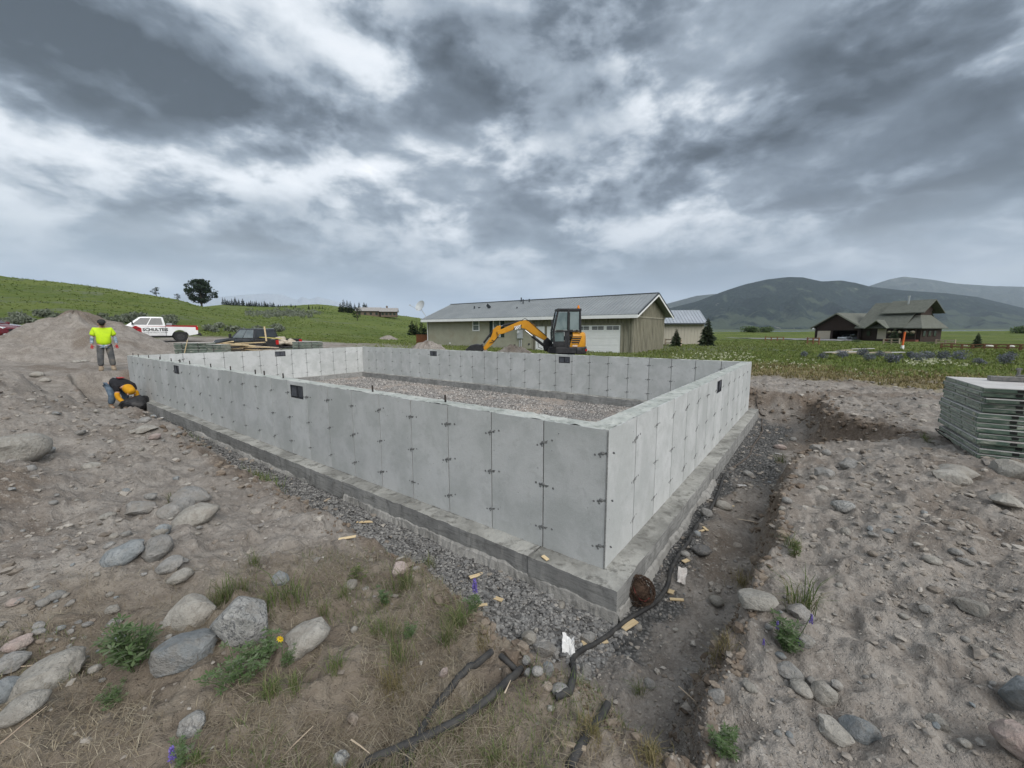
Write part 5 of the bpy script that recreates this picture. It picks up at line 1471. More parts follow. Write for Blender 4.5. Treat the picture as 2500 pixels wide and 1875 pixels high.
for pts in ([(1730, 570), (1780, 535), (1840, 570), (1960, 680), (2080, 780)], [(1330, 830), (1370, 850), (1410, 790), (1400, 720)], [(1300, 870), (1350, 860), (1440, 770)], [(1960, 870), (1965, 930), (2020, 950)]):
    hs = MB(); hs.tube([(a, YB + 0.10, b) for a, b in pl(pts)], 0.014, 6); hs.build('hydraulic_hose', m_hose, ex)
bu = MB()
bpx = [(1205, 880), (1180, 895), (1120, 885), (1040, 905), (975, 960), (990, 1010), (1080, 1030), (1180, 1020), (1225, 960)]
bu.prism(pl(bpx), YB - 0.30, YB + 0.30); 
for k in range(4): bu.bar((exl(1225, 1000)[0] - 0.0, YB - 0.25 + 0.165 * k, exl(1200, 1015)[1]), (exl(1290, 1010)[0], YB - 0.25 + 0.165 * k, exl(1260, 1005)[1]), 0.05)
bu.build('bucket', m_exb, ex, bevel=0.02)
# boom plate with the maker's lettering
pp = MB(); pp.prism(pl([(1640, 652), (1742, 622), (1728, 672), (1618, 694)]), YB + 0.091, YB + 0.0935); pp.build('name_plate', m_black_print, boom)
ca_x, ca_z = exl(1682, 661)
q = text_mesh('lettering', 'SANY', 0.20, m_white_print, 0.008, 0.001, boom, 0.15, 0.29); q.location = (ca_x, YB + 0.0955, ca_z); q.rotation_euler = (math.pi / 2, R(-14), math.pi)
q = text_mesh('lettering', 'SY35U', 0.075, m_white_print, 0.003, 0.001, hood, 0.1, 0.20); q.location = (-0.22, 0.747, 0.975); q.rotation_euler = (math.pi / 2, 0, math.pi)

# ------------------------------------------------------------------ stacks of green wall forms
m_formg = pmat('green_form_paint', (0.055, 0.092, 0.070), (0.115, 0.152, 0.118), 7, 0.75, 0.002, 40, vary=0.25, c3=(0.28, 0.29, 0.245), s3=6, f3=(0.5, 0.72), stretch=(1, 1, 4))
m_formend = pmat('weathered_form_end', (0.20, 0.235, 0.195), (0.30, 0.32, 0.265), 9, 0.8, 0.002, 40, vary=0.2, c3=(0.36, 0.35, 0.24), s3=3, f3=(0.6, 0.75))
m_ply = pmat('pale_form_face', (0.42, 0.41, 0.40), (0.52, 0.51, 0.50), 3, 0.75, c3=(0.38, 0.30, 0.28), s3=1.2, f3=(0.55, 0.7))
m_slot = pmat('form_slot', (0.012, 0.013, 0.012), None, rough=0.9)
def make_form(length, depth, th=0.060):
    """local: x along the long rail, y deep; the plywood face on top"""
    e = bpy.data.objects.new('form_panel', None); COL.objects.link(e)
    for s_ in (-1, 1):
        m = MB(); m.box((0, s_ * (depth / 2 - 0.02), -0.004), (length, 0.04, th - 0.012)); m.box((0, s_ * (depth / 2 - 0.002), -th * 0.22), (length - 0.05, 0.012, th * 0.22)); rl = m.build('side_rail', m_formg, e)
        n_ = max(2, int(length / 0.61))
        for k in range(n_):
            q_ = MB(); q_.box((-length / 2 + (k + 0.5) * length / n_, s_ * (depth / 2 - 0.002), 0.002), (0.055, 0.016, 0.034)); q_.build('slot', m_slot, rl)
        m = MB(); m.box((s_ * (length / 2 - 0.02), 0, -0.004), (0.036, depth - 0.084, th - 0.012)); 
        er = m.build('end_rail', m_formend, e)
        for k in range(3):
            q_ = MB(); q_.box((s_ * (length / 2 + 0.002), (k - 1) * depth * 0.31, 0.0), (0.012, depth * 0.27, th * 0.45)); q_.build('end_block', m_formend, er)
    for k in range(1, 4):
        m = MB(); m.box((-length / 2 + k * length / 4, 0, -0.012), (0.03, depth - 0.085, th - 0.03)); m.build('cross_rib', m_formg, e)
    m = MB(); m.box((0, 0, th / 2 - 0.006), (length - 0.006, depth - 0.006, 0.010)); m.build('plywood_face', m_ply, e)
    return e
big_form = make_form(2.44, 1.45)
small_form = make_form(1.22, 0.61)
used = {id(big_form): False, id(small_form): False}
ORD = ['first', 'second', 'third', 'fourth', 'fifth', 'sixth', 'seventh', 'eighth', 'ninth', 'tenth', 'eleventh', 'twelfth', 'thirteenth', 'fourteenth', 'fifteenth']
def stack(proto, cx, cy, z0, rz, n, th, jit, labels, group, lean=(0, 0)):
    for k in range(n):
        if not used[id(proto)]: o = proto; used[id(proto)] = True
        else: o = copy_tree(proto)
        o.location = (cx + rnd.gauss(0, jit) + lean[0] * k, cy + rnd.gauss(0, jit) + lean[1] * k, z0 + th / 2 + k * (th + 0.004))
        o.rotation_euler = (R(rnd.gauss(0, 0.15)), R(rnd.gauss(0, 0.15)), rz + R(rnd.gauss(0, 0.6)))
        tag(o, labels(k, n), 'form panel', group)
a_ = R(-33)
near = atz(2379, 1112, 0.02); dirx = np.array([math.cos(a_), math.sin(a_)]); diry = np.array([-math.sin(a_), math.cos(a_)])
sc_ = near[:2] + dirx * 1.22 + diry * 0.725
gz = max(hz(*(near[:2])), hz(*(near[:2] + diry * 1.5)), 0.0)
stack(big_form, sc_[0], sc_[1], gz - 0.01, a_, 14, 0.060, 0.018,
      lambda k, n: 'topmost green form panel with a pale plywood face, on the tall stack beside the trench' if k == n - 1 else ORD[k] + ' green form panel up from the ground in the tall stack beside the trench',
      'green form panels in the tall stack', (0.004, 0.002))
def small_stack(px, Y, z0, rz, n, where, group):
    c_ = aty(px, 850, Y)
    stack(small_form, c_[0], c_[1], z0, rz, n, 0.060, 0.012, lambda k, n_: ('top green form panel of the stack ' + where) if k == n_ - 1 else (ORD[k] + ' green form panel up from the ground in the stack ' + where), group, (0, 0))
small_stack(478, 16.6, hz(*aty(478, 850, 16.6)[:2]) - 0.02, R(4), 14, 'left of the lumber pile', 'green forms left of the lumber pile')
small_stack(515, 16.7, hz(*aty(515, 850, 16.7)[:2]) - 0.02, R(2), 14, 'touching the lumber pile', 'green forms touching the lumber pile')
small_stack(752, 20.4, hz(*aty(752, 850, 20.4)[:2]) - 0.02, R(6), 15, 'right of the black truck', 'green forms right of the black truck')

# clutter on the tall stack
m_wood = pmat('fresh_pine', (0.50, 0.38, 0.22), (0.60, 0.48, 0.30), 5, 0.75, 0.001, 40, vary=0.15, stretch=(1, 9, 9))
m_wood2 = pmat('weathered_lumber', (0.36, 0.29, 0.215), (0.50, 0.42, 0.325), 4, 0.8, 0.002, 30, vary=0.3, stretch=(1, 9, 9), c3=(0.22, 0.15, 0.12), s3=2.5)
m_steel = pmat('grey_hardware', (0.16, 0.16, 0.16), (0.24, 0.23, 0.22), 20, 0.5, metal=0.6)
ztop = gz - 0.01 + 14 * 0.064
def on_stack(dx, dy): return (near[0] + dirx[0] * dx + diry[0] * dy + 0.05, near[1] + dirx[1] * dx + diry[1] * dy + 0.03)
x_, y_ = on_stack(0.52, 1.0)
q = MB(); q.box((0, 0, 0.03), (0.42, 0.10, 0.06)); o = q.build('timber_block', m_steel, None, bevel=0.004); o.location = (x_, y_, ztop + 0.004); o.rotation_euler = (0, 0, a_); tag(o, 'grey block lying on the tall stack of forms', 'block')
x_, y_ = on_stack(0.78, 0.85)
q = MB(); q.box((0, 0, 0.0125), (0.34, 0.05, 0.025)); o = q.build('wood_stake', m_wood, None); o.location = (x_, y_, ztop + 0.03); o.rotation_euler = (0, R(-9), a_ + R(35)); tag(o, 'fresh pine stake lying on the tall stack of forms', 'stake')
for (dx, dy, nm, lab) in ((0.60, 1.06, 'clamp', 'small steel clamp standing on the grey block'), (0.86, 1.02, 'clamp', 'steel clamp beside the pine stake on the forms')):
    x_, y_ = on_stack(dx, dy)
    q = MB(); q.tube([(0, 0, 0), (0, 0, 0.10)], 0.018, 8); q.box((0, 0, 0.10), (0.05, 0.03, 0.03)); q.box((0.03, 0, 0.01), (0.10, 0.05, 0.02)); o = q.build(nm, m_steel, None, bevel=0.003); o.location = (x_, y_, ztop + (0.066 if dx < 0.7 else 0.004)); o.rotation_euler = (0, 0, a_); tag(o, lab, 'clamp')

# ------------------------------------------------------------------ lumber pile by the black truck
groups_lumber = []
def plank(cx, cy, z, ln, w, th, rz, tilt, label, mat, roll=0):
    q = MB(); q.box((0, 0, 0), (ln, w, th)); o = q.build('plank', mat, None)
    o.location = (cx, cy, z); o.rotation_euler = (roll, tilt, rz)
    return tag(o, label, 'plank', 'planks in the lumber pile')
PC = aty(575, 850, 17.6); PC2 = aty(632, 850, 17.6)
gp = hz(PC[0], PC[1])
for k in range(34):
    first = k < 17
    c_ = PC if first else PC2
    lay = (k % 17) // 3
    z = gp + 0.10 + lay * 0.135 + (0.02 if first else 0.0) - 0.05 * (not first)
    plank(c_[0] + rnd.uniform(-0.15, 0.15), c_[1] + ((k % 3) - 1) * 0.26 + rnd.uniform(-0.05, 0.05), z + rnd.uniform(0, 0.02), rnd.uniform(1.0, 1.5), rnd.uniform(0.10, 0.24), 0.04, R(rnd.uniform(-16, 4)), R(rnd.uniform(-5, 5)),
          ('grey weathered' if k % 3 else 'pale yellow pine') + ' plank in the jumbled heap ' + ('beside the green forms' if first else 'beneath the black truck tailgate'), m_wood2 if k % 3 else m_wood)
for (px, Y, ln, z, rz, tl, lab) in ((585, 17.0, 1.5, gp + 0.86, R(-12), R(4), 'long pale board sticking out on top of the lumber heap'), (612, 17.4, 1.2, gp + 0.92, R(4), R(-2), 'clean pine board lying flat above the lumber heap'), (548, 17.2, 1.0, gp + 0.92, R(-18), R(-8), 'pale pine board tipping over the green forms')):
    c_ = aty(px, 850, Y); plank(c_[0], c_[1], z, ln, 0.12, 0.04, rz, tl, lab, m_wood)
c_ = aty(648, 815, 17.3); q = MB(); q.box((0, 0, 0), (0.05, 0.05, 0.62)); o = q.build('wood_stake', m_wood); o.location = (c_[0], c_[1], c_[2] + 0.0); o.rotation_euler = (0, R(-3), 0.3); tag(o, 'pale stake standing upright out of the lumber heap', 'stake')
c_ = aty(447, 842, 16.2); q = MB(); q.tube([(-0.16, 0, -0.85), (0.20, 0, 0.20)], 0.016, 8); o = q.build('tool_handle', m_wood); o.location = tuple(c_); tag(o, 'wooden tool handle leaning against the green forms', 'tool handle')

# ------------------------------------------------------------------ people
def skin(name, verts, edges, mat, parent, sub=2):
    """verts: (x, y, z, radius) joints; grows one continuous surface round the skeleton"""
    me = bpy.data.meshes.new(name); me.from_pydata([v[:3] for v in verts], edges, [])
    o = bpy.data.objects.new(name, me); COL.objects.link(o)
    md = o.modifiers.new('skin', 'SKIN')
    for k, v in enumerate(verts):
        r_ = v[3]; me.skin_vertices[0].data[k].radius = (r_, v[4] if len(v) > 4 else r_)
    me.skin_vertices[0].data[0].use_root = True
    md.use_smooth_shade = True
    sd_ = o.modifiers.new('sub', 'SUBSURF'); sd_.levels = sub; sd_.render_levels = sub
    dg = bpy.context.evaluated_depsgraph_get()
    m2 = bpy.data.meshes.new_from_object(o.evaluated_get(dg))
    bpy.data.objects.remove(o)
    m2.materials.clear(); m2.materials.append(mat)
    return wrap(name, m2, parent)
m_skin = pmat('skin', (0.42, 0.245, 0.175), (0.46, 0.27, 0.20), 9, 0.6)
m_hivis = pmat('hi_vis_shirt', (0.56, 0.80, 0.015), (0.50, 0.72, 0.02), 7, 0.7, 0.004, 14, c3=(0.33, 0.42, 0.08), s3=4, f3=(0.58, 0.8))
m_under = pmat('patterned_sleeve', (0.10, 0.17, 0.26), (0.42, 0.47, 0.52), 18, 0.8)
m_work = pmat('grey_work_trousers', (0.075, 0.078, 0.082), (0.125, 0.125, 0.125), 6, 0.85, 0.004, 20, c3=(0.20, 0.18, 0.15), s3=3)
m_boot = pmat('dusty_boot', (0.25, 0.195, 0.14), (0.32, 0.26, 0.19), 10, 0.8)
m_cap = pmat('black_cap', (0.012, 0.012, 0.013), (0.03, 0.03, 0.03), 20, 0.8)
m_glove = pmat('red_glove', (0.34, 0.03, 0.035), (0.42, 0.06, 0.06), 20, 0.75)
m_jean = pmat('blue_denim', (0.075, 0.115, 0.165), (0.135, 0.185, 0.24), 8, 0.85, 0.004, 22)
m_tee = pmat('black_shirt', (0.010, 0.010, 0.013), (0.018, 0.018, 0.022), 8, 0.85, 0.004, 14)
m_hood = pmat('golden_hoodie', (0.62, 0.31, 0.012), (0.52, 0.25, 0.01), 6, 0.85, 0.006, 14)
m_hair = pmat('dark_hair', (0.015, 0.012, 0.010), None, rough=0.7)
m_eye = pmat('eye_dark', (0.01, 0.01, 0.01), None, rough=0.3)
def hand_parts(parent, wrist, dirn, side, mat, curl=0.35):
    """palm, four unequal fingers bent at the knuckles and a thumb from the side of the palm"""
    w = np.array(wrist, float); d = np.array(dirn, float); d /= np.linalg.norm(d)
    s_ = np.cross(d, (0, 0, 1.0)); 
    if np.linalg.norm(s_) < 0.2: s_ = np.cross(d, (0, 1.0, 0))
    s_ /= np.linalg.norm(s_); nrm = np.cross(s_, d)
    V = [(*w, 0.028), (*(w + d * 0.05), 0.036, 0.02), (*(w + d * 0.085), 0.036, 0.018)]; E_ = [(0, 1), (1, 2)]
    g_ = skin('hand', V, E_, mat, parent, 1)
    for f_, (off, ln) in enumerate(((-0.03, 0.062), (-0.01, 0.074), (0.011, 0.070), (0.031, 0.054))):
        b0 = w + d * 0.08 + s_ * off; b1 = b0 + (d * math.cos(curl) + nrm * math.sin(curl)) * ln * 0.5; b2 = b1 + (d * math.cos(curl * 2.2) + nrm * math.sin(curl * 2.2)) * ln * 0.5
        fg = MB(); fg.tube([b0, b1, b2], [0.0095, 0.009, 0.007], 6); fg.build('finger', mat, g_, True)
    t0 = w + d * 0.035 + s_ * side * 0.03; t1 = t0 + (d * 0.6 + s_ * side * 0.7 + nrm * 0.2) * 0.04; t2 = t1 + (d * 0.9 + nrm * 0.3) * 0.03
    fg = MB(); fg.tube([t0, t1, t2], [0.012, 0.011, 0.008], 6); fg.build('thumb', mat, g_, True)
    return g_
def face_parts(parent, c, fwd, up, rh=0.105):
    c, f, u = np.array(c, float), np.array(fwd, float), np.array(up, float)
    r_ = np.cross(f, u)
    for s_ in (-1, 1):
        e = MB(); e.ball(c + f * rh * 0.82 + r_ * s_ * 0.032 + u * 0.005, 0.011, 8, 6); e.build('eye', m_eye, parent, True)
        e = MB(); e.ball(c + r_ * s_ * rh * 0.78 - u * 0.005, (0.018, 0.022, 0.032), 8, 6); e.build('ear', m_skin, parent, True)
    n = MB(); n.tube([c + f * rh * 0.86 + u * 0.012, c + f * (rh * 0.86 + 0.024) - u * 0.022], [0.008, 0.014], 6); n.build('nose', m_skin, parent, True)
    m = MB(); m.tube([c + f * rh * 0.84 - u * 0.052 - r_ * 0.022, c + f * rh * 0.88 - u * 0.052, c + f * rh * 0.84 - u * 0.052 + r_ * 0.022], 0.006, 6); m.build('mouth', m_glove, parent, True)

sp = on_ground(264, 905); SPX, SPY = -13.95, 13.95
man = thing('person', 'worker in a bright yellow shirt and dark cap standing with bowed head', 'person', (SPX, SPY, hz(SPX, SPY)), math.atan2(-SPY, -SPX) + math.pi / 2 + R(180))
# local: x = person's right-left axis, y = facing direction
def sym(v): return [(-v[0], *v[1:])]
J = {'pel': (0, 0, 0.95, 0.135, 0.105), 'sp': (0, 0.005, 1.16, 0.135, 0.10), 'ch': (0, 0.01, 1.36, 0.15, 0.11), 'nk': (0, 0.04, 1.50, 0.055), 'hd': (0, 0.075, 1.58, 0.085), 'ht': (0, 0.10, 1.69, 0.08)}
VV, EE, NM = [], [], {}
def jadd(k, v, link=None):
    NM[k] = len(VV); VV.append(v)
    if link is not None: EE.append((NM[link], NM[k]))
for k, l in (('pel', None), ('sp', 'pel'), ('ch', 'sp'), ('nk', 'ch'), ('hd', 'nk'), ('ht', 'hd')): jadd(k, J[k], l)
for s_ in (-1, 1):
    n_ = 'L' if s_ < 0 else 'R'
    jadd('sh' + n_, (s_ * 0.185, 0.0, 1.425, 0.068), 'ch'); jadd('el' + n_, (s_ * 0.275, -0.02, 1.14, 0.046), 'sh' + n_); jadd('wr' + n_, (s_ * 0.30, 0.05, 0.90, 0.032), 'el' + n_)
    jadd('hp' + n_, (s_ * 0.095, 0, 0.86, 0.095), 'pel'); jadd('kn' + n_, (s_ * 0.135, 0.02, 0.48, 0.062), 'hp' + n_); jadd('an' + n_, (s_ * 0.15, -0.01, 0.09, 0.042), 'kn' + n_); jadd('to' + n_, (s_ * 0.17, 0.13, 0.045, 0.036), 'an' + n_)
body = skin('body', VV, EE, m_skin, man)
skin('shirt', [(0, 0, 0.86, 0.215, 0.17), (0, 0.005, 1.10, 0.205, 0.16), (0, 0.01, 1.36, 0.20, 0.15), (0, 0.03, 1.475, 0.085)] + [x for s_ in (-1, 1) for x in ((s_ * 0.19, 0, 1.41, 0.105), (s_ * 0.262, -0.01, 1.20, 0.10))], [(0, 1), (1, 2), (2, 3), (2, 4), (4, 5), (2, 6), (6, 7)], m_hivis, man)
for s_ in (-1, 1):
    skin('sleeve', [(s_ * 0.255, -0.01, 1.22, 0.060), (s_ * 0.278, -0.02, 1.13, 0.058), (s_ * 0.30, 0.045, 0.93, 0.046)], [(0, 1), (1, 2)], m_under, man, 1)
    hand_parts(man, (s_ * 0.302, 0.055, 0.905), (0.02 * s_, 0.25, -0.97), -s_, m_glove)
    skin('boot', [(s_ * 0.15, -0.012, 0.20, 0.075), (s_ * 0.15, -0.015, 0.075, 0.078), (s_ * 0.172, 0.14, 0.06, 0.068)], [(0, 1), (1, 2)], m_boot, man, 1)
skin('trousers', [(0, 0, 0.96, 0.16, 0.125), (-0.1, 0, 0.85, 0.115), (-0.135, 0.02, 0.48, 0.090), (-0.15, -0.01, 0.16, 0.085), (0.1, 0, 0.85, 0.115), (0.135, 0.02, 0.48, 0.090), (0.15, -0.01, 0.16, 0.085)], [(0, 1), (1, 2), (2, 3), (0, 4), (4, 5), (5, 6)], m_work, man)
hem = MB(); hem.tube([(0, 0, 0.80), (0, 0, 0.90)], [0.185, 0.18], 16); hem.xf(np.diag([1, 0.80, 1])); hem.build('undershirt_hem', m_under, man, True)
face_parts(man, (0, 0.085, 1.61), (0, 0.86, -0.5), (0, 0.5, 0.86))
cp = MB(); cp.ball((0, 0.075, 1.68), (0.108, 0.122, 0.085), 14, 8); cp.tube([(0, 0.16, 1.665), (0, 0.265, 1.610)], [0.085, 0.07], 12); cp.xf(); cp.build('cap', m_cap, man, True)

BX, BY = -11.42, 11.62
bz_ = hz(BX, BY)
bd = thing('person', 'worker in black shirt and golden hood bending over the black bag', 'person', (BX, BY, bz_), R(-22))
# local: x = facing direction
VV, EE, NM = [], [], {}
jadd('pel', (-0.16, 0, 0.72, 0.125, 0.12)); jadd('sp', (0.10, 0, 0.74, 0.12, 0.125), 'pel'); jadd('ch', (0.36, 0, 0.69, 0.12, 0.15), 'sp'); jadd('nk', (0.52, 0, 0.62, 0.055), 'ch'); jadd('hd', (0.62, 0, 0.545, 0.085), 'nk'); jadd('ht', (0.70, 0, 0.49, 0.078), 'hd')
for s_ in (-1, 1):
    n_ = 'L' if s_ < 0 else 'R'
    jadd('sh' + n_, (0.40, s_ * 0.18, 0.66, 0.066), 'ch'); jadd('el' + n_, (0.47, s_ * 0.22, 0.38, 0.046), 'sh' + n_); jadd('wr' + n_, (0.66, s_ * 0.13, 0.16, 0.032), 'el' + n_)
    jadd('hp' + n_, (-0.17, s_ * 0.10, 0.66, 0.095), 'pel'); jadd('kn' + n_, (0.06, s_ * 0.15, 0.38, 0.062), 'hp' + n_); jadd('an' + n_, (-0.06, s_ * 0.16, 0.09, 0.042), 'kn' + n_); jadd('to' + n_, (0.09, s_ * 0.17, 0.045, 0.036), 'an' + n_)
skin('body', VV, EE, m_skin, bd)
skin('shirt', [(-0.17, 0, 0.735, 0.185, 0.20), (0.12, 0, 0.75, 0.175, 0.20), (0.37, 0, 0.70, 0.17, 0.20), (0.48, 0, 0.645, 0.09)] + [x for s_ in (-1, 1) for x in ((0.40, s_ * 0.185, 0.66, 0.092), (0.445, s_ * 0.215, 0.50, 0.080))], [(0, 1), (1, 2), (2, 3), (2, 4), (4, 5), (2, 6), (6, 7)], m_tee, bd)
for s_ in (-1, 1):
    skin('sleeve', [(0.44, s_ * 0.215, 0.53, 0.066), (0.475, s_ * 0.22, 0.37, 0.066), (0.645, s_ * 0.135, 0.18, 0.050)], [(0, 1), (1, 2)], m_hood, bd, 1)
    hand_parts(bd, (0.66, s_ * 0.13, 0.16), (0.55, -0.25 * s_, -0.80), -s_, m_glove, 0.6)
    skin('boot', [(-0.062, s_ * 0.16, 0.20, 0.06), (-0.065, s_ * 0.16, 0.075, 0.06), (0.09, s_ * 0.172, 0.052, 0.05)], [(0, 1), (1, 2)], m_boot, bd, 1)
skin('jeans', [(-0.15, 0, 0.735, 0.145, 0.155), (-0.18, -0.1, 0.65, 0.115), (0.06, -0.15, 0.38, 0.088), (-0.06, -0.16, 0.14, 0.080), (-0.18, 0.1, 0.65, 0.115), (0.06, 0.15, 0.38, 0.088), (-0.06, 0.16, 0.14, 0.080)], [(0, 1), (1, 2), (2, 3), (0, 4), (4, 5), (5, 6)], m_jean, bd)
skin('hood', [(0.45, 0, 0.66, 0.13), (0.56, 0, 0.605, 0.135), (0.67, 0, 0.535, 0.128), (0.745, 0, 0.485, 0.085)], [(0, 1), (1, 2), (2, 3)], m_hood, bd)
face_parts(bd, (0.69, 0, 0.465), (0.55, 0, -0.835), (0.835, 0, 0.55), 0.10)
for (x0, x1, y0, y1, mt, nm) in ((0.16, 0.30, -0.07, 0.07, m_glove, 'back_print'), (-0.02, 0.13, -0.07, 0.07, m_grey_print, 'back_print')):
    bp = MB(); bp.box(((x0 + x1) / 2, 0, 0.905), (x1 - x0, y1 - y0, 0.010), rotm(0, R(6), 0)); bp.build(nm, mt, bd)
# the bag between his hands
V, F = lump(66, 0.33, 0.25, 0.27, 3, 1.3, 0.30)
V[:, 2] = np.maximum(V[:, 2], -0.15)
bg_ = mesh_np('duffel_bag', V, F, pmat('black_bag_fabric', (0.008, 0.008, 0.009), (0.020, 0.020, 0.022), 9, 0.42, 0.03, 9), None, True)
BGX, BGY = -10.55, 11.22
bg_.location = (BGX, BGY, hz(BGX, BGY) + 0.15); bg_.rotation_euler = (0, 0, R(20)); tag(bg_, 'crumpled black bag on the gravel beside the footing', 'bag')

# ------------------------------------------------------------------ tan house (local axes: x away from the yard, y along the front, from the garage end)
HS = 1.2
HA = (7.4 * HS, 25.0 * HS); HZ = EYE + (0.15 - EYE) * HS
m_siding = pmat('tan_lap_siding', (0.335, 0.33, 0.255), (0.375, 0.368, 0.285), 1.5, 0.7, vary=0.0, c3=(0.33, 0.31, 0.23), s3=0.8)
m_batten = pmat('weathered_board_and_batten', (0.225, 0.215, 0.165), (0.30, 0.285, 0.225), 3.0, 0.8, stretch=(3, 3, 0.4), c3=(0.165, 0.155, 0.12), s3=1.2)
m_whitet = pmat('white_trim', (0.82, 0.83, 0.83), (0.78, 0.79, 0.79), 3, 0.5)
m_roofm = pmat('grey_metal_roof', (0.225, 0.245, 0.255), (0.275, 0.295, 0.305), 0.8, 0.45, metal=0.15, stretch=(1, 1, 1))
m_roofedge = pmat('dark_roof_edge', (0.035, 0.042, 0.05), None, rough=0.5)
m_pane = pmat('house_window_glass', (0.10, 0.13, 0.13), (0.17, 0.20, 0.195), 1.0, 0.06, spec=0.6)
m_shut = pmat('dark_green_shutter', (0.012, 0.030, 0.026), (0.02, 0.04, 0.034), 6, 0.6)
m_meter = pmat('grey_meter_box', (0.40, 0.43, 0.44), (0.46, 0.48, 0.49), 5, 0.5)
m_deck = pmat('red_brown_deck', (0.18, 0.070, 0.028), (0.24, 0.10, 0.045), 5, 0.8, stretch=(1, 1, 3))
m_soffit = pmat('soffit', (0.34, 0.33, 0.28), None, rough=0.8)
hs = thing('tan_house', 'long low tan house with a grey metal roof and white garage door, behind the foundation', 'house', (HA[0], HA[1], HZ), FROT)
LN, DP, EV, RG = 18.55 * HS, 7.6, 2.47 * HS, 3.72 * HS
b = MB(); b.box((DP / 2, LN / 2, EV / 2), (DP - 0.06, LN - 0.06, EV)); b.prism([(0.03, EV), (DP - 0.03, EV), (DP / 2, RG - 0.12)], 0.03, LN - 0.03, 'xz'); b.build('wall', m_batten, hs)
y_split = 7.4 * HS
sd_ = MB(); nb = 24
for k in range(nb):
    z0, z1 = 0.12 + (EV - 0.14) * k / nb, 0.12 + (EV - 0.14) * (k + 1) / nb
    sd_.prism([(0.03, z0), (0.03, z1), (0.008, z1), (-0.016, z0)], y_split, LN, 'xz')
o = sd_.build('lap_siding', m_siding, hs); o['kind'] = 'stuff'
for y_ in (y_split, LN - 0.05, 0.06): MB().box((-0.005, y_, EV / 2), (0.06, 0.12, EV)).build('corner_board', m_batten, hs)
bt_ = MB(); bd_ = 0.36
y_ = 0.25
while y_ < y_split:
    if not (0.65 * HS < y_ < 7.3 * HS): bt_.box((0.008, y_, EV / 2), (0.05, 0.06, EV))
    else: bt_.box((0.008, y_, (EV + 2.15) / 2), (0.05, 0.06, EV - 2.15))
    y_ += bd_
x_ = 0.15
while x_ < DP:
    top = EV + (RG - EV) * (1 - abs(x_ - DP / 2) / (DP / 2)) - 0.12
    bt_.box((x_, 0.006, top / 2), (0.07, 0.06, top)); x_ += 0.30
bt_.box((DP / 2, -0.004, EV - 0.28), (DP - 0.1, 0.07, 0.10))
o = bt_.build('battens', m_batten, hs); o['kind'] = 'stuff'
# roof: two slopes of ribbed metal, with a deep gable overhang
ov, og = 0.62, 0.55
sl = (RG - EV) / (DP / 2)
rf = MB()
for s_ in (-1, 1):
    xe = -ov if s_ < 0 else DP + ov
    ze = EV - sl * ov + 0.06
    A = [(xe, ze), (DP / 2, RG + 0.06), (DP / 2, RG + 0.14), (xe, ze + 0.08)]
    rf.prism(A, -og, LN + 0.35, 'xz')
roof = rf.build('roof', m_roofm, hs)
rb_ = MB(); y_ = -og + 0.12
while y_ < LN + 0.35:
    rb_.bar((-ov, y_, EV - sl * ov + 0.155), (DP / 2, y_, RG + 0.155), 0.035, 0.04); y_ += 0.30
o = rb_.build('roof_ribs', m_roofm, roof); o['kind'] = 'stuff'
rc = MB(); rc.box((DP / 2, LN / 2 - 0.1, RG + 0.16), (0.22, LN + 0.9, 0.05)); rc.build('ridge_cap', m_roofedge, roof)
fa = MB(); fa.box((-ov - 0.01, LN / 2 - 0.1, EV - sl * ov - 0.03), (0.05, LN + 0.88, 0.24)); fa.build('fascia', m_whitet, roof)
for s_ in (-1, 1):
    xe = -ov if s_ < 0 else DP + ov
    fg = MB(); fg.prism([(xe, EV - sl * ov - 0.10), (DP / 2, RG - 0.10), (DP / 2, RG + 0.06), (xe, EV - sl * ov + 0.06)], -og - 0.03, -og + 0.01, 'xz'); fg.build('barge_board', m_whitet, roof)
    fg = MB(); fg.prism([(xe, EV - sl * ov + 0.06), (DP / 2, RG + 0.06), (DP / 2, RG + 0.18), (xe, EV - sl * ov + 0.18)], -og - 0.045, -og + 0.01, 'xz'); fg.build('roof_edge', m_roofedge, roof)
sf = MB(); sf.box((-ov / 2 + 0.02, LN / 2 - 0.1, EV - sl * ov - 0.02), (ov, LN + 0.8, 0.03)); sf.build('soffit', m_soffit, roof)
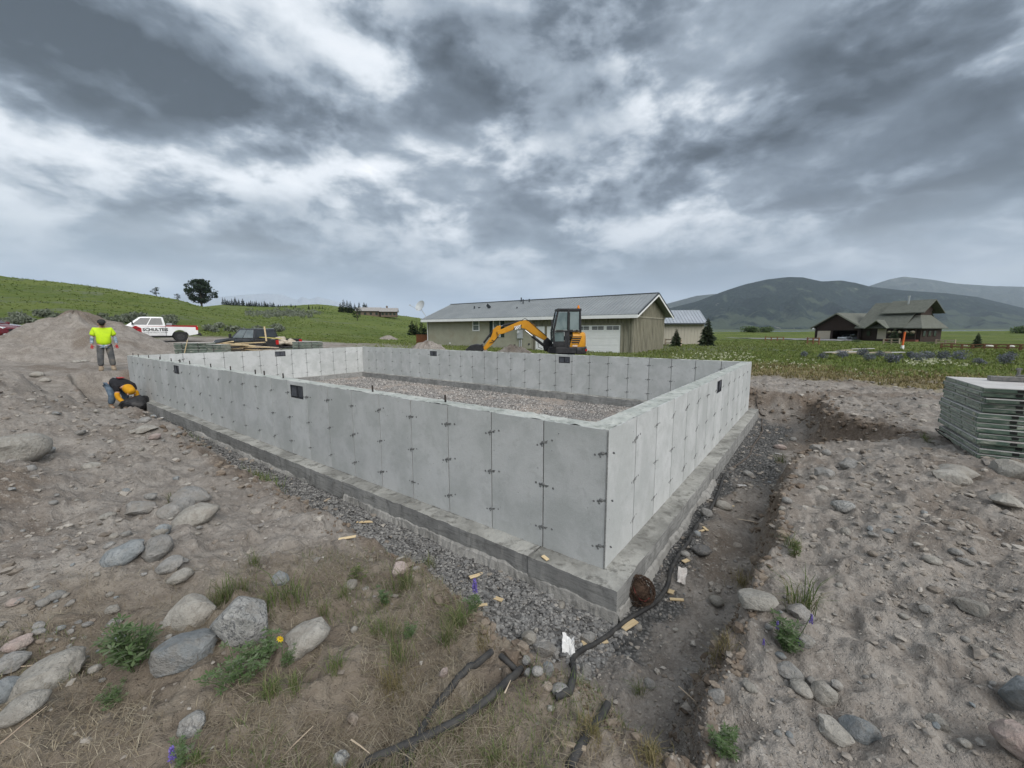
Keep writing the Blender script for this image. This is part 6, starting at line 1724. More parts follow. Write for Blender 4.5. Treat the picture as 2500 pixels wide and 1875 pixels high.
# roof pipes
for (yy, xx, hh, rd) in ((14.5, 2.0, 0.34, 0.07), (14.1, 2.2, 0.16, 0.12), (10.44, 3.4, 0.50, 0.06), (9.9, 2.8, 0.52, 0.05), (9.6, 3.3, 0.36, 0.06), (9.7, 1.5, 0.24, 0.06)):
    p_ = MB(); zb_ = EV + sl * xx + 0.05; p_.tube([(xx, yy * HS, zb_), (xx, yy * HS, zb_ + hh)], rd, 10); p_.build('vent_pipe', m_roofedge, roof)
ant = MB(); zb_ = EV + sl * 2.0 + 0.12; ant.box((2.0, 12.8 * HS, zb_ + 0.04), (0.3, 0.36, 0.06)); ant.box((1.95, 12.9 * HS, zb_ + 0.2), (0.05, 0.5, 0.3), rotm(R(35), 0, 0)); ant.build('roof_aerial', m_roofedge, roof)
def window(y0, y1, z0, z1, parent, slats=True):
    w = MB(); t_ = 0.09
    w.box((-0.02, (y0 + y1) / 2, z1 - t_ / 2), (0.08, y1 - y0, t_)); w.box((-0.02, (y0 + y1) / 2, z0 + t_ / 2), (0.08, y1 - y0, t_)); w.box((-0.02, y0 + t_ / 2, (z0 + z1) / 2), (0.08, t_, z1 - z0 - 2 * t_)); w.box((-0.02, y1 - t_ / 2, (z0 + z1) / 2), (0.08, t_, z1 - z0 - 2 * t_)); w.box((-0.016, (y0 + y1) / 2, (z0 + z1) / 2), (0.07, y1 - y0 - 2 * t_, 0.05))
    o = w.build('window', m_whitet, parent)
    zm = (z0 + z1) / 2
    for a_, c_ in ((z0 + t_, zm - 0.025), (zm + 0.025, z1 - t_)):
        g_ = MB(); g_.box((-0.006, (y0 + y1) / 2, (a_ + c_) / 2), (0.02, y1 - y0 - 2 * t_, c_ - a_)); g_.build('pane', m_pane, o)
window(12.47 * HS, 13.2 * HS, 1.36 * HS, 2.29 * HS, hs)
window(10.35 * HS, 11.07 * HS, 0.91 * HS, 2.28 * HS, hs)
for y0, y1 in ((11.09, 11.42), (9.98, 10.32)):
    s_ = MB(); s_.box((-0.015, (y0 + y1) / 2 * HS, 1.595 * HS), (0.05, (y1 - y0) * HS, 1.38 * HS)); o = s_.build('shutter', m_shut, hs)
mt = MB(); mt.box((-0.10, 8.45 * HS, 1.13 * HS), (0.2, 0.44 * HS, 0.62 * HS)); mb_ = mt.build('meter_box', m_meter, hs, bevel=0.02)
mt = MB(); mt.tube([(-0.2, 8.55 * HS, 1.28 * HS), (-0.3, 8.55 * HS, 1.28 * HS)], 0.10, 12); mt.build('meter', m_lamp, mb_)
mt = MB(); mt.tube([(-0.08, 8.36 * HS, 0), (-0.08, 8.36 * HS, 0.9)], 0.05, 8); mt.tube([(-0.08, 8.52 * HS, 0), (-0.08, 8.52 * HS, 0.9)], 0.035, 8); mt.build('conduit', m_meter, mb_)
for (yy, zz) in ((15.8, 0.35), (9.9, 0.02), (7.7, 0.42)):
    v_ = MB(); v_.box((-0.04, yy * HS, zz * HS), (0.06, 0.13, 0.13)); v_.build('wall_vent', m_whitet if yy > 8 else m_roofedge, hs)
# entry doors and garage door
for y0, y1 in ((6.35, 7.1), (5.4, 6.15)):
    d_ = MB(); d_.box((-0.03, (y0 + y1) / 2 * HS, 0.83 * HS + 0.02), (0.06, (y1 - y0) * HS, 1.68 * HS)); dr = d_.build('door', m_whitet, hs)
    k_ = MB(); k_.ball((-0.09, (y0 + 0.09) * HS, 1.0), 0.035, 8, 6); k_.build('door_knob', m_chrome, dr, True)
    f_ = MB()
    for yy in (y0 - 0.045, y1 + 0.045): f_.box((-0.02, yy * HS, 0.86 * HS), (0.10, 0.09, 1.76 * HS))
    f_.build('door_frame', m_batten, dr)
g0, g1, gt = 0.78 * HS, 0.78 * HS + 4.9, 1.73 * HS
gd_ = MB(); gd_.box((-0.005, (g0 + g1) / 2, gt / 2), (0.04, g1 - g0, gt)); gdo = gd_.build('garage_door', m_whitet, hs)
for k in range(4):
    z0, z1 = gt * k / 4 + 0.012, gt * (k + 1) / 4 - 0.008
    s_ = MB(); s_.box((-0.035, (g0 + g1) / 2, (z0 + z1) / 2), (0.04, g1 - g0 - 0.03, z1 - z0)); 
    for q_ in (0.3, 0.62): s_.box((-0.06, (g0 + g1) / 2, z0 + (z1 - z0) * q_), (0.012, g1 - g0 - 0.06, 0.03))
    so = s_.build('door_section', m_whitet, gdo, bevel=0.006)
    if k == 3:
        for c in range(4):
            yc = g0 + (c + 0.5) * (g1 - g0) / 4
            for hlf in (-1, 1):
                for r_ in range(2):
                    p_ = MB(); p_.box((-0.066, yc + hlf * 0.255, z0 + (z1 - z0) * (0.46 + 0.28 * r_)), (0.012, 0.46, (z1 - z0) * 0.20)); p_.build('pane', m_roofedge, so)
tr_ = MB(); tr_.box((-0.02, g0 - 0.07, gt / 2), (0.10, 0.14, gt)); tr_.box((-0.02, g1 + 0.07, gt / 2), (0.10, 0.14, gt)); tr_.box((-0.02, (g0 + g1) / 2, gt + 0.07), (0.10, g1 - g0 + 0.28, 0.14)); tr_.build('garage_trim', m_batten, hs)
ds = MB(); ds.tube([(-0.08, LN - 0.02, EV - 0.3), (-0.08, LN - 0.02, 0.1)], 0.04, 8); ds.build('downspout', m_whitet, hs)
# satellite dish on the corner of the roof
dx_, dy_ = fuv(0, 0)
def hworld(x, y, z):
    c, s = math.cos(FROT), math.sin(FROT)
    return (HA[0] + x * c - y * s, HA[1] + x * s + y * c, HZ + z)
sdp = hworld(-0.2, LN + 0.1, EV)
sat = thing('satellite_dish', 'pale grey satellite dish on a bent mast at the corner of the tan house roof', 'satellite dish', sdp, 0.0)
q = MB(); q.tube([(0, 0, -0.05), (0, 0, 0.3), (-0.35, -0.05, 0.85), (-0.36, -0.06, 1.0)], 0.035, 8); q.build('mast', m_meter, sat)
q = MB(); rings = []
for k in range(7):
    rr2 = 0.55 * k / 6 + 0.001
    rings.append([(rr2 * math.cos(t_), rr2 * 1.12 * math.sin(t_), 0.22 * (rr2 / 0.55) ** 2) for t_ in np.linspace(0, 2 * math.pi, 20, endpoint=False)])
q.loft(rings, cap=False); o = q.build('reflector', m_meter, sat, True); o.location = (-0.40, -0.1, 1.20); o.rotation_euler = (R(62), 0, R(-28))
q = MB(); q.tube([(-0.42, -0.12, 0.75), (-1.35, -0.75, 1.28)], 0.022, 6); q.box((-1.38, -0.77, 1.32), (0.16, 0.12, 0.10)); q.build('feed_arm', m_meter, sat)
# little deck with a plank rail at the left end
dk = thing('wooden_deck', 'small red brown wooden deck with a plank railing at the end of the tan house', 'deck', hworld(1.2, LN + 0.05, 0), FROT)
q = MB(); q.box((1.2, 1.7, 0.42), (2.4, 3.2, 0.08)); q.build('floor', m_deck, dk)
for (x_, y_) in ((0, 0.2), (0, 1.7), (0, 3.2), (2.4, 3.2)):
    q = MB(); q.box((x_, y_, 0.62), (0.10, 0.10, 1.24)); q.build('post', m_deck, dk)
for k in range(22):
    q = MB(); q.box((-0.02, 0.24 + k * 0.138, 0.78), (0.03, 0.11, 0.82)); q.build('plank', m_deck, dk)
q = MB(); q.box((0, 1.7, 1.22), (0.14, 3.2, 0.05)); q.build('handrail', m_deck, dk)
tag(MB().box((0, 0, 0.0), (2.4, 5.2, 0.10)).build('driveway', pmat('grey_gravel_drive', (0.22, 0.215, 0.205), (0.30, 0.29, 0.275), 6, 0.95)), kind='structure')
dvo = bpy.data.objects['driveway']; dvo.location = hworld(-1.6, (g0 + g1) / 2, -0.04); dvo.rotation_euler = (0, 0, FROT)

# ------------------------------------------------------------------ shed behind the house
SH = aty(1690, 842, 52.0)
shd = thing('storage_shed', 'beige storage shed with a pale metal roof behind the tan house', 'shed', (SH[0] - 4.0, SH[1], hz(SH[0], SH[1])), R(-4))
m_beige = pmat('beige_metal_siding', (0.36, 0.335, 0.28), (0.41, 0.385, 0.32), 1.2, 0.6, stretch=(4, 4, 0.3))
m_roofp = pmat('pale_metal_roof', (0.34, 0.37, 0.41), (0.40, 0.43, 0.47), 1.0, 0.4, metal=0.3)
q = MB(); q.box((0, 2.5, 1.25), (10.5, 5.0, 2.5)); q.build('wall', m_beige, shd)
q = MB(); q.prism([(-0.5, 2.55), (2.5, 4.3), (2.5, 4.38), (-0.5, 2.65)], -5.5, 5.5, 'yz'); q.prism([(2.5, 4.3), (5.5, 2.55), (5.5, 2.65), (2.5, 4.38)], -5.5, 5.5, 'yz'); rfo = q.build('roof', m_roofp, shd)
q = MB(); q.box((0, -0.52, 2.58), (11.0, 0.06, 0.16)); q.build('dark_eave_board', m_roofedge, rfo)  # dark board along the front of the eave
q = MB()
for k in range(28): q.bar((-5.4 + 0.4 * k, -0.5, 2.68), (-5.4 + 0.4 * k, 2.5, 4.41), 0.04, 0.04)
o = q.build('roof_ribs', m_roofp, rfo); o['kind'] = 'stuff'
q = MB()
for k in range(26): q.box((-5.1 + 0.4 * k, -0.012, 1.25), (0.05, 0.03, 2.5))
o = q.build('siding_ribs', m_beige, shd); o['kind'] = 'stuff'

# ------------------------------------------------------------------ dark brown house with a green roof
GP0, GD, GN = np.array([65.5, 88.0]), np.array([0.36, -0.933]), np.array([0.933, 0.36])
GZB = -0.86
m_log = pmat('dark_brown_log', (0.026, 0.016, 0.013), (0.042, 0.026, 0.020), 2, 0.75, stretch=(0.6, 1, 7))
m_shingle = pmat('grey_green_shingle', (0.105, 0.112, 0.095), (0.138, 0.145, 0.124), 3, 0.9, 0.01, 9, vary=0.0)
m_cream = pmat('cream_door', (0.50, 0.44, 0.35), (0.54, 0.48, 0.39), 2, 0.6)
m_dkglass = pmat('dark_house_glass', (0.020, 0.030, 0.026), (0.03, 0.045, 0.035), 2, 0.1, spec=0.5)
m_redstone = pmat('red_stone_base', (0.13, 0.045, 0.035), (0.18, 0.07, 0.055), 3, 0.9)
bh = thing('brown_house', 'dark brown two storey log house with grey green roofs and an open garage', 'house', (GP0[0], GP0[1], GZB), math.atan2(GD[1], GD[0]))
# garage: gable towards us, doorways left open in the wall
q = MB()
q.box((-0.10, 0.15, 1.45), (0.36, 0.3, 2.9)); q.box((2.97, 0.15, 1.12), (0.38, 0.3, 2.24)); q.box((7.98, 0.15, 1.12), (0.55, 0.3, 2.24)); q.box((4.2, 0.15, 2.52), (8.0, 0.3, 0.56))
q.prism([(-0.3, 2.8), (8.3, 2.8), (4.0, 5.45)], 0.0, 0.3, 'xz'); q.box((-0.1, 4, 1.45), (0.3, 8, 2.9)); q.box((8.1, 4, 1.45), (0.3, 8, 2.9)); q.box((4, 7.9, 1.45), (8.2, 0.3, 2.9)); q.box((4, 4, 0.02), (8.2, 8, 0.04))
q.build('garage_wall', m_log, bh)
q = MB(); 
for s_, xe in ((-1, -0.95), (1, 8.95)):
    q.prism([(xe, 2.62), (4.0, 5.62), (4.0, 5.80), (xe, 2.78)], -0.7, 9.5, 'xz')
q.build('garage_roof', m_shingle, bh)
q = MB()
for xe in (-0.95, 8.95): q.prism([(xe, 2.56), (4.0, 5.56), (4.0, 5.70), (xe, 2.70)], -0.78, -0.70, 'xz')
q.build('gable_trim', pmat('pale_green_trim', (0.26, 0.27, 0.22), None, rough=0.7), bh)
q = MB(); q.box((1.45, 0.20, 1.10), (2.65, 0.08, 2.12)); gdd = q.build('garage_door', m_cream, bh)
for k in range(4):
    s_ = MB(); s_.box((1.45, 0.15, 0.30 + k * 0.53), (2.6, 0.03, 0.50)); s_.build('door_section', m_cream, gdd, bevel=0.01)
# main block
q = MB(); q.box((12.7, 3.75, 1.45), (9.0, 6.5, 2.9)); q.prism([(0.5, 2.9), (9.5, 2.9), (5.0, 7.2)], 8.2, 15.2, 'yz'); q.build('main_wall', m_log, bh)
q = MB()
q.prism([(-0.9, 2.60), (5.0, 7.40), (5.0, 7.58), (-0.9, 2.76)], 7.6, 15.3, 'yz'); q.prism([(10.9, 2.60), (5.0, 7.40), (5.0, 7.58), (10.9, 2.76)], 7.6, 15.3, 'yz')
q.build('main_roof', m_shingle, bh)
# lower skirt roof that wraps the right end
q = MB(); q.add([(15.25, -0.9, 2.70), (17.9, -0.9, 2.70), (15.9, 2.6, 5.0), (15.25, 2.6, 5.0), (17.9, 7.4, 2.70), (15.9, 6.0, 5.0), (15.25, -0.9, 2.55), (17.9, -0.9, 2.55), (17.9, 7.4, 2.55)],
            [(0, 1, 2, 3), (1, 4, 5, 2), (6, 7, 1, 0), (7, 8, 4, 1)]); q.build('skirt_roof', m_shingle, bh)
# upper storey with its own roof
q = MB(); q.box((13.4, 4.6, 5.0), (4.8, 3.4, 1.6)); q.prism([(2.9, 5.8), (7.1, 5.8), (5.0, 7.3)], 11.0, 15.8, 'yz'); q.build('upper_wall', m_log, bh)
q = MB(); q.prism([(1.6, 5.30), (5.0, 7.62), (5.0, 7.80), (1.6, 5.46)], 10.4, 16.8, 'yz'); q.prism([(8.4, 5.30), (5.0, 7.62), (5.0, 7.80), (8.4, 5.46)], 10.4, 16.8, 'yz'); q.build('upper_roof', m_shingle, bh)
for k in range(5):
    q = MB(); q.box((11.6 + k * 0.85, 2.88, 5.0), (0.74, 0.08, 0.62)); q.build('window', m_dkglass, bh)
# porch, entry gable, doors and windows
q = MB(); q.prism([(9.9, 2.62), (11.5, 4.05), (11.5, 4.2), (9.7, 2.66)], -1.7, 3.0, 'xz'); q.prism([(13.1, 2.62), (11.5, 4.05), (11.5, 4.2), (13.3, 2.66)], -1.7, 3.0, 'xz'); q.build('entry_roof', m_shingle, bh)
q = MB(); q.prism([(9.75, 2.55), (11.5, 3.98), (11.5, 4.14), (9.6, 2.60)], -1.78, -1.70, 'xz'); q.prism([(13.25, 2.55), (11.5, 3.98), (11.5, 4.14), (13.4, 2.60)], -1.78, -1.70, 'xz'); q.build('entry_trim', MATS['pale_green_trim'], bh)
q = MB(); q.box((11.55, 0.46, 1.55), (1.5, 0.10, 1.9)); q.build('front_door', m_cream, bh)
for (x0, x1, z0, z1) in ((9.0, 9.7, 1.1, 2.2), (13.4, 14.4, 1.1, 2.2), (15.2, 16.4, 1.1, 2.2)):
    q = MB(); q.box(((x0 + x1) / 2, 0.47, (z0 + z1) / 2), (x1 - x0, 0.08, z1 - z0)); w_ = q.build('window', m_log, bh)
    p_ = MB(); p_.box(((x0 + x1) / 2, 0.42, (z0 + z1) / 2), (x1 - x0 - 0.16, 0.04, z1 - z0 - 0.16)); p_.build('pane', m_dkglass, w_)
for k in range(3):
    q = MB(); q.box((17.23, 1.4 + 1.7 * k, 1.65), (0.08, 0.9, 1.1)); w_ = q.build('window', m_log, bh)
    p_ = MB(); p_.box((17.28, 1.4 + 1.7 * k, 1.65), (0.04, 0.72, 0.92)); p_.build('pane', m_dkglass, w_)
for x_ in (12.9, 14.2, 15.6, 17.0):
    q = MB(); q.box((x_, -0.75, 1.3), (0.16, 0.16, 2.6)); q.build('porch_post', m_log, bh)
q = MB(); q.box((15.0, -0.4, 0.30), (4.4, 1.0, 0.60)); q.build('porch_base', m_redstone, bh)
q = MB(); q.box((15.0, -0.85, 1.05), (4.2, 0.08, 0.10)); q.build('porch_rail', m_log, bh)
q = MB(); q.tube([(13.3, 4.0, 6.6), (13.3, 4.0, 8.4)], 0.14, 10); q.tube([(13.3, 4.0, 8.4), (13.3, 4.0, 8.62)], 0.20, 10); q.build('flue', m_alloy, bh)
q = MB(); q.ball((-0.35, -0.5, 2.55), 0.24, 12, 8); q.build('globe_lamp', m_white_print, bh, True)
m_bloom = pmat('basket_flowers', (0.24, 0.16, 0.15), (0.10, 0.14, 0.06), 9, 0.9)
def bworld(x, y, z):
    return (GP0[0] + GD[0] * x + GN[0] * y, GP0[1] + GD[1] * x + GN[1] * y, GZB + z)
for k, x_ in enumerate((13.3, 14.0, 14.9, 15.9, 16.7)):
    V, F = lump(200 + k, 0.34, 0.30, 0.26, 2, 2.4, 0.5); V[:, 2] += 0.0
    o = mesh_np('hanging_basket', V, F, m_bloom, None, True); o.location = bworld(x_, -1.05, 1.9); tag(o, 'hanging flower basket under the porch eave of the brown house', 'flower basket', 'porch flower baskets')
# cars in the open garage (small: a body, a cabin and wheels are all that show)
def parked(label, x, y, paint):
    p = bworld(x, y, 0.06)
    t = thing('parked_car', label, 'car', p, bh.rotation_euler.z - math.pi / 2)
    b = MB(); b.prism([(-2.1, 0.3), (2.1, 0.3), (2.2, 0.62), (2.05, 0.82), (-2.1, 0.86), (-2.2, 0.6)], -0.86, 0.86); b.build('body', paint, t, R(35), bevel=0.06, seg=2)
    bot = [(1.0, -0.8, 0.84), (1.0, 0.8, 0.84), (-1.6, 0.8, 0.84), (-1.6, -0.8, 0.84)]; tp = [(0.4, -0.6, 1.38), (0.4, 0.6, 1.38), (-1.0, 0.6, 1.38), (-1.0, -0.6, 1.38)]
    gq = MB(); gq.loft([bot, tp]); gq.build('cabin', paint, t, R(30), bevel=0.05)
    glass_panel(t, 'windshield', [bot[0], bot[1], tp[1], tp[0]], 0.07, 0.93, 0.08, 0.92, m_glass)
    for s_ in (-1, 1):
        hl = MB(); hl.box((2.12, s_ * 0.62, 0.66), (0.1, 0.3, 0.12)); hl.build('headlight', m_lamp, t)
        for x_ in (1.35, -1.35): wheel(t, x_, s_ * 0.78, 0.31, 0.2, m_alloy)
    return t
parked('silver car parked in the open garage of the brown house', 4.9, 2.4, pmat('silver_paint', (0.60, 0.61, 0.63), (0.66, 0.67, 0.69), 2, 0.2, metal=0.3, coat=0.5))
parked('dark car parked beside the silver car in the open garage', 7.0, 2.9, pmat('charcoal_paint', (0.05, 0.055, 0.06), None, rough=0.2, coat=0.5))
# tarmac drive in front of the garage
gu_, gv2 = np.meshgrid(np.linspace(0, 1, 26), np.linspace(0, 1, 16))
q0, q1, q2, q3 = [np.array(bworld(*c_, 0)[:2]) for c_ in ((-0.5, -0.3), (8.6, -0.3), (10.0, -9.0), (-14.0, -12.0))]
XY = (q0[None, None] * (1 - gu_[..., None]) + q1 * gu_[..., None]) * (1 - gv2[..., None]) + (q3 * (1 - gu_[..., None]) + q2 * gu_[..., None]) * gv2[..., None]
ZZ = np.maximum(height(XY[..., 0].ravel(), XY[..., 1].ravel()).reshape(gu_.shape) + 0.10, GZB + 0.03)
i, j = np.meshgrid(np.arange(15), np.arange(25), indexing='ij')
dvo2 = mesh_np('asphalt_drive', np.concatenate([XY, ZZ[..., None]], -1).reshape(-1, 3), np.stack([i * 26 + j, i * 26 + j + 1, (i + 1) * 26 + j + 1, (i + 1) * 26 + j], -1).reshape(-1, 4)[:, ::-1], pmat('grey_tarmac', (0.19, 0.19, 0.195), (0.24, 0.24, 0.24), 2, 0.95), None, True)
tag(dvo2, kind='structure')
# far house among trees on the ridge
FH_ = aty(920, 762, 250.0)
fh = thing('hilltop_house', 'far brown house with long pale roofs on the ridge between dark trees', 'house', (FH_[0], FH_[1], hz(FH_[0], FH_[1]) - 0.5), R(10))
m_farwall = pmat('far_house_wall', (0.12, 0.09, 0.07), (0.16, 0.12, 0.09), 1, 0.9); m_farroof = pmat('far_house_roof', (0.26, 0.25, 0.24), (0.32, 0.31, 0.30), 1, 0.8)
for (x0, x1, h_, y_) in ((-11, 2, 3.4, 0), (3, 12, 3.0, -2)):
    q = MB(); q.box(((x0 + x1) / 2, y_, h_ / 2), (x1 - x0, 8, h_)); q.build('wall', m_farwall, fh)
    q = MB(); q.prism([(y_ - 5, h_), (y_, h_ + 2.4), (y_ + 5, h_)], x0 - 0.8, x1 + 0.8, 'yz'); q.build('roof', m_farroof, fh)
    for k in range(4):
        w_ = MB(); w_.box((x0 + (k + 0.5) * (x1 - x0) / 4, y_ - 4.02, h_ * 0.55), (1.3, 0.1, 1.4)); w_.build('window', m_dkglass, fh)
q = MB(); q.box((6, 0, 5.6), (1, 1, 2.2)); q.build('chimney', m_farwall, fh)

# ------------------------------------------------------------------ vegetation
def blade_mesh(name, X, Y, Z, H, W, lean, mat, seed, flat=0.0, curl=0.5, kind='stuff', link=True):
    """grass blades: five-cornered bent strips, one loose piece each"""
    r_ = np.random.default_rng(seed); n = len(X)
    a = r_.uniform(0, 6.283, n); d = np.stack([np.cos(a), np.sin(a), np.zeros(n)], 1); s_ = np.stack([-np.sin(a), np.cos(a), np.zeros(n)], 1)
    ln = lean * r_.uniform(0.2, 1.6, n) * H
    B = np.stack([X, Y, Z], 1)
    up = H * (1 - flat * r_.uniform(0.75, 1.0, n))
    M = B + d * (ln * 0.35)[:, None]; M[:, 2] += up * (0.58 + 0.1 * curl)
    T = B + d * ln[:, None]; T[:, 2] += up * (1 - 0.25 * curl * r_.uniform(0, 1, n))
    w = W[:, None] * 0.5
    P_ = np.stack([B - s_ * w, B + s_ * w, M + s_ * w * 0.8, T, M - s_ * w * 0.8], 1)
    F = (np.array([[0, 1, 2], [0, 2, 4], [4, 2, 3]])[None] + (np.arange(n) * 5)[:, None, None]).reshape(-1, 3)
    o = mesh_np(name, P_.reshape(-1, 3), F, mat, None, False, link)
    return tag(o, kind=kind) if link else o
def polar(n, az0, az1, r0, r1):
    aa = np.radians(nrg.uniform(az0, az1, n)); q = np.exp(nrg.uniform(np.log(r0), np.log(r1), n))
    return q * np.sin(aa), q * np.cos(aa), q
def leafy(name, cols, rough=0.7, trans=0.25):
    m = bpy.data.materials.new(name); m.use_nodes = True
    t = m.node_tree; t.nodes.clear(); q = NG(t)
    b = q.node('ShaderNodeBsdfPrincipled'); o = q.node('ShaderNodeOutputMaterial')
    gi = q.node('ShaderNodeNewGeometry')
    c = q.ramp(gi.outputs['Random Per Island'], [(i_ / (len(cols) - 1), c_) for i_, c_ in enumerate(cols)])
    c = q.v('MULTIPLY', c, q.rng(q.noise(gi.outputs['Position'], 0.6, 3, 0.6), 0.3, 0.7, 0.75, 1.2))
    q.put(b.inputs['Base Color'], c); b.inputs['Roughness'].default_value = rough; b.inputs['Specular IOR Level'].default_value = 0.15
    tr = q.node('ShaderNodeBsdfTranslucent'); q.put(tr.inputs[0], c)
    mx = q.node('ShaderNodeMixShader'); mx.inputs[0].default_value = trans
    t.links.new(b.outputs[0], mx.inputs[1]); t.links.new(tr.outputs[0], mx.inputs[2]); t.links.new(mx.outputs[0], o.inputs[0])
    return m
m_meadow = leafy('meadow_grass', [(0.120, 0.165, 0.036), (0.160, 0.205, 0.052), (0.195, 0.220, 0.072), (0.130, 0.175, 0.046), (0.240, 0.235, 0.115)])
m_hillgrass = leafy('hill_grass', [(0.105, 0.150, 0.034), (0.130, 0.175, 0.044), (0.165, 0.190, 0.064), (0.095, 0.138, 0.034)])
m_hay = leafy('dry_grass', [(0.22, 0.18, 0.095), (0.30, 0.25, 0.14), (0.18, 0.15, 0.07), (0.16, 0.16, 0.06), (0.26, 0.20, 0.11)])
m_straw = leafy('dead_straw', [(0.30, 0.26, 0.185), (0.20, 0.16, 0.11), (0.40, 0.355, 0.27), (0.14, 0.11, 0.08), (0.26, 0.22, 0.155)], 0.8, 0.1)
m_fresh = leafy('fresh_grass', [(0.085, 0.135, 0.035), (0.130, 0.175, 0.055), (0.105, 0.150, 0.055), (0.205, 0.200, 0.105), (0.28, 0.24, 0.15)])
m_sage = leafy('sage_leaf', [(0.145, 0.165, 0.125), (0.195, 0.215, 0.175), (0.110, 0.135, 0.085), (0.230, 0.245, 0.205)], 0.8, 0.15)
m_weed = leafy('weed_leaf', [(0.065, 0.115, 0.040), (0.095, 0.150, 0.060), (0.130, 0.172, 0.085), (0.165, 0.195, 0.130)], 0.6, 0.25)
m_needle = leafy('pine_needles', [(0.010, 0.022, 0.012), (0.018, 0.034, 0.017), (0.030, 0.048, 0.024), (0.014, 0.026, 0.013)], 0.7, 0.1)
m_spruce = leafy('spruce_needles', [(0.045, 0.070, 0.042), (0.075, 0.102, 0.062), (0.110, 0.130, 0.080), (0.055, 0.082, 0.052)], 0.7, 0.1)
m_bark = pmat('bark', (0.060, 0.045, 0.035), (0.10, 0.08, 0.062), 8, 0.95, 0.01, 20)
m_purple = leafy('lupine_bloom', [(0.15, 0.10, 0.42), (0.23, 0.17, 0.55), (0.30, 0.24, 0.58), (0.12, 0.08, 0.34)], 0.6, 0.3)
m_lav = leafy('lupine_clump_leaf', [(0.110, 0.145, 0.095), (0.190, 0.200, 0.230), (0.135, 0.160, 0.140), (0.235, 0.230, 0.330), (0.10, 0.135, 0.075)], 0.8, 0.2)
m_yellowf = leafy('yellow_petal', [(0.85, 0.58, 0.015), (0.9, 0.65, 0.03)], 0.6, 0.3)
m_cream_f = leafy('cream_flower', [(0.58, 0.58, 0.42), (0.66, 0.65, 0.50), (0.50, 0.52, 0.32)], 0.7, 0.3)

def meadow(name, X, Y, H0, mat, seed, per=3, wk=0.0011, lean=0.5):
    Xr = np.repeat(X, per) + nrg.normal(0, 1, len(X) * per) * 0.0015 * np.hypot(np.repeat(X, per), np.repeat(Y, per)); Yr = np.repeat(Y, per) + nrg.normal(0, 0.03, len(X) * per)
    rr2 = np.hypot(Xr, Yr)
    H = H0 * nrg.uniform(0.5, 1.5, len(Xr))
    return blade_mesh(name, Xr, Yr, height(Xr, Yr) - 0.02, H, np.maximum(0.008, rr2 * wk * 1.5) * nrg.uniform(0.7, 1.3, len(Xr)), lean, mat, seed)
# green field right of and behind the foundation
X, Y, q_ = polar(30000, -8, 58, 11, 95)
mk = ground_masks(X, Y, X * 0); kp = (mk[:, 0] > nrg.uniform(0.2, 0.9, len(X))); X, Y, q_ = X[kp], Y[kp], q_[kp]
meadow('meadow_grass', X, Y, 0.115 * (1 + 0.6 * fbm(X * 0.35, Y * 0.35, 3, 5).repeat(3)), m_meadow, 21)
# dry grass along the edge of the bare earth
X, Y, q_ = polar(18000, 8, 58, 10, 30)
mk = ground_masks(X, Y, X * 0); kp = (mk[:, 3] > nrg.uniform(0.2, 1.0, len(X))); X, Y = X[kp], Y[kp]
meadow('dry_grass', X, Y, 0.11, m_hay, 22, 3, 0.0010, 0.9)
# behind the foundation and along the track
X, Y, q_ = polar(12000, -46, 0, 21, 60)
mk = ground_masks(X, Y, X * 0); kp = (mk[:, 0] > nrg.uniform(0.2, 0.9, len(X))); X, Y = X[kp], Y[kp]
meadow('yard_grass', X, Y, 0.16, m_meadow, 23, 2, 0.0010)
# the grassy hill
X, Y, q_ = polar(13000, -54, -8, 38, 330)
kp = (fbm(X * 0.03, Y * 0.03, 3, 62) + nrg.normal(0, 0.2, len(X)) > -0.15) & (ground_masks(X, Y, X * 0)[:, 0] > 0.4); X, Y = X[kp], Y[kp]
meadow('hill_grass', X, Y, 0.0009 * np.hypot(np.repeat(X, 2), np.repeat(Y, 2)) + 0.06, m_hillgrass, 24, 2, 0.0013, 0.8)

# clump builders -------------------------------------------------
def leaf_cloud(C, Rr, n, size, seed, squash=1.0, up=0.0):
    """n small leaf quads spread through a lumpy ball"""
    r_ = np.random.default_rng(seed)
    d = r_.normal(size=(n, 3)); d /= np.linalg.norm(d, axis=1)[:, None]
    rad = Rr * r_.uniform(0.35, 1.0, n) ** 0.5
    P_ = np.array(C) + d * rad[:, None] * np.array([1, 1, squash])
    a = r_.normal(size=(n, 3)); a[:, 2] += up; a /= np.linalg.norm(a, axis=1)[:, None]
    b = np.cross(a, r_.normal(size=(n, 3))); b /= np.linalg.norm(b, axis=1)[:, None] + 1e-6
    s_ = size * r_.uniform(0.6, 1.4, n)[:, None]
    Q = np.stack([P_ - a * s_ * 0.5, P_ + b * s_ * 0.28, P_ + a * s_ * 0.6, P_ - b * s_ * 0.28], 1)
    return Q.reshape(-1, 3)
def quads(V): return np.arange(len(V)).reshape(-1, 4)
def shrub_mesh(name, seed, r_, h_, n, size, mat, lobes=6):
    q = np.random.default_rng(seed); parts = []
    for k in range(lobes):
        c = (q.uniform(-0.34, 0.34) * r_, q.uniform(-0.34, 0.34) * r_, h_ * q.uniform(0.3, 0.65))
        parts.append(leaf_cloud(c, r_ * q.uniform(0.4, 0.65), n // lobes, size, seed * 7 + k, h_ / r_ * 0.8, 0.8))
    V = np.concatenate(parts); V[:, 2] = np.maximum(V[:, 2], 0.0)
    return mesh_np(name, V, quads(V), mat, None, False, False)

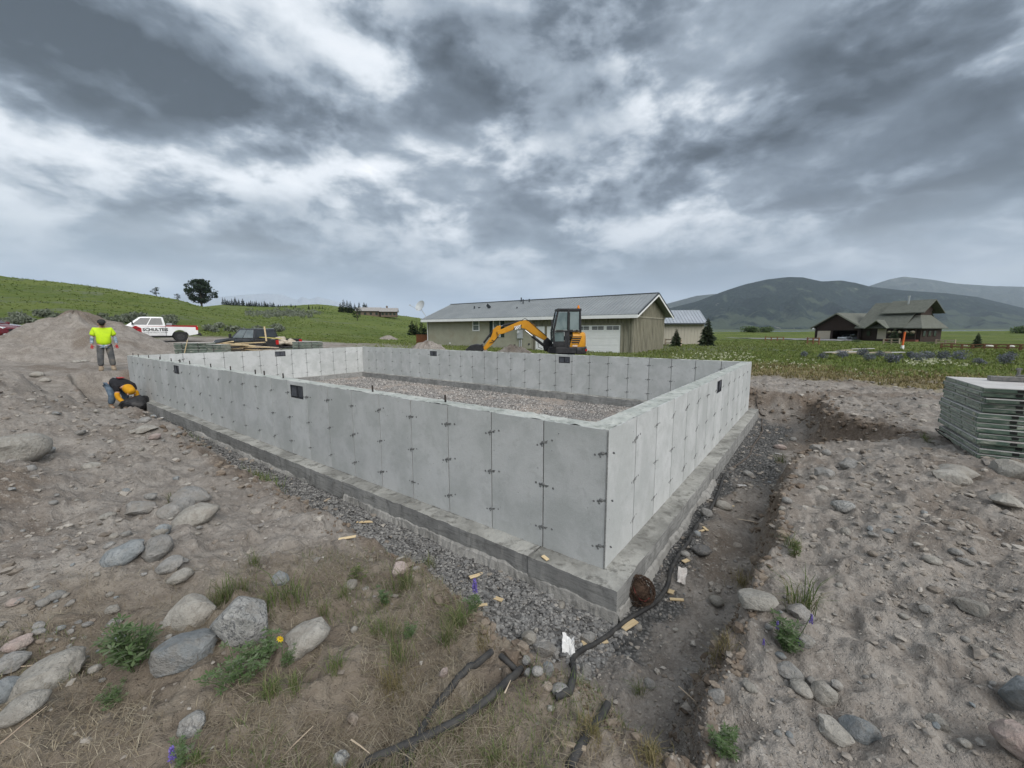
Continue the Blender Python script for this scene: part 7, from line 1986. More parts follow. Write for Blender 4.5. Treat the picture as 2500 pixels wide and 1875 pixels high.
# sagebrush at the foot of the hill
sage = [shrub_mesh('sagebrush', 300 + k, 0.75, 0.6, 420, 0.16, m_sage) for k in range(4)]
ks = 0
while ks < 46:
    px = rnd.uniform(0, 420) if ks < 34 else rnd.uniform(480, 700); py = (768 + rnd.uniform(0, 28) + px * 0.03) if ks < 34 else rnd.uniform(800, 812)
    p = on_ground(px, py)
    o = place('sagebrush', sage[ks % 4], (p[0], p[1], p[2] - 0.05), (0, 0, rnd.uniform(0, 6.3)), rnd.uniform(0.8, 1.6) * (p[1] / 45))
    tag(o, 'grey green sagebrush at the foot of the grassy hill', 'sagebrush', 'sagebrush at the foot of the hill'); ks += 1
# the pale sage covered knoll beyond
pts = [on_ground(np.clip(nrg.normal(690, 42), 605, 790), np.clip(nrg.normal(766, 4.5), 754, 778)) for _ in range(230)]
V = np.concatenate([leaf_cloud((p[0], p[1], p[2] + 0.35), nrg.uniform(0.7, 1.3) * p[1] / 150, 26, 0.5 * p[1] / 150, 900 + k, 0.5, 0.6) for k, p in enumerate(pts)])
tag(mesh_np('sage_cover', V, quads(V), m_sage, None, False), kind='stuff')

# lupine clumps and cream flowers in the field on the right
lup = [shrub_mesh('lupine_clump', 340 + k, 0.55, 0.62, 520, 0.085, m_lav) for k in range(3)]
for k, (px, py) in enumerate(((1965, 872), (2010, 876), (2060, 874), (2105, 870), (2150, 872), (2190, 878), (2225, 872), (2240, 882), (2272, 874), (2300, 880), (2345, 878), (2388, 890), (2450, 888), (2470, 876), (2180, 886), (2120, 882))):
    p = on_ground(px, py)
    o = place('lupine_clump', lup[k % 3], (p[0], p[1], p[2] - 0.04), (0, 0, rnd.uniform(0, 6.3)), rnd.uniform(0.6, 0.95))
    tag(o, 'bushy lavender flowered lupine clump in the green field', 'lupine', 'lupine clumps in the green field')
def flecks(name, zones, mat, size, seed):
    r_ = np.random.default_rng(seed); out = []
    for (px0, px1, py0, py1, n, hgt) in zones:
        for _ in range(n):
            p = on_ground(r_.uniform(px0, px1), r_.uniform(py0, py1))
            out.append(leaf_cloud((p[0], p[1], p[2] + hgt * r_.uniform(0.6, 1.2)), size * 1.2, 5, size * p[1] / 14, int(r_.integers(1e6)), 0.6))
    V = np.concatenate(out)
    return tag(mesh_np(name, V, quads(V), mat, None, False), kind='stuff')
flecks('cream_flowers', [(1640, 1835, 864, 880, 90, 0.14), (1700, 1900, 874, 888, 45, 0.12), (1840, 2000, 880, 905, 40, 0.10), (2210, 2320, 884, 898, 90, 0.18), (2330, 2400, 892, 900, 14, 0.14), (2040, 2300, 905, 925, 30, 0.08)], m_cream_f, 0.042, 31)

# ------------------------------------------------------------------ trees
def conifer_mesh(seed, h, r_, levels, per, mat_c, droop=0.25, bare=0.08):
    q = np.random.default_rng(seed); V = []
    for l in range(levels):
        t = bare + (1 - bare) * (l / levels) ** 0.92
        R_ = r_ * (1 - t) ** 0.85 * q.uniform(0.75, 1.15) + 0.03 * r_
        for k in range(per):
            a = 6.283 * (k + q.uniform(0, 0.9)) / per + l
            L_ = R_ * q.uniform(0.65, 1.2); z = h * t + h * 0.02 * q.normal()
            d = np.array([math.cos(a), math.sin(a), 0]); s_ = np.array([-math.sin(a), math.cos(a), 0])
            b0 = np.array([0, 0, z]) ; tip = d * L_ + np.array([0, 0, z - droop * L_ * q.uniform(0.5, 1.5)]); w = L_ * q.uniform(0.22, 0.40)
            m1 = d * L_ * 0.55 + np.array([0, 0, z - droop * L_ * 0.25])
            V += [b0, m1 + s_ * w, tip, m1 - s_ * w]
            up_ = np.array([0, 0, w * 0.6])
            V += [b0 + d * L_ * 0.2, m1 - up_, tip + d * 0.05 * L_, m1 + up_]
    V = np.array(V)
    return mesh_np('crown', V, quads(V), mat_c, None, False, False)
def trunk_mesh(h, r_):
    q = MB(); q.tube([(0, 0, -0.3), (0, 0, h * 0.5), (0, 0, h * 0.98)], [r_, r_ * 0.6, r_ * 0.08], 7); return q.mesh('trunk', m_bark, True)
CON = [(conifer_mesh(400 + k, 1.0, 0.20 + 0.03 * (k % 4), 15, 8, m_needle), trunk_mesh(1.0, 0.02)) for k in range(6)]
SPR = [(conifer_mesh(430 + k, 1.0, 0.27 + 0.02 * k, 24, 13, m_spruce, 0.20, 0.02), trunk_mesh(1.0, 0.025)) for k in range(3)]
def pine_round(seed, n_cl=46, per=46):
    """an old open grown pine: bare stem, big limbs, lumpy crown with gaps"""
    q = np.random.default_rng(seed); V = []; limbs = MB()
    limbs.tube([(0, 0, -0.02), (0.01, 0, 0.25), (0, 0.01, 0.6), (0.01, 0, 0.92)], [0.030, 0.026, 0.016, 0.004], 8)
    for k in range(n_cl):
        t = q.uniform(0.16, 0.97); prof = 0.42 * math.sin(math.pi * min(1, (t - 0.06) / 0.98)) ** 0.6
        a = q.uniform(0, 6.283); rad = prof * q.uniform(0.25, 1.05)
        c = np.array([rad * math.cos(a), rad * math.sin(a), t])
        V.append(leaf_cloud(c, q.uniform(0.075, 0.13), per, 0.05, seed * 13 + k, 0.7, 0.4))
        if k % 3 == 0: limbs.tube([(0, 0, max(0.12, t - 0.12)), c * np.array([0.5, 0.5, 1]) - np.array([0, 0, 0.04]), c], [0.010, 0.006, 0.002], 5)
    V = np.concatenate(V)
    return mesh_np('crown', V, quads(V), m_needle, None, False, False), limbs.mesh('trunk', m_bark, True)
RND = [pine_round(460, 110, 52), pine_round(461, 30, 36)]
def tree(kind, name, label, px, base, top, group=None, wid=1.0, far=None, sink=0.0):
    p = on_ground(px, base) if far is None else np.array([*aty(px, base, far)[:2], 0])
    if far is not None: p[2] = hz(p[0], p[1])
    h = px_size(px, base, base - top, p)
    t = thing(name, label, 'tree', (p[0], p[1], p[2] - sink), rnd.uniform(0, 6.3), group)
    cr, tk = kind
    for nm, me in (('crown', cr), ('trunk', tk)):
        o = wrap(nm, me, t); o.scale = (h * wid, h * wid, h)
    return t
tree(RND[0], 'pine_tree', 'big round crowned pine standing alone on the shoulder of the hill', 493, 748, 683, None, 1.1)
Z2 = lambda zx, zy: (400 + zx * .226, 660 + zy * .226)
Z1 = lambda zx, zy: (zx * .226, 640 + zy * .226)
for (zx, zb_, zt_, k) in ((1275, 285, 246, 1), (1465, 310, 262, 0), (1540, 330, 262, 1), (1690, 362, 275, 1), (1920, 402, 345, 1), (1995, 415, 385, 1)):
    px, b_ = Z1(zx, zb_); tree(RND[1] if k else CON[1], 'pine_tree', 'small dark tree on the skyline of the grassy hill', px, b_ + 1.5, Z1(0, zt_)[1], 'small trees on the hill skyline', 1.25 if k else 1.0)
row = [(560, 362, 292), (585, 364, 300), (612, 366, 305), (640, 368, 287), (665, 370, 290), (690, 372, 312), (712, 374, 318), (737, 376, 300), (775, 378, 285), (812, 380, 306), (855, 381, 300), (897, 384, 336), (922, 385, 335), (942, 385, 320), (962, 385, 330), (982, 387, 330), (1002, 388, 322), (1030, 388, 340), (1060, 390, 332), (1090, 390, 326), (1105, 390, 345), (1125, 391, 350), (1150, 392, 336), (1168, 392, 350), (1187, 392, 340), (1215, 393, 370), (1238, 394, 365), (1262, 394, 362), (1285, 394, 370), (1308, 395, 368), (1328, 395, 372), (1376, 395, 360), (1422, 396, 372)]
for (zx, zb_, zt_) in row:
    px, b_ = Z2(zx, zb_); tree(CON[rnd.randrange(6)], 'conifer_tree', 'dark conifer in the tree line behind the hill', px, b_ + 1, Z2(0, zt_)[1], 'conifers in the tree line', rnd.uniform(1.1, 1.7))
for (zx, zb_, zt_) in ((1402, 420, 392), (1472, 425, 396), (1566, 424, 362), (1606, 420, 376), (1680, 420, 376), (1716, 420, 378), (1742, 430, 405), (1782, 430, 402), (1505, 418, 395), (1640, 416, 390), (1250, 420, 400), (1215, 424, 404)):
    px, b_ = Z2(zx, zb_); tree(CON[rnd.randrange(6)], 'young_conifer', 'thin young conifer scattered on the sage knoll', px, b_, Z2(0, zt_)[1], 'young conifers on the knoll', 0.9)
for (zx, zb_, zt_, w_) in ((1912, 452, 345, 1.5), (1945, 456, 308, 1.5), (1985, 460, 318, 1.5), (2018, 462, 330, 1.4), (2064, 440, 352, 1.3), (2112, 436, 340, 1.2), (2165, 436, 340, 1.3), (2190, 434, 352, 1.2)):
    px, b_ = Z2(zx, zb_); tree(CON[rnd.randrange(6)], 'conifer_tree', 'tall dark conifer in the clump beside the hilltop house', px, b_, Z2(0, zt_)[1], 'conifers beside the hilltop house', w_)
px, b_ = Z2(2092, 545); tree(RND[1], 'pine_tree', 'round dark tree standing alone below the hilltop house', px, b_, Z2(0, 405)[1], None, 1.0)
Z3 = lambda zx, zy: (960 + zx * .1808, 680 + zy * .1808)
for (zx, zb_, zt_) in ((250, 600, 392), (310, 610, 425), (380, 612, 410), (425, 615, 460)):
    px, b_ = Z3(zx, zb_); tree(CON[rnd.randrange(6)], 'conifer_tree', 'broad dark conifer in the clump behind the tan house deck', px, b_, Z3(0, zt_)[1], 'conifers behind the deck', 1.55, 95.0)
tree(SPR[0], 'spruce_tree', 'tall ragged spruce beside the beige shed', 1725, 848, 777, None, 1.25, 44.0)
tree(SPR[1], 'spruce_tree', 'short blue spruce in front of the beige shed', 1650, 846, 802, None, 1.25, 42.0)
tree(SPR[2], 'spruce_tree', 'small pale spruce at the porch of the brown house', 2180, 842, 806, None, 1.2, 66.0)
tree(SPR[1], 'spruce_tree', 'small blue spruce in the fenced lawn right of the brown house', 2384, 851, 814, None, 1.15, 48.0)
bush = [shrub_mesh('willow_bush', 380 + k, 1.0, 0.62, 1300, 0.13, m_weed, 9) for k in range(2)]
for (px, py, Y, w_, h_, lab) in ((1832, 821, 150, 50, 20, 'round green willow bush left of the brown house drive'), (1868, 821, 150, 44, 18, 'second round willow bush nearer the brown house drive'), (2492, 823, 130, 44, 24, 'dark willow bush at the far right beyond the lawn'), (2090, 846, 72, 22, 8, 'low shrub under the corner of the garage'), (2275, 846, 64, 24, 8, 'low shrub against the porch wall of the brown house')):
    p = aty(px, py, Y); sw = w_ * Y / FPX; sh = h_ * Y / FPX
    o = place('willow_bush', bush[int(px) % 2], (p[0], p[1], hz(p[0], p[1]) - 0.1), (0, 0, rnd.uniform(0, 6)), 1.0); o.scale = (sw * 0.55, sw * 0.55, sh * 1.25); tag(o, lab, 'bush')

# ------------------------------------------------------------------ weeds and straw in the foreground
X, Y, q_ = polar(52000, -58, 22, 1.2, 4.2)
mk = ground_masks(X, Y, X * 0); kp = (mk[:, 2] > nrg.uniform(0.1, 0.95, len(X))) & (fbm(X * 2.2, Y * 2.2, 3, 55) > -0.12) & (nrg.uniform(size=len(X)) > sstep(-0.4, 0.4, X) * 0.75); X, Y = X[kp], Y[kp]
blade_mesh('dead_straw', X, Y, height(X, Y) + 0.004, nrg.uniform(0.025, 0.10, len(X)), nrg.uniform(0.0011, 0.0026, len(X)), 1.1, m_straw, 41, 0.82)
X, Y, q_ = polar(18000, -58, 25, 1.2, 4.2)
mk = ground_masks(X, Y, X * 0); kp = (mk[:, 2] > 0.3) & (fbm(X * 1.7, Y * 1.7, 3, 58) > 0.10); X, Y = X[kp], Y[kp]
blade_mesh('short_grass', X, Y, height(X, Y), nrg.uniform(0.02, 0.07, len(X)), nrg.uniform(0.0014, 0.0030, len(X)), 0.8, m_fresh, 42, 0.2)
# the strip of grass along the toe of the left bank
us = nrg.uniform(4.2, 14.3, 5200); vs = -0.72 - 0.05 * np.sin(us * 2) + nrg.normal(0, 0.085, 5200)
kp = fbm(us * 1.1, us * 0 + 3, 3, 64) > -0.12; X, Y = fuv(us[kp], vs[kp])
blade_mesh('trench_grass', X, Y, height(X, Y) - 0.01, nrg.uniform(0.05, 0.19, len(X)), nrg.uniform(0.004, 0.009, len(X)), 0.7, m_fresh, 43)

def tuft(px, py, hpx, n, label, spread=0.4, mat=None, group=None):
    p = on_ground(px, py); h = px_size(px, py, hpx * 0.72, p); n = int(n * 2.2)
    r_ = np.random.default_rng(int(px * 7 + py)); rad = h * spread * 0.5
    X = r_.normal(0, rad, n); Y = r_.normal(0, rad, n)
    Zl = np.array([hz(p[0] + a, p[1] + b) - p[2] for a, b in zip(X, Y)]) - 0.006
    me = blade_mesh('grass_tuft', X, Y, Zl, h * r_.uniform(0.45, 1.15, n), np.full(n, max(0.0024, h * 0.020)) * r_.uniform(0.6, 1.4, n), 0.85, mat or m_fresh, int(px), 0.0, 0.9, link=False)
    o = place('grass_tuft', me, p); return tag(o, label, 'grass', group)
TUFTS = [(545, 1470, 70, 46, 'green grass tuft behind the granite boulder'), (520, 1490, 46, 30, 'yellow green grass tuft beside the buff boulder'), (716, 1480, 95, 26, 'tall grass stalks right of the granite boulder'), (660, 1480, 55, 30, 'grass tuft at the top of the granite boulder'), (790, 1500, 38, 26, 'short grass tuft above the pale pitted boulder'), (985, 1440, 60, 40, 'grass tuft behind the pink angular stone'), (1050, 1385, 34, 30, 'grass at the trench edge right of the pink stone'), (1120, 1530, 70, 60, 'thick green tuft at the trench edge below the purple spike'), (1090, 1565, 50, 50, 'spreading tuft at the trench edge'), (920, 1545, 46, 30, 'small tuft in the middle of the straw'), (980, 1620, 70, 44, 'upright tuft near the black hose'), (955, 1560, 60, 36, 'tuft beside the small round pebble'), (840, 1455, 40, 30, 'small tuft by the flat whitish stone'), (940, 1480, 34, 26, 'low tuft right of the flat whitish stone'), (820, 1640, 46, 40, 'brownish tuft right of the pale pitted boulder'), (660, 1700, 60, 60, 'broad leafy tuft below the pale pitted boulder'), (720, 1680, 50, 40, 'tuft below the yellow flower'), (620, 1380, 46, 30, 'sparse tuft on the pale dust slope'), (595, 1440, 50, 34, 'grass tuft left of the tall stalks'), (1930, 1340, 46, 40, 'grass tuft on the right bank edge'), (1955, 1490, 90, 40, 'long grass blades behind the purple flowers'), (1210, 1860, 46, 34, 'tuft beside the crossing hoses'), (1560, 1690, 40, 30, 'dry tuft on the bank by the hose end'), (480, 1870, 50, 34, 'grass tuft at the foot of the straw patch'), (1905, 1128, 30, 40, 'green tuft hanging over the right trench'), (2260, 1078, 24, 40, 'small green weed left of the stacked forms'), (420, 1230, 30, 30, 'weed beside the dirt bank cluster')]
for (px, py, hp, n, lab) in TUFTS: tuft(px, py, hp * 1.25, n, lab)
for (px, py, hp, n, lab) in ((1590, 1860, 60, 80, 'pale yellow straw tuft at the trench lip'), (1440, 1790, 60, 70, 'dry straw tuft around the short hose stub'), (1180, 1580, 36, 50, 'straw coloured tuft above the hose end'), (960, 1690, 70, 60, 'yellowing tuft in the straw left of the hose'), (1760, 1590, 56, 60, 'dry root fringe on the right trench bank'), (1815, 1430, 50, 60, 'brown grass fringe at the right trench lip')): tuft(px, py, hp, n, lab, 0.7, m_hay)

def lupine(name, label, px, py, hpx, n_stem, spikes, seed, mat=None, spread=0.5, cat='plant', yellow=False):
    """stems with hand-shaped leaves; some end in a spike of purple flowers"""
    p = on_ground(px, py); h = px_size(px, py, hpx, p); r_ = np.random.default_rng(seed)
    t = thing(name, label, cat, p, 0.0)
    st = MB(); LV = []; FL = []
    for k in range(n_stem):
        a = r_.uniform(0, 6.283); rad = h * spread * r_.uniform(0.1, 1.0); hh = h * r_.uniform(0.45, 0.95)
        b0 = np.array([0.25 * rad * math.cos(a), 0.25 * rad * math.sin(a), -0.01]); tip = np.array([rad * math.cos(a), rad * math.sin(a), hh])
        mid = (b0 + tip) / 2 + np.array([0, 0, hh * 0.12])
        st.tube([b0, mid, tip], [h * 0.012, h * 0.009, h * 0.006], 5)
        for q in range(4):
            f = (q + 1.2) / 5; c = b0 * (1 - f) + tip * f + np.array([0, 0, hh * 0.12 * (1 - abs(2 * f - 1))])
            a2 = r_.uniform(0, 6.283); c = c + h * 0.10 * np.array([math.cos(a2), math.sin(a2), 0.3])
            for m_ in range(7):
                a3 = a2 + (m_ - 3) * 0.75; d = np.array([math.cos(a3), math.sin(a3), r_.uniform(-0.1, 0.45)]); L_ = h * r_.uniform(0.11, 0.19); s_ = np.array([-math.sin(a3), math.cos(a3), 0]) * L_ * 0.16
                LV += [c, c + d * L_ * 0.6 + s_, c + d * L_, c + d * L_ * 0.6 - s_]
    st.build('stem', mat or m_weed, t)
    LV = np.array(LV); mesh_np('leaf_spray', LV, quads(LV), mat or m_weed, t, False)['kind'] = 'stuff'
    for (dx, dz, L_) in spikes:
        m_ = px_size(px, py, 1.0, p); c0 = np.array([dx * m_, 0, max(0.02, dz * m_)]); F_ = []
        sp_ = MB(); sp_.tube([(dx * m_ * 0.3, 0, 0), c0 * 0.7 + np.array([0, 0, 0]), c0 + np.array([0, 0, L_ * m_])], max(0.002, h * 0.008), 5); so = sp_.build('flower_stalk', mat or m_weed, t)
        nf = 46
        for q in range(nf):
            z = L_ * m_ * q / nf; rr2 = L_ * m_ * 0.16 * (1 - 0.65 * q / nf); a = q * 2.4
            F_.append(leaf_cloud(c0 + np.array([rr2 * math.cos(a), rr2 * math.sin(a), z]), L_ * m_ * 0.05, 4, L_ * m_ * 0.13, seed * 100 + q))
        F_ = np.concatenate(F_); mesh_np('flower_spike', F_, quads(F_), m_purple, so, False)['kind'] = 'stuff'
    return t
lupine('lupine_plant', 'silvery leafed lupine spreading below the granite boulder', 590, 1670, 95, 15, [], 501, m_weed, 0.9)
lupine('lupine_plant', 'leafy lupine with green fingers round the yellow flower', 655, 1600, 70, 12, [], 502, m_weed, 0.8)
lupine('lupine_plant', 'small lupine leaves at the foot of the pale pitted boulder', 705, 1628, 44, 8, [], 503, m_weed, 0.8)
lupine('fern_weed', 'feathery dark green weed left of the flat faced blue grey boulder', 330, 1630, 130, 20, [], 504, m_weed, 0.5)
lupine('fern_weed', 'dark green weed patch in front of the feathery weed', 270, 1720, 50, 14, [], 505, m_weed, 1.2)
lupine('lupine_plant', 'lupine with one tall purple spike at the gravel trench', 1160, 1500, 62, 6, [(0, 58, 34)], 506, m_weed, 0.4)
lupine('lupine_plant', 'lupine clump with several purple flower heads on the right bank', 1915, 1585, 90, 14, [(-22, 52, 20), (58, 66, 24), (34, -12, 18), (-52, 4, 16)], 507, m_weed, 0.5)
lupine('lupine_plant', 'compact green lupine in front of the thin grey slab', 1765, 1838, 84, 15, [], 508, m_weed, 0.5)
lupine('lupine_plant', 'low lupine with dark purple buds at the foot of the straw patch', 450, 1872, 60, 10, [(-26, 8, 40)], 509, m_weed, 0.9)
lupine('leafy_weed', 'broad leafed weed on the edge of the right bank', 1940, 1362, 50, 8, [], 510, m_fresh, 0.5)
lupine('leafy_weed', 'low leafy weed by the flat buff stone in the straw', 935, 1475, 44, 8, [], 511, m_weed, 0.7)
lupine('leafy_weed', 'bushy little weed left of the thick green tuft', 1000, 1555, 44, 8, [], 512, m_weed, 0.6)
lupine('leafy_weed', 'small weed among the green grass at the trench', 875, 1420, 50, 7, [], 513, m_fresh, 0.5)
# the one yellow flower
p = on_ground(690, 1612); m_ = px_size(690, 1612, 1.0, p)
yf = thing('yellow_flower', 'single bright yellow daisy like flower between the boulders', 'flower', p)
q = MB(); q.tube([(0, 0, 0), (0.003, 0, 30 * m_), (0, 0, 54 * m_)], 1.1 * m_, 6); q.build('stem', m_weed, yf)
for k in range(9):
    a = k * 6.283 / 9
    q = MB(); d = np.array([math.cos(a), -0.35, math.sin(a)]); d /= np.linalg.norm(d); s_ = np.array([-math.sin(a), 0, math.cos(a)])
    c = np.array([0, 0, 55 * m_]); q.quad(c + d * 1.5 * m_, c + d * 6 * m_ + s_ * 2.0 * m_, c + d * 10.5 * m_, c + d * 6 * m_ - s_ * 2.0 * m_); q.build('petal', m_yellowf, yf)
q = MB(); q.ball((0, -0.8 * m_, 55 * m_), 3.0 * m_, 10, 6); q.build('flower_centre', pmat('flower_centre', (0.55, 0.30, 0.02), None, rough=0.8), yf, True)

# ------------------------------------------------------------------ hoses lying in the trench and on the bank
m_hose_b = pmat('dusty_black_hose', (0.030, 0.030, 0.031), (0.055, 0.053, 0.050), 14, 0.7)
m_hose_t = pmat('thin_brown_hose', (0.075, 0.062, 0.052), (0.12, 0.10, 0.085), 20, 0.8)
def spline(P_, n=10):
    P_ = np.array(P_, float); Q = np.concatenate([[2 * P_[0] - P_[1]], P_, [2 * P_[-1] - P_[-2]]]); out = []
    for i in range(1, len(Q) - 2):
        for k in range(n):
            t = k / n
            out.append(0.5 * ((2 * Q[i]) + (-Q[i - 1] + Q[i + 1]) * t + (2 * Q[i - 1] - 5 * Q[i] + 4 * Q[i + 1] - Q[i + 2]) * t * t + (-Q[i - 1] + 3 * Q[i] - 3 * Q[i + 1] + Q[i + 2]) * t ** 3))
    return np.array(out + [P_[-1]])
def hose(pix, rad, label, mat, lift=0.6, name='hose'):
    pts = np.array([on_ground(*p) for p in pix])
    sp_ = spline(pts, 12)
    zg = height(sp_[:, 0], sp_[:, 1])
    k = np.ones(21) / 21
    zs = np.convolve(np.pad(zg, 10, mode='edge'), k, 'valid')
    sp_[:, 0] = np.convolve(np.pad(sp_[:, 0], 4, mode='reflect', reflect_type='odd'), np.ones(9) / 9, 'valid'); sp_[:, 1] = np.convolve(np.pad(sp_[:, 1], 4, mode='reflect', reflect_type='odd'), np.ones(9) / 9, 'valid')
    sp_[:, 2] = np.maximum(zs, zg - rad * 0.6) + rad * lift
    q = MB(); q.tube(sp_, rad, 10); o = q.build(name, mat, None, R(60))
    return tag(o, label, 'hose')
hose([(885, 1890), (904, 1872), (962, 1843), (1020, 1820), (1092, 1785), (1150, 1748), (1204, 1703), (1244, 1662), (1272, 1648)], 0.0175, 'thick black hose curving over the bank and crossing another hose', m_hose_b, 1.0)
hose([(985, 1895), (1000, 1865), (1017, 1820), (1034, 1785), (1077, 1727), (1106, 1678), (1150, 1631), (1200, 1600)], 0.0165, 'black hose passing under the thick curving hose', m_hose_b, 0.8)
hose([(1356, 1712), (1380, 1700), (1398, 1675), (1400, 1650), (1396, 1625), (1410, 1603), (1475, 1566), (1512, 1534), (1548, 1508), (1602, 1479), (1630, 1436), (1636, 1402), (1656, 1360), (1685, 1317), (1702, 1287), (1729, 1251), (1752, 1212), (1768, 1160)], 0.0180, 'long black hose snaking along the trench past the footing corner', m_hose_b, 0.9)
hose([(1782, 1146), (1812, 1128), (1831, 1112), (1838, 1090), (1861, 1058), (1859, 1039), (1861, 1023)], 0.014, 'thin brown hose looping on the gravel at the far end of the right trench', m_hose_t, 0.9)
hose([(1862, 1018), (1852, 1004), (1847, 980), (1848, 955)], 0.014, 'thin brown hose climbing the end of the right trench', m_hose_t, 0.9)
hose([(1390, 1885), (1418, 1832), (1450, 1782), (1483, 1734)], 0.0185, 'short black hose stub poking out of the near bank', m_hose_b, 0.7)
hose([(1222, 1608), (1243, 1625), (1262, 1645)], 0.015, 'short loop of black hose dipping into the trench', m_hose_b, 0.6)

# ------------------------------------------------------------------ wood scraps, paper and other litter
def scrap(px, py, lpx, wpx, turn, label, mat=m_wood, th=0.008, z=None, name='wood_scrap', tilt=0.0):
    p = on_ground(px, py) if z is None else atz(px, py, z)
    L_, W_ = px_size(px, py, lpx, p), px_size(px, py, wpx, p) * 1.1
    q = MB(); q.box((0, 0, 0), (L_, W_, th)); o = q.build(name, mat, None, bevel=0.0008)
    o.location = (p[0], p[1], p[2] + th / 2 + 0.012); o.rotation_euler = (R(rnd.uniform(-5, 5)), R(tilt + rnd.uniform(-4, 4)), R(turn) - math.atan2(p[0], p[1])); return tag(o, label, 'wood scrap')
scrap(888, 1278, 48, 7, -8, 'pale lath on the gravel against the front footing'); scrap(848, 1318, 40, 8, -10, 'orange lath at the edge of the gravel by the bank'); scrap(1163, 1410, 36, 10, 22, 'orange wood strip on the gravel beside the purple spike')
scrap(1217, 1468, 22, 10, -30, 'short pale wood chip on the gravel right of the purple spike'); scrap(1176, 1483, 28, 7, 4, 'yellow wood strip lying below the purple spike'); scrap(1331, 1366, 20, 9, -50, 'small wood chip lying on top of the footing', z=Z_FT + 0.006)
scrap(800, 1222, 26, 6, 60, 'grey splinter leaning on the gravel beside the footing', m_wood2); scrap(1452, 1574, 66, 16, 28, 'wide pine strip half under the black hose'); scrap(1537, 1530, 46, 15, 50, 'pine offcut under the hose at the footing corner')
scrap(1652, 1469, 32, 8, 12, 'pine strip on the trench floor right of the hose'); scrap(1638, 1450, 18, 12, 80, 'short pine block by the hose bend'); scrap(1674, 1374, 18, 10, 50, 'small pine chip beside the dark smooth cobble')
scrap(1714, 1300, 26, 5, 60, 'split lath leaning beside the footing in the right trench'); scrap(1722, 1295, 20, 6, -60, 'second split lath crossing the first in the right trench'); scrap(1811, 1188, 20, 9, 25, 'pale flat offcut on the soil of the right trench', m_ply)
scrap(1772, 1236, 36, 5, 5, 'thin lath lying over the flat tan stone'); scrap(1900, 1110, 14, 4, 0, 'tiny pale stick on the far gravel', m_ply); scrap(1825, 1276, 46, 3, 2, 'thin grey stick on the bare trench floor', m_wood2, 0.004)
scrap(398, 1021, 10, 8, -60, 'white offcut on the gravel at the far end of the front trench', m_white_print); scrap(1400, 1830, 60, 10, -8, 'weathered strip buried beside the short hose stub', m_wood2)
def paper(px, py, w, h, seed, label, mat):
    p = on_ground(px, py); sw, sh = px_size(px, py, w, p), px_size(px, py, h, p)
    n = 9; X, Y = np.meshgrid(np.linspace(-0.5, 0.5, n), np.linspace(-0.5, 0.5, n))
    Zp = 0.35 * fbm(X * 4 + seed, Y * 4, 3, seed) ; X = X + 0.15 * fbm(X * 3, Y * 3 + seed, 2, seed + 1); Y = Y + 0.15 * fbm(X * 3 + 5, Y * 3 + seed, 2, seed + 2)
    V = np.stack([X * sw, Y * sh * 0.8, Zp * sw + sh * (Y + 0.5) * 0.75], -1).reshape(-1, 3); V[:, 2] -= V[:, 2].min()
    i, j = np.meshgrid(np.arange(n - 1), np.arange(n - 1), indexing='ij'); F = np.stack([i * n + j, i * n + j + 1, (i + 1) * n + j + 1, (i + 1) * n + j], -1).reshape(-1, 4)
    o = mesh_np('paper_scrap', V, F, mat, None, False); o.location = tuple(p + np.array([0, 0, 0.004])); o.rotation_euler = (0, 0, -math.atan2(p[0], p[1])); return tag(o, label, 'paper')
m_paper = pmat('white_paper', (0.72, 0.72, 0.72), (0.62, 0.62, 0.61), 20, 0.8)
paper(1387, 1600, 30, 46, 3, 'crumpled white paper scrap among the broken rocks', m_paper); paper(1664, 1420, 20, 32, 5, 'dirty crumpled paper beside the long hose', pmat('dirty_paper', (0.50, 0.46, 0.43), (0.62, 0.59, 0.56), 20, 0.8))
# matted root ball jammed against the footing
p = on_ground(1562, 1478); V, F = lump(77, 0.085, 0.075, 0.085, 3, 2.0, 0.5)
rbm = pmat('root_fibre', (0.055, 0.034, 0.024), (0.105, 0.068, 0.048), 26, 0.95, 0.01, 60)
rb_o = thing('root_ball', 'matted red brown root ball jammed against the footing corner', 'root ball', (p[0] + 0.01, p[1] + 0.05, p[2]))
o = mesh_np('root_mass', V, F, rbm, rb_o, True); o.location = (0, 0, 0.09)
r_ = np.random.default_rng(8); n = 900; d = r_.normal(size=(n, 3)); d /= np.linalg.norm(d, axis=1)[:, None]; P0_ = d * np.array([0.11, 0.095, 0.115]) + np.array([0, 0, 0.09])
T_ = r_.normal(size=(n, 3)); T_ -= d * np.sum(T_ * d, 1)[:, None]; T_ /= np.linalg.norm(T_, axis=1)[:, None]
Vf = np.stack([P0_, P0_ + T_ * 0.03 + d * 0.012, P0_ + T_ * 0.065 + d * 0.004, P0_ + T_ * 0.032 + d * 0.006], 1).reshape(-1, 3)
o = mesh_np('root_fibres', Vf, quads(Vf), rbm, rb_o, False); o['kind'] = 'stuff'
q = MB(); q.tube([(-0.07, -0.05, 0.17), (-0.06, -0.08, 0.13), (-0.03, -0.105, 0.09), (0.01, -0.11, 0.075), (0.05, -0.10, 0.10)], 0.0022, 6); q.build('red_twine', pmat('dull_red_twine', (0.22, 0.04, 0.04), None, rough=0.8), rb_o)
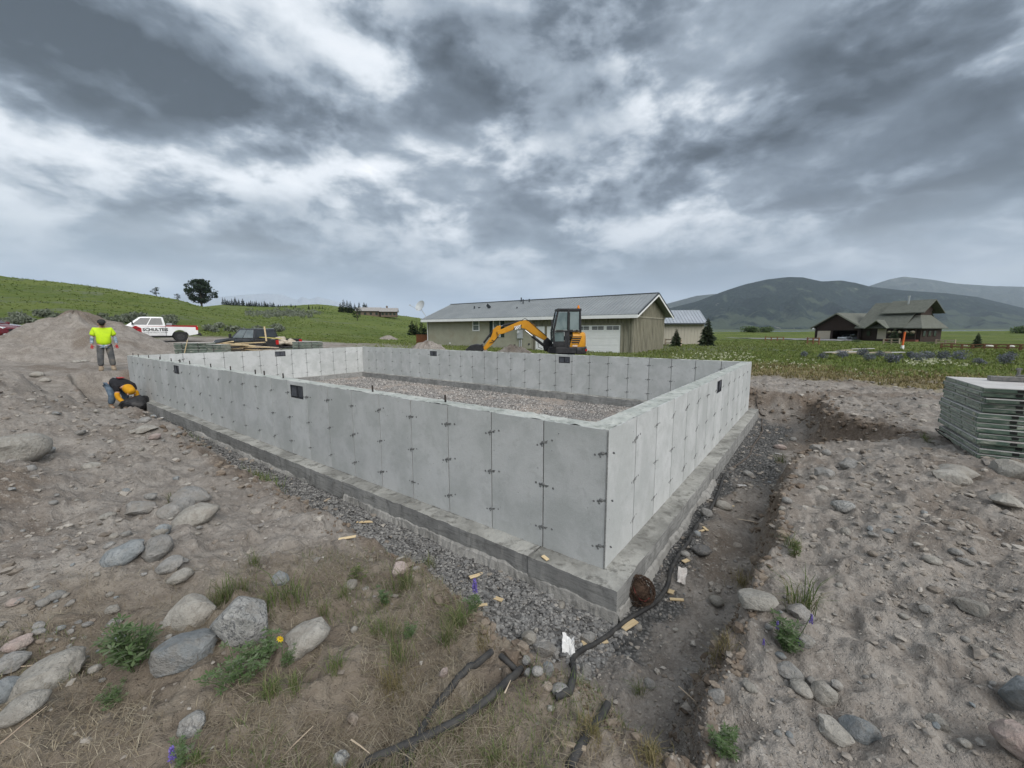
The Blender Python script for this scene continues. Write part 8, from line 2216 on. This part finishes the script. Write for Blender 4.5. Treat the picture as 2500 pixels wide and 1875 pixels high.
# rusted ring half buried beside the forms
p = on_ground(2312, 1078); ring = MB(); rr3 = 0.17
ring.tube([(rr3 * math.cos(a), 0, rr3 * math.sin(a)) for a in np.linspace(0, 2 * math.pi, 26)], 0.008, 6, False)
o = ring.build('steel_ring', m_rebar, None, True); o.location = (p[0] + 0.06, p[1] + 0.05, p[2] + 0.05); o.rotation_euler = (R(-55), R(10), R(30)); tag(o, 'dark wire ring half buried beside the tall stack of forms', 'ring')
# twigs
for k, (px, py, l, tr, lab) in enumerate(((60, 1790, 90, 28, 'long pale stalk lying at the foot of the rounded pale boulder'), (90, 1640, 66, -48, 'thin dark stalk leaning across the long light grey boulder'), (1240, 1690, 30, 70, 'thin twig in the straw beside the hose'), (880, 1840, 60, -60, 'bleached stick in the straw beside the grey speckled stone'), (1690, 1720, 80, -40, 'long white stem lying on the trench bank'), (720, 1835, 100, 30, 'long bleached stalk crossing the straw'))):
    p = on_ground(px, py); L_ = px_size(px, py, l, p)
    q = MB(); q.tube([(-L_ / 2, 0, 0), (0, 0.02 * L_, 0.04 * L_), (L_ / 2, 0, 0.01)], [0.0032, 0.0028, 0.0015], 5); o = q.build('dry_stalk', m_wood2, None); o.location = (p[0], p[1], p[2] + 0.02); o.rotation_euler = (0, R(-tr * 0.25), R(tr * 0.8) - math.atan2(p[0], p[1])); tag(o, lab, 'stalk')

# ------------------------------------------------------------------ lawn of the brown house: fences, marker, boards
m_rail = pmat('orange_brown_rail', (0.17, 0.085, 0.045), (0.23, 0.125, 0.07), 4, 0.8)
def rail_fence(label, pix, Y, n, hgt, rails, mat=m_rail):
    (x0, y0), (x1, y1) = pix
    A, B = aty(x0, y0, Y[0]), aty(x1, y1, Y[1]); A[2] = hz(A[0], A[1]); B[2] = hz(B[0], B[1])
    t = thing('rail_fence', label, 'fence', A)
    for k in range(n):
        c = (B - A) * k / (n - 1); c[2] = hz(A[0] + c[0], A[1] + c[1]) - A[2]
        q = MB(); q.box((c[0], c[1], c[2] + hgt / 2 - 0.1), (0.14, 0.14, hgt + 0.2)); q.build('post', mat, t)
        if k:
            for r_ in range(rails):
                zz = hgt * (0.9 - 0.5 * r_); q = MB(); q.bar((prev[0], prev[1], prev[2] + zz), (c[0], c[1], c[2] + zz), 0.09, 0.11); q.build('rail', mat, t)
        prev = c
rail_fence('long low orange brown rail fence across the lawn on the right', ((2296, 862), (2520, 872)), (42, 36), 9, 0.55, 2)
rail_fence('small square rail pen at the end of the tarmac drive', ((1970, 846), (1998, 847)), (56, 55), 3, 0.95, 2)
rail_fence('short grey rail fence around the small pale spruce', ((2156, 843), (2194, 846)), (62, 60), 3, 0.8, 2, m_wood2)
rail_fence('grey rail fence by the flower bed right of the brown house', ((2284, 843), (2330, 846)), (60, 58), 3, 0.75, 2, m_wood2)
rail_fence('rail fence in the grass behind the tan house', ((1624, 846), (1662, 846)), (44, 42), 3, 0.75, 2, m_wood2)
rail_fence('low rails in the field left of the brown house', ((1868, 832), (1912, 834)), (76, 74), 4, 0.8, 2)
p = aty(2201, 866, 36.0); z0 = hz(p[0], p[1])
mk_ = thing('marker_post', 'slim orange marker post with a white foot standing in the lawn', 'marker post', (p[0], p[1], z0))
q = MB(); q.box((0, 0, 0.16), (0.16, 0.16, 0.36)); q.build('foot', m_white_print, mk_)
q = MB(); q.box((0.02, 0, 0.92), (0.10, 0.10, 1.2), rotm(0, R(3), 0)); q.build('post', pmat('orange_post', (0.55, 0.10, 0.02), (0.60, 0.13, 0.03), 5, 0.6), mk_)
for k, (px, py, Y, L_, tn, lab) in enumerate(((2055, 868, 27, 2.2, 8, 'pale sheet of board lying in the grass'), (2100, 872, 26, 3.0, -4, 'long grey plank lying in the grass in front of the pale board'), (2150, 871, 26, 2.4, 2, 'whitish plank at the right end of the boards in the grass'), (2060, 865, 28, 1.0, 20, 'short white board on top of the pale sheet'), (2105, 861, 31, 1.4, 0, 'narrow pale plank lying alone behind the other boards'))):
    p = aty(px, py, Y); z0 = hz(p[0], p[1])
    q = MB(); q.box((0, 0, 0), (L_, 0.28, 0.05)); o = q.build('board', m_wood2 if k % 2 else m_ply, None); o.location = (p[0], p[1], z0 + 0.17 + 0.05 * (k == 3)); o.rotation_euler = (0, R(-2), R(tn) - math.atan2(p[0], p[1]) * 0.4); tag(o, lab, 'board')
for k, (px, py, Y) in enumerate(((2352, 848, 50), (2414, 850, 48), (2466, 852, 46), (1972, 828, 90))):
    p = aty(px, py, Y); V, F = stone_shape(700 + k, 2, 0.3, 0.6, 1.3); o = mesh_np('white_rock', V, F, stone_material('white_rock%d' % k, (0.60, 0.58, 0.54), (0.68, 0.66, 0.62), (0.5, 0.48, 0.44)) if k == 0 else bpy.data.materials['white_rock0'], None, True); o.location = (p[0], p[1], hz(p[0], p[1]) + 0.15); o.scale = (0.42,) * 3; tag(o, 'whitewashed rock bordering the lawn of the brown house', 'stone', 'white border rocks')

# ------------------------------------------------------------------ haze: the moist air over the valley
hzb = MB(); hzb.box((0, 8200, 540), (36000, 24000, 2060))
haze = hzb.build('haze')
tag(haze, kind='stuff')
hm = bpy.data.materials.new('haze_air'); hm.use_nodes = True
hm.node_tree.nodes.clear()
pv = hm.node_tree.nodes.new('ShaderNodeVolumePrincipled')
pv.inputs['Color'].default_value = (0.74, 0.85, 1.0, 1)
pv.inputs['Density'].default_value = 0.000046
pv.inputs['Anisotropy'].default_value = 0.0
ho = hm.node_tree.nodes.new('ShaderNodeOutputMaterial')
hm.node_tree.links.new(pv.outputs[0], ho.inputs['Volume'])
haze.data.materials.append(hm)
